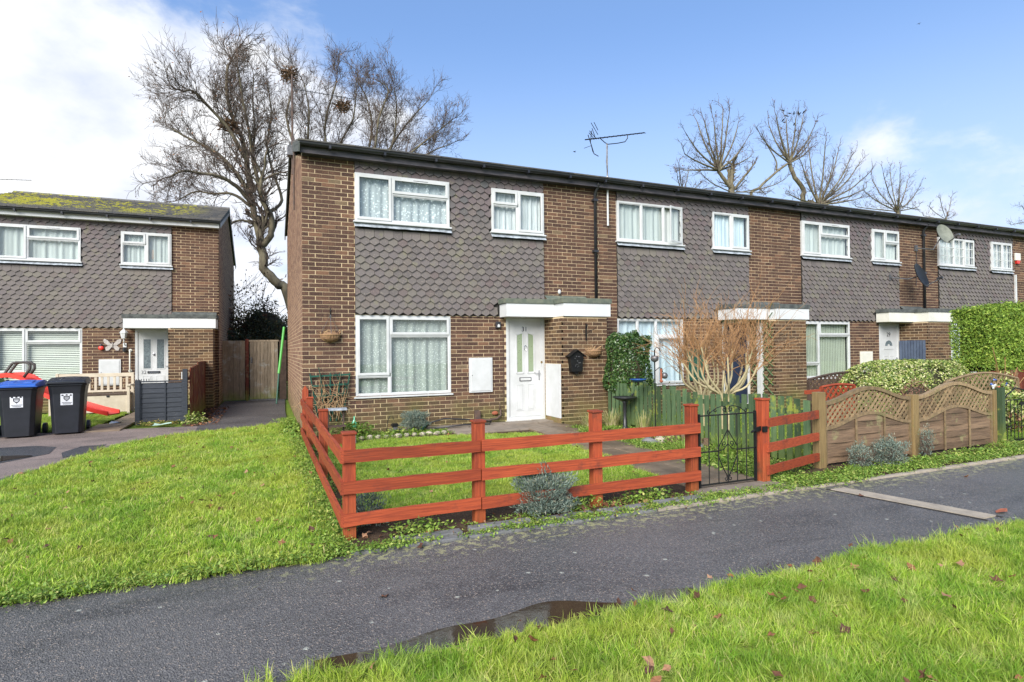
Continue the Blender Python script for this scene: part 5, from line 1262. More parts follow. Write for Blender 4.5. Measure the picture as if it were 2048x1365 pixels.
# ------------------------------------------------------------------ wheelie bins
M['sticker'] = simple('white_sticker', (0.72, 0.74, 0.78), rough=0.4)
def bin_(x, y, rz, body, lid, label, sticker=True, h=.98, w=.56, d=.68):
    t = thing('wheelie_bin', label, 'bin', (x, y, 0), rz, group=None)
    b = MB(); prof = [(.80, .03), (.84, .25), (.93, .75), (1.0, .90), (1.06, .905), (1.06, .94)]
    b.v = []; 
    def ring(s_, z):
        hw, hd = w / 2 * s_, d / 2 * s_; c = .06; r = [(-hw + c, -hd), (hw - c, -hd), (hw, -hd + c), (hw, hd - c), (hw - c, hd), (-hw + c, hd), (-hw, hd - c), (-hw, -hd + c)]
        b.v.extend([(X, Y, z * h / .98) for X, Y in r])
    for s_, z in prof: ring(s_, z)
    for i in range(len(prof) - 1):
        for k in range(8): k2 = (k + 1) % 8; b.face((i * 8 + k, i * 8 + k2, (i + 1) * 8 + k2, (i + 1) * 8 + k))
    b.face(tuple(reversed(range(8)))); b.face(tuple((len(prof) - 1) * 8 + k for k in range(8))); bd = b.build('body', M[body], t, bevel=.008)
    b = MB(); zt = .945 * h / .98; hw, hd = w / 2 * 1.09, d / 2 * 1.10
    rows = [(-hd - .02, 0.0, .03), (-hd + .02, .0, .05), (-.1, .0, .085), (hd * .6, .0, .10), (hd + .02, 0, .085)]
    for (Y, lo, hi) in rows: b.v += [(-hw, Y, zt + lo), (-hw + .03, Y, zt + hi), (-.05, Y, zt + hi + .012), (.05, Y, zt + hi + .012), (hw - .03, Y, zt + hi), (hw, Y, zt + lo)]
    for i in range(4):
        for k in range(6): k2 = (k + 1) % 6; b.face((i * 6 + k2, i * 6 + k, (i + 1) * 6 + k, (i + 1) * 6 + k2))
    b.face(tuple(range(6))); b.face(tuple(24 + k for k in reversed(range(6)))); ld = b.build('lid', M[lid], t, bevel=.006)
    b = MB()
    for s_ in (-1, 1): b.obox((s_ * .13, -hd * .35, zt + .085), (.075, 0, 0), (0, .10, .014), (0, -.002, .014))
    b.build('lid_handle', M[lid], t, bevel=.01)
    for s_ in (-1, 1):
        b = MB(); wc = Vector((s_ * (w / 2 * .93), d / 2 + .02, .10)); b.tube([wc - Vector((.03, 0, 0)), wc + Vector((.03, 0, 0))], .10, 14); wh = b.build('wheel', M['black_plastic'], t, bevel=.008)
        b = MB(); b.tube([wc - Vector((.034, 0, 0)), wc + Vector((.034, 0, 0))], .045, 10); b.build('hub', M['galv'], wh)
    b = MB(); b.tube([(-w / 2 * .9, d / 2 + .09, .90), (w / 2 * .9, d / 2 + .09, .90)], .014, 6); b.tube([(-w / 2 * .9, d / 2 + .09, .90), (-w / 2 * .9, d / 2, .86)], .012, 5); b.tube([(w / 2 * .9, d / 2 + .09, .90), (w / 2 * .9, d / 2, .86)], .012, 5); b.build('handle', M[body], t)
    if sticker:
        z0, z1 = .55, .76; f = lambda z: -(d / 2) * (.84 + (z - .25) * .18) - .004
        e = t; b = MB(); b.v = [(-.09, f(z0), z0), (.09, f(z0), z0), (.09, f(z1), z1), (-.09, f(z1), z1)]; b.face((0, 1, 2, 3)); st_ = b.build('sticker', M['sticker'], t)
        b = MB(); zc = .67; sh = [(-.045, .045), (.045, .045), (.045, -.005), (0, -.05), (-.045, -.005)]; n0 = len(b.v)
        inn = [(x * .68, z * .68) for x, z in sh]
        for x, z in sh + inn: b.v.append((x, f(zc + z) - .002, zc + z))
        for k in range(5): k2 = (k + 1) % 5; b.face((k, k2, 5 + k2, 5 + k))
        for x, z in ((-.06, .06), (.06, .06), (0, .065)): n1 = len(b.v); b.v += [(x - .018, f(zc + z) - .002, zc + z - .01), (x + .018, f(zc + z) - .002, zc + z - .01), (x + .012, f(zc + z) - .002, zc + z + .012), (x - .012, f(zc + z) - .002, zc + z + .012)]; b.face((n1, n1 + 1, n1 + 2, n1 + 3))
        for zz in (-.022, .0, .020): n1 = len(b.v); ww = .026 if zz > -.01 else .014; b.v += [(-ww, f(zc + zz) - .002, zc + zz - .004), (ww, f(zc + zz) - .002, zc + zz - .004), (ww, f(zc + zz) - .002, zc + zz + .004), (-ww, f(zc + zz) - .002, zc + zz + .004)]; b.face((n1, n1 + 1, n1 + 2, n1 + 3))
        for zz, ww in ((.595, .07), (.572, .055)):
            x = -ww
            while x < ww: n1 = len(b.v); b.v += [(x, f(zz) - .002, zz - .006), (x + .010, f(zz) - .002, zz - .006), (x + .010, f(zz) - .002, zz + .006), (x, f(zz) - .002, zz + .006)]; b.face((n1, n1 + 1, n1 + 2, n1 + 3)); x += .0155
        b.build('emblem', M['number'], st_)
    return t
bin_(-3.44, 13.24, math.radians(8), 'bin', 'bin', 'all-black wheelie bin, rightmost of the three bins by the left house')
bin_(-4.10, 13.08, math.radians(4), 'bin', 'blue_plastic', 'black wheelie bin with blue lid between the green and the all-black bins', h=.94)
bin_(-4.76, 13.05, math.radians(-3), 'green_bin', 'green_bin', 'green wheelie bin cut off by the left edge of the photo', sticker=False)
# litter
t = thing('plastic_litter', 'pale green crumpled plastic sheet lying below the grey fence panel', 'litter', (-2.15, 13.55, .015))
b = MB(); R = random.Random(4); b.v = [(x * .11 + R.uniform(-.02, .02), y * .09, R.uniform(.0, .05)) for y in range(3) for x in range(4)]; [b.face((j * 4 + i, j * 4 + i + 1, (j + 1) * 4 + i + 1, (j + 1) * 4 + i)) for j in range(2) for i in range(3)]
b.build('sheet', simple('pale_green_plastic', (0.45, 0.62, 0.50)), t)
t = thing('paper_litter', 'scrap of pale litter on the grass beside the black bin wheel', 'litter', (-3.05, 14.3, .02)); b = MB(); b.v = [(0, 0, 0), (.2, .02, .03), (.22, .12, .01), (.03, .14, .05)]; b.face((0, 1, 2, 3)); b.build('scrap', M['net_blue'], t)

# ------------------------------------------------------------------ things in the garden of 31
def fan_trellis(x, y):
    t = thing('trellis', 'dark green plastic trellis with dead climber stems at the left corner of number 31', 'trellis', (x, y, 0)); b = MB()
    for k in range(5):
        u = (k - 2) / 2; b.bar((u * .20, -.03, .25), (u * .34, -.03, 1.10), .02, .022, (0, 1, 0))
    for z in (.45, .70, .88, 1.05): hw = .20 + (.34 - .20) * (z - .25) / .85; b.bar((-hw, -.045, z), (hw, -.045, z + .02), .02, .03)
    b.build('lattice', M['green_paint'], t); R = random.Random(2); d = MB(); e = MB()
    for k in range(34):
        p = Vector((R.uniform(-.25, .2), -.07, R.uniform(.25, .5))); pts = [p]
        a = R.uniform(-.8, .8)
        for j in range(6): p = p + Vector((math.sin(a) * .09, R.uniform(-.02, .02), math.cos(a) * .11)); a += R.uniform(-.75, .75); pts.append(p)
        d.tube(pts, [.005] * 5 + [.003, .002], 4)
    d.build('dead_stems', M['straw'], t)
    for k in range(9):
        p = Vector((R.uniform(-.22, .3), -.06, R.uniform(.3, 1.05))); q_ = p + Vector((R.uniform(-.05, .08), -.03, R.uniform(.08, .16))); e.bar(p, q_, .01, .045, (0, 1, 0))
    e.build('leaf_clip', M['green_paint'], t)
fan_trellis(1.02, Y31 - .02)
t = thing('bird_table', 'small wooden bird table with slatted grey-blue roof below the green trellis', 'bird table', (1.02, 9.75, 0))
for k in range(3):
    b = MB(); b.obox((0, -.05 + k * .075, .545 + (.012 if k == 1 else 0)), (.17, 0, 0), (0, .034, .010 * (1 - k)), (0, 0, .006)); b.build('slat', M['lead'], t)
for X in (-.12, .12): b = MB(); b.box((X - .012, 0, .0), (X + .012, .03, .53)); b.build('post', M['rust'], t)
b = MB(); b.box((-.15, -.08, .26), (.15, .10, .28)); b.build('tray', M['rust'], t)
t = thing('planter_trough', 'red-brown wooden trough with blue-grey end below the bird table', 'planter', (1.10, 9.45, 0))
for a in (((-.16, -.09, .0), (.16, -.075, .17)), ((-.16, .075, .0), (.16, .09, .17)), ((-.16, -.075, 0), (-.145, .075, .17))): b = MB(); b.box(*a); b.build('side', M['red_x'], t)
b = MB(); b.box((.16, -.10, 0), (.18, .10, .16)); b.build('end', M['lead'], t); b = MB(); b.box((-.145, -.075, 0), (.16, .075, .13)); b.build('compost', M['soil'], t)
t = thing('green_bottle', 'upturned green glass bottle among the plants at the foot of the brick wall', 'bottle', (1.40, 10.42, .10)); b = MB(); b.lathe([(.03, 0), (.05, .04), (.055, .10), (.03, .15), (.012, .19), (.010, .24)], seg=10); b.build('glass_body', simple('green_glass', (0.10, 0.50, 0.28), rough=0.15, spec=.6), t, smooth=True)
t = thing('solar_lantern', 'black solar lantern on a shepherd hook in the flower bed', 'lantern', (2.10, 10.32, 0))
b = MB(); b.tube([(-.16, 0, 0), (-.13, 0, .25), (-.09, 0, .33), (-.04, 0, .32), (-.03, 0, .26)], .006, 5); b.build('hook', M['black_metal'], t)
b = MB(); b.box((-.06, -.05, .13), (.05, .05, .145)); b.prism([(-.075, .146), (.065, .146), (.04, .185), (-.05, .185)], -.06, .06); b.build('lid', M['black_metal'], t); b = MB(); b.box((-.045, -.04, .0), (.035, .04, .129)); b.build('glass_body', M['galv'], t)
t = thing('garden_hose', 'black garden hose lying along the foot of the brick wall', 'hose', (0, 0, 0))
b = MB(); b.tube([(2.62, 10.30, .05), (2.75, 10.28, .17), (3.0, 10.3, .22), (3.4, 10.35, .18), (3.75, 10.4, .14), (3.98, 10.4, .10), (3.9, 10.3, .07), (3.4, 10.28, .09), (2.8, 10.25, .06)], .014, 6); b.build('tube', M['black_plastic'], t, smooth=True)
b = MB(); b.tube([(2.55, 10.22, .05), (2.62, 10.24, .12), (2.68, 10.26, .18)], [.02, .03, .02], 8); b.build('nozzle', M['green_paint'], t)
# edging stones, each a piece
st = thing('stone_edging', 'row of pale stones edging the flower bed under the ground window', 'stones'); R = random.Random(9); x = 1.45
def stone(par, x, y, r, m='stone'):
    b = MB(); b.ball((0, 0, 0), (r * R.uniform(.9, 1.4), r * R.uniform(.7, 1), r * R.uniform(.5, .8)), 7, 5)
    b.v = [(a + R.uniform(-.12, .12) * r, c + R.uniform(-.12, .12) * r, d + R.uniform(-.12, .12) * r) for a, c, d in b.v]
    o = b.build('stone', M[m], par, smooth=True); o.location = (x, y, r * .35); o.rotation_euler = (0, 0, R.uniform(0, 6)); return o
while x < 3.0: r = R.uniform(.045, .085); stone(st, x, 9.92 + R.uniform(-.05, .05), r); x += r * 2.1
st2 = thing('rockery_stones', 'loose stones round the planting beside the green picket fence', 'stones')
for k in range(16): stone(st2, R.uniform(5.35, 6.05), R.uniform(6.2, 8.6), R.uniform(.05, .11), 'stone' if k % 2 else 'grey_stone')
# two short log rolls
lr = thing('log_roll', 'low mossy log roll standing beside the picket fence', 'log edging')
for k in range(13): b = MB(); X, Y_ = 5.55 + k * .035, 7.75 - k * .085; b.tube([(X, Y_, 0), (X, Y_, .16 + .02 * math.sin(k))], .04, 8); b.build('log', M['panel_wood'], lr)
# bird bath
t = thing('bird_bath', 'black plastic bird bath on a pedestal against the green picket fence', 'bird bath', (5.95, 8.8, 0))
b = MB(); b.lathe([(.12, 0), (.10, .03), (.035, .07), (.028, .3), (.035, .50), (.06, .53)], seg=12); b.build('pedestal', M['black_plastic'], t, smooth=True)
b = MB(); b.lathe([(.06, .53), (.14, .56), (.22, .60), (.225, .612), (.19, .60), (.10, .575), (.0, .57)], seg=18); b.build('bowl', M['black_plastic'], t, smooth=True)
b = MB(); b.ball((.17, 0, .64), (.03, .02, .022), 8, 5); b.ball((.195, 0, .665), .014, 6, 4); b.build('bird_figure', M['black_plastic'], t)
# shepherd hook with feeders
t = thing('feeder_pole', 'black shepherd hook pole with hanging bird feeders by the picket fence', 'bird feeder', (5.98, 7.95, 0))
b = MB(); b.tube([(0, 0, 0), (0, 0, 1.46)], .011, 6); b.tube([(0, 0, 1.44), (.03, 0, 1.50), (.09, 0, 1.49), (.12, 0, 1.42)], .007, 5); b.tube([(0, 0, 1.10), (.09, 0, 1.16), (.15, 0, 1.14), (.16, 0, 1.08)], .007, 5); b.build('pole', M['black_metal'], t)
b = MB(); b.lathe([(.015, 1.25), (.06, 1.28), (.068, 1.33), (.05, 1.36)], seg=12); b.build('feeder_cup', M['galv'], t, smooth=True)
b = MB(); b.ball((.20, 0, 1.02), .055, 12, 8); b.tube([(.16, 0, 1.08), (.20, 0, 1.07)], .004, 4); b.build('seed_ball_holder', M['galv'], t, smooth=True)
b = MB(); b.tube([(.13, 0, .95), (.13, 0, 1.14)], .018, 8); b.ball((.13, 0, .93), .03, 8, 5); b.build('tube_feeder', M['terracotta'], t)
t = thing('blue_dish', 'blue plastic dish resting on the clipped evergreen bush by the feeder pole', 'dish', (5.93, 8.35, .90)); b = MB(); b.lathe([(.06, 0), (.14, .04), (.15, .05), (.14, .055), (.05, .01)], seg=16); b.build('bowl', simple('blue_plastic_dish', (0.02, 0.09, 0.30), rough=0.3, spec=.5), t, smooth=True)
t = thing('fallen_leaf', 'single orange-brown leaf lying on the footpath at the right edge', 'leaf', (5.98, 3.02, .012)); b = MB(); b.v = [(-.07, 0, 0), (-.02, -.03, .01), (.06, -.02, .0), (.09, 0, .02), (.05, .03, .015), (-.02, .035, .0)]; b.face((0, 1, 2, 3, 4, 5)); b.build('blade', M['terracotta'], t)
# ------------------------------------------------------------------ foliage
def leafmat(name, stops, rough=0.5, trans=0.25, spec=0.3):
    m, n, l, b = newmat(name); col = rampf(n, l, rnd(n, l), stops); p = pos(n, l)
    h = n.new('ShaderNodeHueSaturation'); l.new(mth(n, l, 'ADD', 0.72, mth(n, l, 'MULTIPLY', noisef(n, l, p, 3.5, 3), 0.56)), h.inputs['Value']); l.new(col, h.inputs['Color'])
    l.new(h.outputs[0], b.inputs['Base Color']); b.inputs['Roughness'].default_value = rough; b.inputs['Specular IOR Level'].default_value = spec
    if trans:
        t = n.new('ShaderNodeBsdfTranslucent'); l.new(h.outputs[0], t.inputs[0]); x = n.new('ShaderNodeMixShader'); x.inputs[0].default_value = trans
        l.new(b.outputs[0], x.inputs[1]); l.new(t.outputs[0], x.inputs[2]); l.new(x.outputs[0], n['Material Output'].inputs['Surface'])
    return m
M['holly'] = leafmat('glossy_evergreen_leaf', [(0, (0.018, 0.05, 0.012)), (.5, (0.035, 0.085, 0.018)), (.8, (0.07, 0.14, 0.03)), (1, (0.16, 0.20, 0.07))], .35, .1, .5)
M['conifer'] = leafmat('conifer_spray', [(0, (0.08, 0.15, 0.02)), (.5, (0.17, 0.28, 0.035)), (.8, (0.27, 0.38, 0.05)), (1, (0.36, 0.42, 0.08))], .6, .15)
M['varieg'] = leafmat('variegated_leaf', [(0, (0.06, 0.12, 0.02)), (.3, (0.14, 0.22, 0.035)), (.55, (0.30, 0.37, 0.08)), (.8, (0.50, 0.50, 0.19)), (1, (0.58, 0.55, 0.32))], .4, .2, .4)
M['silver'] = leafmat('silver_grey_leaf', [(0, (0.07, 0.10, 0.08)), (.4, (0.13, 0.18, 0.145)), (.8, (0.23, 0.29, 0.24)), (1, (0.30, 0.27, 0.18))], .7, .15)
M['herb'] = leafmat('fresh_green_leaf', [(0, (0.09, 0.17, 0.025)), (.5, (0.17, 0.28, 0.04)), (.85, (0.28, 0.38, 0.07)), (1, (0.42, 0.40, 0.12))], .5, .25)
M['yellowstrap'] = leafmat('yellow_strap_leaf', [(0, (0.22, 0.26, 0.06)), (.5, (0.40, 0.38, 0.16)), (1, (0.50, 0.42, 0.25))], .5, .2)
M['brownleaf'] = leafmat('dead_brown_leaf', [(0, (0.06, 0.03, 0.02)), (.4, (0.14, 0.06, 0.03)), (.75, (0.24, 0.10, 0.04)), (1, (0.34, 0.20, 0.12))], .7, .1)
M['darkshrub'] = leafmat('dark_shrub_leaf', [(0, (0.02, 0.03, 0.012)), (.6, (0.05, 0.06, 0.02)), (1, (0.13, 0.09, 0.03))], .6, .1)
M['autumn'] = leafmat('pale_autumn_leaf', [(0, (0.18, 0.15, 0.04)), (.5, (0.30, 0.25, 0.07)), (1, (0.42, 0.32, 0.12))], .6, .2)
M['heath'] = leafmat('reddish_heath', [(0, (0.16, 0.06, 0.045)), (1, (0.32, 0.17, 0.12))], .7, .1)
M['core'] = simple('brown_inner_growth', (0.035, 0.03, 0.018), (0.05, 0.045, 0.02), 9, 0.95)  # dark brown wood and dead growth inside hedges and bushes
M['bark'] = simple('tree_bark', (0.19, 0.165, 0.105), (0.10, 0.085, 0.06), 5, 0.9, 0.02, 14, vec=(1, 1, .35))
M['twig'] = simple('dark_twig', (0.10, 0.075, 0.058), (0.066, 0.05, 0.04), 4, 0.9)
M['pale_bark'] = simple('pale_shrub_stem', (0.52, 0.44, 0.26), (0.38, 0.33, 0.19), 9, 0.8)
M['orange_twig'] = simple('orange_brown_twig', (0.24, 0.12, 0.05), (0.34, 0.20, 0.095), 6, 0.8)

def quads(C, A, B_, fold=0.0):
    """leaf quads (rhombus) with centre C, half-length A, half-width B"""
    n = len(C); V = np.empty((n, 4, 3)); V[:, 0] = C - A; V[:, 1] = C + B_; V[:, 2] = C + A; V[:, 3] = C - B_
    return V.reshape(-1, 3), np.arange(n * 4).reshape(n, 4)
def unit(v): return v / (np.linalg.norm(v, axis=1, keepdims=True) + 1e-9)
def leaves(C, N, L, W, up=0.3, spread=.8):
    """leaves at C whose faces turn roughly to N"""
    n = len(C); nn = unit(N + rng.normal(0, spread, (n, 3))); a = unit(np.cross(nn, rng.normal(0, 1, (n, 3)) + np.array([0, 0, up]))); b_ = np.cross(nn, a)
    s = rng.uniform(.6, 1.25, (n, 1)); return quads(C, a * L * s, b_ * W * s)
def ellip_pts(n, c, r, shell=.75, zmin=None, lump=.12):
    d = unit(rng.normal(0, 1, (n, 3))); q = shell + (1 - shell) * rng.random((n, 1)) ** .5
    lump_ = 1 + lump * (np.sin(d[:, :1] * 7 + c[0]) * np.cos(d[:, 1:2] * 6 + 1) + np.sin(d[:, 2:3] * 8 + c[1]))
    P = np.array(c) + d * np.array(r) * q * lump_
    if zmin is not None: k = P[:, 2] > zmin; P, d = P[k], d[k]
    return P, d
def box_pts(n, lo, hi, rough=.05, faces='xXyYZ'):
    lo = np.array(lo); hi = np.array(hi); S = hi - lo; ar = {'x': S[1] * S[2], 'X': S[1] * S[2], 'y': S[0] * S[2], 'Y': S[0] * S[2], 'Z': S[0] * S[1]}
    tot = sum(ar[f] for f in faces); Ps, Ds = [], []
    for f in faces:
        k = int(n * ar[f] / tot); P = lo + rng.random((k, 3)) * S; ax = 'xyz'.index(f.lower()); d = np.zeros((k, 3)); d[:, ax] = 1 if f in 'XYZ' else -1
        P[:, ax] = (hi if f in 'XYZ' else lo)[ax]; w = np.sin(P[:, 0] * 3.1 + P[:, 2] * 4) * np.sin(P[:, 1] * 2.7 + P[:, 2] * 3.3 + P[:, 0]); P += d * (rough * (w[:, None] * 1.1 + rng.normal(0, .8, (k, 1)))); Ps.append(P); Ds.append(d)
    return np.vstack(Ps), np.vstack(Ds)
def foliage(par, name, C, D, L, W, m, spread=.8, up=.3, kind='stuff'):
    V, Fq = leaves(C, D, L, W, up, spread); me = arrmesh(name, V, Fq, M[m], rng.random(len(Fq))); return link(name, me, par, kind=kind)
# clipped evergreen bush beside the porch store
def bush(label, c, r, n, L, W, m, cat='bush', name='evergreen_bush', shell=.7, zmin=.02, core=True, spread=.8, lump=.08, sq=1.0):
    t = thing(name, label, cat)
    P, D = ellip_pts(n, c, r, shell, None if sq != 1 else zmin, lump)
    def sqf(v, r_): q = np.clip(np.abs(v) / r_, 0, 2); return np.sign(v) * r_ * q ** sq
    if sq != 1.0:
        rel = P - np.array(c); P = np.array(c) + np.column_stack([sqf(rel[:, k], r[k]) for k in range(3)]) * .86; k_ = P[:, 2] > zmin; P, D = P[k_], D[k_]
    foliage(t, 'foliage', P, D, L, W, m, spread)
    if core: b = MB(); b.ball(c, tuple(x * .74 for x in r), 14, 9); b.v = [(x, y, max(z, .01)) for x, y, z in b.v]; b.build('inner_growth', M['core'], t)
    return t
t = bush('dense dark evergreen bush between the black post box and the bird feeder pole', (6.58, 9.62, 1.08), (.50, .42, .92), 20000, .026, .013, 'holly', shell=.74, sq=.72, lump=.16)
bush('rounded yellow-green variegated bush behind the wavy lattice fence', (10.62, 6.75, .60), (1.72, .66, .72), 34000, .022, .012, 'varieg', name='variegated_bush', shell=.84, lump=.05, sq=.6)
t = thing('conifer_hedge', 'tall clipped bright green conifer hedge at the right edge', 'hedge')
P, D = box_pts(95000, (12.85, 6.6, 1.0), (19.5, 7.3, 2.20), .055, 'xyZX'); P[:, 2] = np.where(P[:, 2] < 1.05, P[:, 2] + rng.normal(0, .06, len(P)), P[:, 2])
foliage(t, 'foliage', P, D, .030, .010, 'conifer', .75, .5)
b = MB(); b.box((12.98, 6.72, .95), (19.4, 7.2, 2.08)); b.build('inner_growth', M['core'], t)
for k in range(9): b = MB(); X = 13.1 + k * .7; b.tube([(X, 6.95, 0), (X + .05, 6.95, 1.1)], .05, 6); b.build('trunk', M['bark'], t)
bush('small reddish heath bush behind the crest of the second lattice panel', (9.55, 5.95, .50), (.36, .25, .44), 3500, .022, .004, 'heath', name='heath_bush', shell=.5)
t = thing('flowering_shrub', 'pale variegated shrub with blue and red flowers behind the right-hand metal gate', 'shrub')
P, D = ellip_pts(7000, (11.6, 5.9, .44), (.80, .35, .50), .3, .02, .15); foliage(t, 'foliage', P, D, .035, .018, 'varieg')
P, D = ellip_pts(1500, (11.6, 5.9, .2), (.7, .35, .3), .3, .02, .15); foliage(t, 'dead_leaves', P, D, .03, .018, 'brownleaf')
for c, m_, k in (((11.25, 5.75, .85), 'blue_plastic', 5), ((11.55, 5.75, .80), 'blue_plastic', 4), ((11.35, 5.72, .72), 'red_plastic', 4), ((11.2, 5.7, .78), 'net_plain', 6)):
    b = MB(); [b.ball((c[0] + random.uniform(-.08, .08), c[1], c[2] + random.uniform(-.05, .05)), (.025, .015, .02), 6, 4) for _ in range(k)]; b.build('flower', M[m_], t)
b = MB()
for px, py in ((2010, 720), (1990, 735), (2035, 740), (1985, 700), (2048, 760)): b.tube([at(2012, 800, 5.9), at(2012 + (px - 2012) * .5, (800 + py) / 2, 5.88), at(px, py - 5, 5.86)], .006, 4)
b.build('bare_stems', M['orange_twig'], t)
def tuft_plant(label, c, n, h, m, name='plant', cat='plant', spread_=.5, w=.006, seed=1, bend=.5):
    """strap leaves from one point"""
    t = thing(name, label, cat); V, Fq, T = [], [], []; R = random.Random(seed)
    for i in range(n):
        a = R.uniform(0, 2 * PI); s_ = R.uniform(.1, 1) * spread_; hh = h * R.uniform(.5, 1.1); dx, dy = math.cos(a), math.sin(a); r0 = R.uniform(0, .06 + spread_ * .15); px_, py_ = -dy * w, dx * w; n0 = len(V)
        for j in range(4):
            u = j / 3; rr = r0 + hh * s_ * u ** 1.6; z = hh * (u - bend * s_ * u * u * .6); ww = 1 - u * .85
            V += [(c[0] + dx * rr - px_ * ww, c[1] + dy * rr - py_ * ww, c[2] + z), (c[0] + dx * rr + px_ * ww, c[1] + dy * rr + py_ * ww, c[2] + z)]
        for j in range(3): Fq.append((n0 + 2 * j, n0 + 2 * j + 1, n0 + 2 * j + 3, n0 + 2 * j + 2)); T.append(R.random())
    me = arrmesh('leaves', np.array(V), np.array(Fq), M[m], T); link('leaves', me, t); return t
tuft_plant('clump of pale strap-leaved plants at the foot of the porch store', (5.62, 9.45, 0), 260, .30, 'yellowstrap', spread_=.8, w=.008, seed=3)
tuft_plant('smaller strap-leaved clump left of the bird bath', (6.0, 9.3, 0), 150, .34, 'yellowstrap', spread_=.7, w=.008, seed=4)
tuft_plant('green bulb shoots behind the black metal gate', (5.25, 6.35, 0), 200, .28, 'herb', spread_=.8, w=.006, seed=6)
tuft_plant('second clump of green bulb shoots by the picket fence', (5.75, 6.1, 0), 200, .30, 'herb', spread_=.8, w=.006, seed=7)
tuft_plant('pale narrow leaves at the picket fence left of the feeder pole', (5.98, 8.3, 0), 60, .40, 'yellowstrap', spread_=.3, w=.014, seed=8)
# lavender-like silver shrubs
def lavender(label, c, r, n, m='silver', seed=1, dark=True):
    t = thing('silver_shrub', label, 'shrub'); R = random.Random(seed); V, Fq, T = [], [], []
    P, D = ellip_pts(n, (c[0], c[1], c[2] + r[2] * .15), r, .35, .01, .22)
    base = np.array([c[0], c[1], 0.0]); dirs = unit(P - base + rng.normal(0, .16, P.shape)); V_, F_ = quads(P, dirs * .020, unit(np.cross(dirs, rng.normal(0, 1, P.shape))) * .0035)
    link('foliage', arrmesh('foliage', V_, F_, M[m], rng.random(len(F_))), t, kind='stuff')
    b = MB()
    for k in range(26): a = R.uniform(0, 2 * PI); s_ = R.uniform(.3, .9); b.tube([(c[0], c[1], 0), (c[0] + math.cos(a) * r[0] * s_ * .6, c[1] + math.sin(a) * r[1] * s_ * .6, r[2] * .5), (c[0] + math.cos(a) * r[0] * s_, c[1] + math.sin(a) * r[1] * s_, r[2] * R.uniform(.7, 1.1))], .004, 3)
    b.build('stems', M['twig'], t); return t
lavender('big silver-grey lavender bush spilling through the front rails of the red fence', (2.30, 4.70, .17), (.27, .25, .24), 9000, seed=1)
lavender('small silver-grey lavender behind the corner post of the red fence', (.78, 5.05, .12), (.17, .17, .2), 1500, seed=2)
lavender('rounded silver lavender below the ground window beside the lantern', (2.45, 10.28, .20), (.24, .2, .20), 6000, seed=3)
lavender('grey lavender in front of the left end of the lattice fence', (6.62, 4.80, .12), (.15, .12, .20), 1300, seed=4)
lavender('larger grey lavender in the middle of the lattice fence bed', (7.10, 4.76, .13), (.23, .16, .22), 3200, seed=5)
lavender('thin grey lavender at the middle post of the lattice fence', (8.0, 4.86, .17), (.09, .08, .27), 500, seed=6)
def herbs(label, c, r, n, m='herb', L=.02, W=.012, name='ground_plant', cat='plant', shell=.2):
    t = thing(name, label, cat); P, D = ellip_pts(n, (c[0], c[1], 0), r, shell, .0, .2); foliage(t, 'foliage', P, D * .3 + np.array([0, 0, 1]), L, W, m, .5); return t
herbs('leafy green plant clump left of the flower bed under the window', (1.35, 10.15, 0), (.36, .28, .34), 1500, L=.032, W=.02)
herbs('low green plants between the lantern and the lavender', (2.2, 10.12, 0), (.35, .14, .15), 500, L=.028, W=.016)
herbs('yellow-green groundcover clump inside the front red rails', (1.15, 4.62, 0), (.26, .13, .15), 600)
herbs('ferny green clump right of the big lavender bush', (2.72, 4.74, 0), (.22, .13, .20), 800, W=.006)
herbs('bushy brown and green plant by the right front rails', (3.45, 4.72, 0), (.3, .14, .18), 700)
herbs('dead brown flower stems by the right front rails', (3.3, 4.82, 0), (.25, .12, .26), 500, 'brownleaf', .016, .006)
herbs('green weeds at the foot of the short red fence', (5.6, 4.62, 0), (.55, .16, .10), 1200)
herbs('green weeds under the first lattice panel', (7.45, 4.66, 0), (.55, .15, .11), 1200)
herbs('bright green weeds under the second lattice panel', (8.75, 4.72, 0), (.8, .15, .13), 1600)
herbs('grassy clump at the right end of the lattice fence', (9.6, 4.75, 0), (.4, .15, .2), 900, W=.005, L=.05)
herbs('ivy leaves at the foot of the red-brown fence beside the alley', (-1.42, 13.85, 0), (.25, .3, .20), 900, 'varieg', .03, .022)
herbs('leafy weeds at the foot of the gable wall of number 31', (.45, 11.4, 0), (.20, 1.2, .16), 1800, L=.03, W=.02)
herbs('weeds at the foot of the grey fence panel', (-2.1, 13.85, 0), (.5, .12, .10), 500, 'autumn', .025, .012)
herbs('plants along the garden path side of the picket fence', (5.75, 7.4, 0), (.38, 1.1, .16), 2200, L=.03, W=.014)
herbs('weedy plants inside the black metal gate', (5.35, 5.7, 0), (.45, .5, .14), 1500, L=.03, W=.012)
herbs('autumn-leaved plant on top of the picket fence below the window of number 30', (7.6, 9.0, 0), (.8, .25, .95), 1600, 'autumn', .02, .012, 'autumn_shrub', 'shrub', .5)
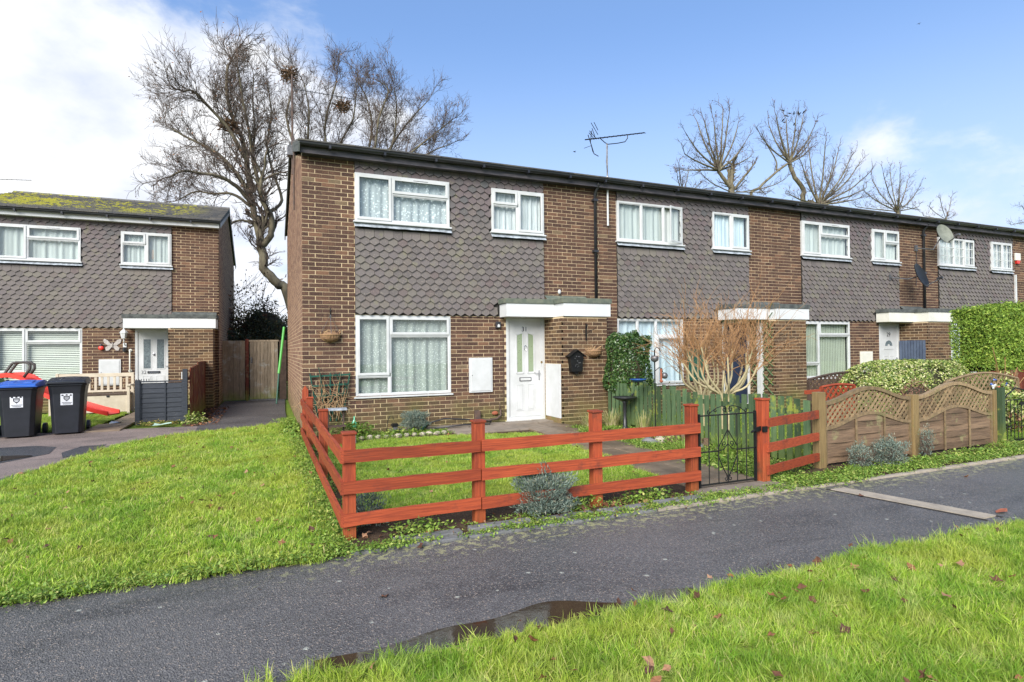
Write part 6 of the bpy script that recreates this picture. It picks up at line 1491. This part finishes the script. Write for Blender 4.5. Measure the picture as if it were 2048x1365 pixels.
# ------------------------------------------------------------------ branching
class Tree:
    def __init__(s, seed): s.R = random.Random(seed); s.big = MB(); s.tw = MB(); s.tips = []
    def limb(s, pts, r0, r1, kids=10, klen=1.5, depth=3, kr=.34, start=.25, spread=.9, tgt='big', upb=.15, sides=7):
        """a smooth limb through pts carrying side branches"""
        P = [Vector(p) for p in pts]; Q = []
        for i in range(len(P) - 1):
            a, b_, c, d = P[max(i - 1, 0)], P[i], P[i + 1], P[min(i + 2, len(P) - 1)]
            for k in range(4):
                t = k / 4; Q.append(0.5 * ((2 * b_) + (c - a) * t + (2 * a - 5 * b_ + 4 * c - d) * t * t + (3 * b_ - a - 3 * c + d) * t ** 3))
        Q.append(P[-1]); n = len(Q); rr = [r0 + (r1 - r0) * (i / (n - 1)) ** .8 for i in range(n)]
        Q = [q + Vector((s.R.gauss(0, 1), s.R.gauss(0, 1), s.R.gauss(0, 1))) * rr[i] * .14 for i, q in enumerate(Q)]
        s.big.tube(Q, rr, sides, cap=False)
        kids = int(kids * 1.55)
        for k in range(kids):
            u = start + (1 - start) * (k + s.R.random()) / kids; i = min(int(u * (n - 1)), n - 2); p = Q[i]; d = (Q[i + 1] - Q[i]).normalized()
            s.branch(p, s.turn(d, s.R.uniform(.45, spread)), rr[i] * kr, klen * .74 * s.R.uniform(.6, 1.15) * (1 - .35 * u), depth, upb)
        s.branch(Q[-1], (Q[-1] - Q[-2]).normalized(), r1, klen * .6, depth, upb)
    def turn(s, d, a):
        x = d.orthogonal().normalized(); x = Matrix.Rotation(s.R.uniform(0, 2 * PI), 3, d) @ x; return (d * math.cos(a) + x * math.sin(a)).normalized()
    def branch(s, p, d, r, L, depth, upb=.15):
        n = 5 if depth > 1 else 3; Q = [p.copy()]; D = []; st_ = L / n
        for i in range(n):
            d = (d + Vector((s.R.gauss(0, .16), s.R.gauss(0, .16), s.R.gauss(0, .14) + upb * .5))).normalized(); p = p + d * st_; Q.append(p.copy()); D.append(d)
        r = max(r, .004 * s.minr); r1 = max(r * .45, .003 * s.minr)
        (s.big if r > .05 else s.tw).tube(Q, [r + (r1 - r) * i / n for i in range(n + 1)], 5 if r > .03 else 3, cap=False)
        if depth <= 0: s.tips.append(Q[-1]); return
        k = s.kn[min(depth, len(s.kn) - 1)]
        for j in range(k):
            i = s.R.randint(1, n - 1) if j else n - 1; s.branch(Q[i + (1 if not j else 0)], s.turn(D[i], s.R.uniform(.3, .85)), r * .6, L * s.R.uniform(.5, .8), depth - 1, upb)
    minr = 1.25; kn = (3, 4, 4, 4, 4)
    def finish(s, t, bark='bark', twig='twig', leaf=0, lm='brownleaf', ls=.05):
        s.big.build('trunk', M[bark], t, smooth=True); c = s.tw.build('crown', M[twig], t, kind=None)
        if leaf and s.tips:
            T = np.array([tuple(s.R.choice(s.tips)) for _ in range(leaf)]) + rng.normal(0, .06, (leaf, 3)); foliage(t, 'last_leaves', T, np.tile([0, 0, 1.0], (leaf, 1)), ls, ls * .6, lm, 1.0)
YT = 26.0
def Z(x, y): return (280 + x / 2.438, 60 + y / 2.438)      # reading of an enlarged view of the big tree
def tp(pts, Y=YT, dy=0):
    n = len(pts); return [at(*Z(*p), Y + dy * i / max(1, n - 1)) for i, p in enumerate(pts)]
t1 = thing('bare_tree', 'largest leafless tree, thick leaning trunk rising behind the alley gate', 'tree')
T = Tree(5)
tr = tp([(730, 1400), (700, 1300), (670, 1240), (615, 1180), (598, 1100), (588, 1030)]); tr[0].z = -0.2; tr[0].x = at(622, 700, YT).x; tr[1].x = at(578, 593, YT).x
T.limb(tr, .22, .17, kids=5, klen=1.6, depth=3, start=.6, kr=.2)
T.limb(tp([(588, 1040), (565, 930), (545, 850), (535, 760), (520, 640), (500, 540), (455, 440), (425, 330), (425, 200), (430, 175)], dy=.5), .155, .045, kids=20, klen=2.1, depth=3, kr=.35)
T.limb(tp([(595, 1050), (635, 1000), (640, 920), (600, 840), (585, 790)], dy=-.6), .15, .09, kids=6, klen=1.8, depth=3, kr=.4)
T.limb(tp([(590, 800), (565, 700), (545, 600), (530, 480), (500, 330), (480, 200)], dy=-1.0), .09, .03, kids=14, klen=1.8, depth=3)
T.limb(tp([(545, 850), (480, 770), (400, 720), (300, 700), (210, 690), (140, 720)], dy=-2), .10, .03, kids=13, klen=1.7, depth=3)
T.limb(tp([(535, 800), (440, 660), (340, 580), (240, 530), (150, 480)], dy=1), .10, .03, kids=13, klen=1.8, depth=3)
T.limb(tp([(520, 640), (430, 480), (340, 380), (260, 300), (215, 300)], dy=-1), .09, .03, kids=13, klen=1.8, depth=3)
T.limb(tp([(540, 860), (450, 800), (360, 800), (270, 790), (190, 830)], dy=1.5), .07, .025, kids=10, klen=1.4, depth=3)
T.limb(tp([(560, 940), (500, 930), (450, 940), (400, 990)], dy=-.5), .07, .02, kids=7, klen=1.0, depth=2)
T.limb(tp([(620, 900), (690, 830), (650, 700), (620, 560), (640, 400), (620, 260)], dy=2), .08, .025, kids=12, klen=1.6, depth=3)
T.limb(tp([(545, 620), (560, 500), (550, 350), (555, 220)], dy=1.2), .06, .02, kids=10, klen=1.5, depth=3)
T.finish(t1, leaf=1600, ls=.04)
t2 = thing('bare_tree', 'wide leafless tree with nests whose crown spreads behind the roof of number 31', 'tree')
T = Tree(8); Y2 = 30.0
b0 = at(760, 640, Y2); base = Vector((b0.x, Y2, 0)); frk = tp([(1000, 830)], Y2)[0]
T.limb([base, base.lerp(frk, .6) + Vector((.2, 0, 0)), frk], .42, .3, kids=2, depth=2, klen=1.5)
for k, (pts, dy) in enumerate([([(1000, 830), (860, 700), (820, 560), (825, 400), (800, 260)], -1), ([(1000, 830), (800, 680), (745, 540), (715, 420), (745, 270), (710, 210)], 1), ([(1000, 830), (920, 680), (905, 555), (905, 440), (950, 280), (960, 240)], 0), ([(1000, 830), (975, 680), (975, 560), (1040, 430), (1055, 250)], 1.5),
                  ([(1000, 830), (1100, 700), (1145, 580), (1165, 430), (1210, 300), (1165, 250)], -1), ([(1000, 830), (1130, 700), (1210, 590), (1300, 460), (1400, 350)], 1), ([(1000, 830), (1200, 720), (1310, 610), (1420, 520), (1520, 440)], -1), ([(1000, 830), (1080, 690), (1130, 500), (1110, 350), (1060, 250)], 2),
                  ([(1000, 830), (1200, 740), (1330, 660), (1430, 590), (1510, 560)], 1.5), ([(1000, 830), (1150, 680), (1230, 560), (1250, 400), (1240, 280)], 0)]):
    T.limb(tp(pts, Y2, dy), .10, .025, kids=13, klen=1.9, depth=3, start=.35, spread=.8)
T.finish(t2, leaf=1600, ls=.04)
# nests: each a thing
def nest(px, py, Y, label, r=.35):
    q = at(px, py, Y); t = thing('bird_nest', label, 'nest', q, group=None); R = random.Random(int(px)); b = MB()
    for k in range(150):
        d = Vector((R.gauss(0, 1), R.gauss(0, 1), R.gauss(0, .8))).normalized(); p = d * r * R.uniform(.4, 1); e = p + Vector((R.gauss(0, 1), R.gauss(0, 1), R.gauss(0, .5))).normalized() * r * .6; b.tube([p, e], .022, 3)
    b.build('woven_twigs', M['nest'] if 'nest' in M else M.setdefault('nest', simple('nest_twigs', (0.17, 0.10, 0.05), (0.10, 0.06, 0.035), 5, 0.9)), t)
nest(*Z(725, 218), 30, 'brown twig nest highest in the bare crown behind the tall thin aerial', .42)
nest(*Z(985, 375), 30, 'ragged brown nest among the crown above the roof of number 31', .42)
nest(*Z(432, 468), 26, 'reddish nest in the left limbs of the leaning tree', .36)
# trees beyond the terrace on the right
def Q_(x, y): return (1300 + x / 2.738, 180 + y / 2.738)
def tq(pts, Y, dy=0): n = len(pts); return [at(*Q_(*p), Y + dy * i / max(1, n - 1)) for i, p in enumerate(pts)]
def fan(T, Y, root, ends, r0, kids, klen, depth, dy=1.0, bow=.0):
    for k, e in enumerate(ends):
        a = root; m_ = ((a[0] + e[0]) / 2 + (e[0] - a[0]) * .12, (a[1] + e[1]) / 2 + bow); T.limb(tq([a, m_, e], Y, dy * (1 if k % 2 else -1)), r0, .03, kids=kids, klen=klen, depth=depth, start=.2, spread=.75, sides=5)
def rtree(label, seed, Y, trunk, fans, leaf=400, r0=.22, minr=1.3):
    t = thing('bare_tree', label, 'tree'); T = Tree(seed); T.minr = minr; T.kn = (2, 3, 3, 3)
    for tk in trunk:
        pts = tq(tk[0], Y)
        if tk[1] > 0: p0 = pts[0].copy(); p0.z = 0; pts = [p0, p0.lerp(pts[0], .6)] + pts
        T.limb(pts, abs(tk[1]), tk[2], kids=3, klen=1.2, depth=2, start=.8, kr=.3)
    for f in fans: fan(T, Y, *f)
    T.finish(t, leaf=leaf, ls=.05)
rtree('leafless tree with a cut stub, left of the birds, behind the roof of number 30', 21, 32, [([(448, 600), (445, 530)], .26, .22), ([(445, 540), (445, 440)], -.17, .16), ([(440, 530), (405, 490), (375, 445)], -.16, .12), ([(450, 560), (490, 510), (545, 442)], -.10, .08)],
      [((380, 440), [(210, 260), (260, 180), (300, 180), (400, 110), (430, 150), (480, 200), (520, 290), (545, 370), (190, 350), (180, 440), (350, 170)], .09, 6, 1.3, 2), ((445, 560), [(300, 480), (520, 500), (620, 560)], .05, 5, 1.0, 2)])
rtree('leafless tree with birds perched in its top, behind the roof of number 30', 22, 33, [([(835, 640), (840, 545), (790, 480), (768, 405)], .24, .15), ([(550, 600), (600, 535), (680, 460), (755, 405)], .14, .08), ([(690, 440), (690, 390), (640, 300)], -.07, .04)],
      [((765, 400), [(605, 250), (650, 190), (690, 140), (745, 160), (800, 150), (840, 140), (900, 200), (880, 280), (870, 330), (700, 200), (820, 230)], .08, 6, 1.2, 2), ((600, 545), [(500, 560), (630, 570), (720, 500)], .04, 4, .9, 2)])
rtree('broad leafless tree right of the bird tree, behind the roof of number 29', 23, 31, [([(930, 680), (925, 640)], .25, .2)],
      [((925, 630), [(830, 400), (870, 330), (960, 300), (1030, 340), (1100, 370), (1150, 400), (1185, 470), (1180, 540), (1130, 600), (860, 460), (1000, 420), (1080, 450), (760, 570)], .09, 7, 1.3, 2)])
rtree('smaller leafless tree behind the roof between numbers 29 and 28', 24, 34, [([(1355, 720), (1355, 670)], .18, .15)], [((1355, 665), [(1180, 560), (1220, 500), (1280, 470), (1315, 450), (1370, 470), (1410, 500), (1460, 560), (1470, 640), (1130, 640), (1240, 600)], .06, 6, 1.2, 2)])
rtree('thin leafless twigs rising over the roof of number 28', 25, 36, [([(1620, 760), (1625, 700)], .08, .05)], [((1622, 710), [(1590, 600), (1650, 590), (1530, 640), (1660, 690), (1500, 690)], .03, 4, .8, 2)], leaf=120)
rtree('leafless treetop cut off by the right edge of the photo', 26, 36, [([(2120, 800), (2110, 700)], .2, .15)], [((2100, 720), [(2040, 640), (2080, 560), (1980, 740), (2160, 600)], .05, 5, 1.2, 2)], leaf=120)
rtree('low leafless twigs above the roof left of the cut-stub tree', 27, 34, [([(180, 640), (180, 570)], .08, .05)], [((180, 570), [(150, 480), (210, 450), (160, 430), (280, 510), (310, 540)], .03, 4, .9, 2)], leaf=120)
# hedge and shrubs beyond the alley gate
bush('tall dark shrub behind the alley gate', (-.1, 23.5, 1.6), (1.3, 1.0, 1.9), 11000, .05, .025, 'darkshrub', cat='shrub', name='tall_shrub', shell=.55, lump=.2)
bush('dark overgrown hedge running behind the alley gate', (-1.2, 22.3, 1.0), (3.0, .7, 1.45), 14000, .05, .025, 'darkshrub', cat='hedge', name='overgrown_hedge', shell=.7, lump=.15)
bush('pale autumn-leaved shrub under the leaning tree', (-1.0, 25.5, 2.6), (1.3, .9, 1.3), 1700, .05, .03, 'autumn', cat='shrub', name='autumn_shrub', shell=.2, core=False, lump=.3)
T = Tree(31); T.kn = (2, 3, 3, 3); t = thing('twiggy_shrub', 'tangled bare shrub beside the alley hedge and the left house', 'shrub')
for k in range(9): x = -2.6 + k * .28; T.branch(Vector((x, 23.5, .4)), Vector((random.uniform(-.3, .3), 0, 1)).normalized(), .03, 2.0, 3)
T.finish(t, leaf=500, ls=.05)
def backhedge(label, x0, x1, y, h, n, m='darkshrub'):
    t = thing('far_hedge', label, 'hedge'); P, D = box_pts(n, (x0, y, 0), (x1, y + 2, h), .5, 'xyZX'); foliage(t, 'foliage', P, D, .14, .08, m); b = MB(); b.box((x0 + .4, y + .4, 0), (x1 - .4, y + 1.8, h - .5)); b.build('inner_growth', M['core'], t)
backhedge('distant dark hedge line beyond the alley', -30, 30, 44, 3.2, 14000)
# ------------------------------------------------------------------ two pale-stemmed shrubs in the garden of 30
def pshrub(label, seed, px, py, Y, stems, topz, spread=1.0):
    t = thing('leafless_shrub', label, 'shrub'); T = Tree(seed); T.minr = .55; T.kn = (2, 3, 3, 3); R = T.R
    c = at(px, py, Y); c.z = 0
    for k in range(stems):
        a = R.uniform(0, 2 * PI); s_ = R.uniform(.25, 1) * spread; e = Vector((c.x + math.cos(a) * s_ * .55, c.y + math.sin(a) * s_ * .5, R.uniform(1.15, 1.5))); b_ = Vector((c.x + R.uniform(-.06, .06), c.y + R.uniform(-.06, .06), 0)); f = b_ + Vector((math.cos(a) * .06, math.sin(a) * .06, .62)); m_ = f.lerp(e, .5) + Vector((math.cos(a) * .10, math.sin(a) * .08, -.05))
        T.limb([b_, f, m_, e], .030, .014, kids=0, depth=0, klen=.1, sides=6)
        for j in range(6):
            T2d = Vector((R.gauss(math.cos(a) * .45, .45), R.gauss(math.sin(a) * .4, .4), .9)).normalized(); st0 = m_.lerp(e, R.uniform(.3, 1.0)); T.branch(st0, T2d, .0075, topz * R.uniform(.3, .62), 2, .10)
    T.big.build('stems', M['pale_bark'], t, smooth=True); T.tw.build('crown', M['orange_twig'], t)
pshrub('left of the two leafless shrubs with pale curving stems', 41, 1402, 800, 8.2, 9, 1.0, 1.05)
pshrub('larger right one of the two leafless pale-stemmed shrubs', 42, 1450, 800, 7.6, 14, 1.25, 1.5)
# ------------------------------------------------------------------ birds
def bird(px, py, Y, label, s=1.0, fly=False, group=None, seed=0):
    q = at(px, py, Y); t = thing('bird', label, 'bird', q, group=group); R = random.Random(seed + int(px))
    t.rotation_euler = (0, 0, R.uniform(-2.5, 2.5) if not fly else .3)
    b = MB(); n = 10; sp = [(-.17, .012), (-.13, .035), (-.06, .055), (.02, .06), (.09, .045), (.13, .035), (.17, .035), (.20, .018), (.24, .003)]
    b.tube([(x * s, 0, (x * .5 if not fly else 0) * s) for x, r in sp], [r * s for x, r in sp], 7); b.build('body', M['crow'] if 'crow' in M else M.setdefault('crow', simple('black_plumage', (0.015, 0.015, 0.018), rough=.6)), t, smooth=True)
    for sg in (-1, 1):
        b = MB()
        if fly: b.v = [(.05 * s, sg * .03 * s, .03 * s), (.10 * s, sg * .16 * s, .10 * s), (.02 * s, sg * .34 * s, .04 * s), (-.06 * s, sg * .18 * s, .05 * s), (-.06 * s, sg * .03 * s, .03 * s), (.0, sg * .16 * s, .085 * s)]; b.face((0, 1, 5)); b.face((1, 2, 5)); b.face((2, 3, 5)); b.face((3, 4, 5)); b.face((4, 0, 5))
        else: b.v = [(.08 * s, sg * .055 * s, .06 * s), (.0, sg * .065 * s, .05 * s), (-.17 * s, sg * .02 * s, -.09 * s), (-.02 * s, sg * .055 * s, -.03 * s)]; b.face((0, 1, 2, 3))
        b.build('wing', M['crow'], t)
BL_ = {727: 'black bird perched leftmost and highest on the treetop', 912: 'black bird on the outermost right twig of the bird tree', 842: 'black bird at the right end of the top row on the treetop'}
for i, (x, y) in enumerate(((727, 113), (765, 129), (748, 143), (788, 129), (813, 127), (842, 123), (728, 167), (912, 172), (790, 188), (735, 178), (818, 133))):
    bird(*Q_(x, y), 33, BL_.get(x, 'small black bird perched among the top twigs of the bird tree'), .85, group='birds perched on the treetop', seed=i)
bird(1838, 48, 60, 'lone dark bird flying high near the top right corner', 1.15, True)
bird(1149, 304, 30, 'small bird flying in the blue sky left of the television aerial', .5, True)

# ------------------------------------------------------------------ grass and fallen leaves
M['grass'] = None
def grassmat():
    m, n, l, b = newmat('grass_blade'); oi = n.new('ShaderNodeObjectInfo'); p = pos(n, l)
    a = n.new('ShaderNodeAttribute'); a.attribute_name = 'tint'
    r = mth(n, l, 'FRACT', mth(n, l, 'ADD', a.outputs['Fac'], oi.outputs['Random']))
    col = rampf(n, l, r, [(0, (0.15, 0.30, 0.025)), (.35, (0.29, 0.47, 0.04)), (.65, (0.44, 0.60, 0.06)), (.85, (0.57, 0.62, 0.15)), (1, (0.62, 0.50, 0.24))])
    f = step(n, l, noisef(n, l, p, 1.1, 4, 0.6), 0.42, 0.66); f2 = step(n, l, noisef(n, l, p, 4.5, 4, 0.65), 0.50, 0.70); f3 = step(n, l, noisef(n, l, p, 2.3, 5, 0.7), 0.54, 0.40)
    col = mixc(n, l, mth(n, l, 'MULTIPLY', f2, 0.45), col, (0.50, 0.56, 0.24))
    col = mixc(n, l, mth(n, l, 'MULTIPLY', f3, 0.62), col, (0.12, 0.27, 0.02))
    col = mixc(n, l, mth(n, l, 'MULTIPLY', f, 0.55), col, (0.42, 0.44, 0.06))
    l.new(col, b.inputs['Base Color']); b.inputs['Roughness'].default_value = 0.5; b.inputs['Specular IOR Level'].default_value = 0.35
    t = n.new('ShaderNodeBsdfTranslucent'); l.new(col, t.inputs[0]); x = n.new('ShaderNodeMixShader'); x.inputs[0].default_value = 0.35
    l.new(b.outputs[0], x.inputs[1]); l.new(t.outputs[0], x.inputs[2]); l.new(x.outputs[0], n['Material Output'].inputs['Surface']); return m
M['grass'] = grassmat()
PC = bpy.data.collections.new('grass_tufts')      # prototypes, not linked to the scene
def tuft(n, R0, h, w, seed, lean=.5, flat=0.0):
    r = np.random.default_rng(seed); V, Fq, T = [], [], []
    for i in range(n):
        a = r.uniform(0, 2 * PI); q = R0 * math.sqrt(r.random()); b0 = np.array([q * math.cos(a), q * math.sin(a), -.01]); a2 = r.uniform(0, 2 * PI); hh = h * r.uniform(.45, 1.15); s_ = r.uniform(.1, 1) * lean
        d = np.array([math.cos(a2), math.sin(a2), 0]); pz = np.array([-d[1], d[0], 0]) * w * r.uniform(.6, 1.2); n0 = len(V)
        for j, (u, ww) in enumerate(((0, 1), (.4, .9), (.75, .6), (1, .08))): c = b0 + d * hh * s_ * u ** 1.7 + np.array([0, 0, hh * (u - s_ * .45 * u * u)]); V += [c - pz * ww, c + pz * ww]
        for j in range(3): Fq.append((n0 + 2 * j, n0 + 2 * j + 1, n0 + 2 * j + 3, n0 + 2 * j + 2)); T.append(i / n)
    return arrmesh('grass_tuft', np.array(V), np.array(Fq), M['grass'], T)
def coll(name, meshes):
    c = bpy.data.collections.new(name)
    for i, me in enumerate(meshes): c.objects.link(bpy.data.objects.new(name + '_piece', me))
    return c
def scatter(name, P, collection, smin, smax, kind='stuff', tilt=.15, z0=0.0, label=None):
    me = bpy.data.meshes.new(name); n = len(P); me.vertices.add(n); V = np.column_stack([P[:, 0], P[:, 1], P[:, 2] if P.shape[1] > 2 else np.full(n, z0)]); me.vertices.foreach_set('co', V.astype(np.float32).ravel())
    ra = me.attributes.new('rot', 'FLOAT_VECTOR', 'POINT'); ra.data.foreach_set('vector', np.column_stack([rng.normal(0, tilt, n), rng.normal(0, tilt, n), rng.uniform(0, 2 * PI, n)]).astype(np.float32).ravel())
    sa = me.attributes.new('scl', 'FLOAT', 'POINT'); sa.data.foreach_set('value', rng.uniform(smin, smax, n).astype(np.float32))
    o = link(name, me, kind=kind); g = bpy.data.node_groups.new(name, 'GeometryNodeTree'); g.interface.new_socket('Geometry', in_out='INPUT', socket_type='NodeSocketGeometry'); g.interface.new_socket('Geometry', in_out='OUTPUT', socket_type='NodeSocketGeometry')
    N = g.nodes; Lk = g.links; gi = N.new('NodeGroupInput'); go = N.new('NodeGroupOutput'); ip = N.new('GeometryNodeInstanceOnPoints'); ci = N.new('GeometryNodeCollectionInfo')
    ci.inputs['Collection'].default_value = collection; ci.inputs['Separate Children'].default_value = True; ci.inputs['Reset Children'].default_value = True; ip.inputs['Pick Instance'].default_value = True
    at1 = N.new('GeometryNodeInputNamedAttribute'); at1.data_type = 'FLOAT_VECTOR'; at1.inputs[0].default_value = 'rot'; at2 = N.new('GeometryNodeInputNamedAttribute'); at2.data_type = 'FLOAT'; at2.inputs[0].default_value = 'scl'
    Lk.new(gi.outputs[0], ip.inputs['Points']); Lk.new(ci.outputs[0], ip.inputs['Instance']); Lk.new(at1.outputs[0], ip.inputs['Rotation']); Lk.new(at2.outputs[0], ip.inputs['Scale']); Lk.new(ip.outputs[0], go.inputs[0])
    md = o.modifiers.new('scatter', 'NODES'); md.node_group = g; return o
def sample(poly, dens, inset=0.0):
    p = np.array(poly); lo, hi = p.min(0), p.max(0); n = int((hi[0] - lo[0]) * (hi[1] - lo[1]) * dens); P = lo + rng.random((n, 2)) * (hi - lo); return P[inpoly(P, poly)]
long_t = coll('long_grass', [tuft(44, .055, .065 + .018 * (i % 3), .0018, i, .85 + .2 * (i % 3)) for i in range(9)])
lawn_t = coll('lawn_grass', [tuft(40, .06, .034 + .012 * (i % 3), .0022, 20 + i, .95) for i in range(9)])
# what the camera can see of the near verge gets the dense turf, the rest a thinner one
P = sample(ccw([(.1, 2.0), (1.2, 1.2), (9, 1.2), (14, 2.94), (.1, 2.94)]), 1100); P = P[P[:, 1] < near_far(0) + 0 * P[:, 0] + .03 * np.sin(P[:, 0] * 1.9) + .02 * np.sin(P[:, 0] * 5.1) - np.array([PUD(x) for x in P[:, 0]]) * .3 + rng.normal(0, .018, len(P))]
P = P[rng.random(len(P)) < .55 + .45 * (np.sin(P[:, 0] * 9 + 2 * np.sin(P[:, 1] * 7)) * np.sin(P[:, 1] * 11 + 2 * np.sin(P[:, 0] * 6)) > -.25)]
scatter('verge_grass', P, long_t, .38, 1.05, tilt=.35, z0=.018)
P = sample([(-8, -6), (20, -6), (20, 1.2), (1.2, 1.2), (.1, 2.0), (.1, 2.8), (-8, 2.8)], 90); scatter('verge_grass', P, long_t, .8, 1.4, z0=.018)
P = sample(leftpoly, 520); d = np.hypot(P[:, 0], P[:, 1]); P = P[rng.random(len(P)) < np.clip(1.5 - d / 14, .45, 1)]; P = P[P[:, 0] > -9]
scatter('side_lawn_grass', P, lawn_t, .6, 1.5, tilt=.3, z0=.014)
P = sample(ccw(gardenpoly), 420); scatter('garden_grass', P, lawn_t, .6, 1.0, z0=.016)
P = sample([(-12, 13.55), (-3.25, 13.5), (-3.15, 17.3), (-12, 17.3)], 160); scatter('front_lawn_grass', P, lawn_t, .8, 1.3, z0=.012)
P = sample(ccw([(6.35, 5.35), (22, 5.0), (22, 10.6), (6.35, 10.6)]), 70); scatter('neighbour_grass', P, lawn_t, .8, 1.3, z0=.006)
# low weeds creeping over the edges of beds and path
wme = []
for i in range(5):
    r_ = np.random.default_rng(60 + i); C = np.column_stack([r_.normal(0, .035, 40), r_.normal(0, .035, 40), r_.uniform(.004, .03, 40)]); V, Fq = leaves(C, np.tile([0, 0, 1.0], (40, 1)), .009, .006, .1, .45); wme.append(arrmesh('weed_tuft', V, Fq, M['herb'], r_.random(40)))
weeds = coll('weeds', wme)
def band(n, x0, x1, f, sig): x = rng.uniform(x0, x1, n); return np.column_stack([x, np.array([f(a) for a in x]) + rng.normal(0, sig, n)])
Wp = np.vstack([band(120, .55, 4.0, lambda x: 4.395, .025), band(160, 4.0, 6.2, lambda x: 4.44, .05), band(620, 5.1, 10.0, lambda x: 4.60 + .05 * math.sin(x * 5), .10), band(60, .6, 4.0, lambda x: 4.60, .12), band(260, -3, .6, lambda x: 4.40, .04),
                np.column_stack([.46 + rng.normal(0, .06, 700), rng.uniform(4.4, 10.6, 700)]), np.column_stack([5.25 + rng.normal(0, .10, 500), rng.uniform(4.8, 9.0, 500)]), np.column_stack([rng.uniform(5.2, 6.1, 700), rng.uniform(4.9, 9.6, 700)]),
                np.column_stack([rng.uniform(1.0, 3.0, 300), rng.uniform(9.8, 10.5, 300)]), np.column_stack([.40 + rng.normal(0, .08, 350), rng.uniform(10.8, 13.5, 350)]), np.column_stack([rng.uniform(.62, .85, 120), rng.uniform(4.9, 9.5, 120)])])
scatter('creeping_weeds', Wp, weeds, .7, 1.6, z0=.012)
lme = []
for i in range(6):
    r_ = random.Random(i); n = 9; pts = [(0, 0, .004)]; 
    for k in range(n): a = 2 * PI * k / n; rr = (.036 if k % 2 else .022) * r_.uniform(.8, 1.25); pts.append((rr * math.cos(a), rr * .8 * math.sin(a), r_.uniform(0, .014)))
    me = bpy.data.meshes.new('leaf'); me.from_pydata(pts, [], [(0, 1 + k, 1 + (k + 1) % n) for k in range(n)]); setmat(me, M['brownleaf']); me.update(); lme.append(me)
lv = coll('leaves', lme)
La = sample(leftpoly, 5); La = La[La[:, 0] > -7]; Lb = sample(ccw([(.3, 1.4), (9, 1.4), (12, 2.9), (.3, 2.9)]), 13); Lc = sample(ccw(gardenpoly), 4); Ld = np.column_stack([rng.uniform(-1.5, -.95, 330), rng.uniform(13.2, 17.4, 330)]); Ld = Ld[rng.random(330) < .9]
def withz(P, z): return np.column_stack([P, z + rng.uniform(-.012, .008, len(P))])
scatter('fallen_leaves', np.vstack([withz(La, .05), withz(Lb, .065), withz(Lc, .045), withz(Ld, .02), withz(band(160, .7, 4.0, lambda x: 4.62, .14), .02), withz(sample(ccw([(-12, 2.95), (10, 2.95), (10, 4.3), (-12, 4.3)]), .35), .006)]), lv, .45, 1.1, tilt=.45)
# pale grit and moss flecks gathered on the far side of the footpath
SC.frame_set(1)
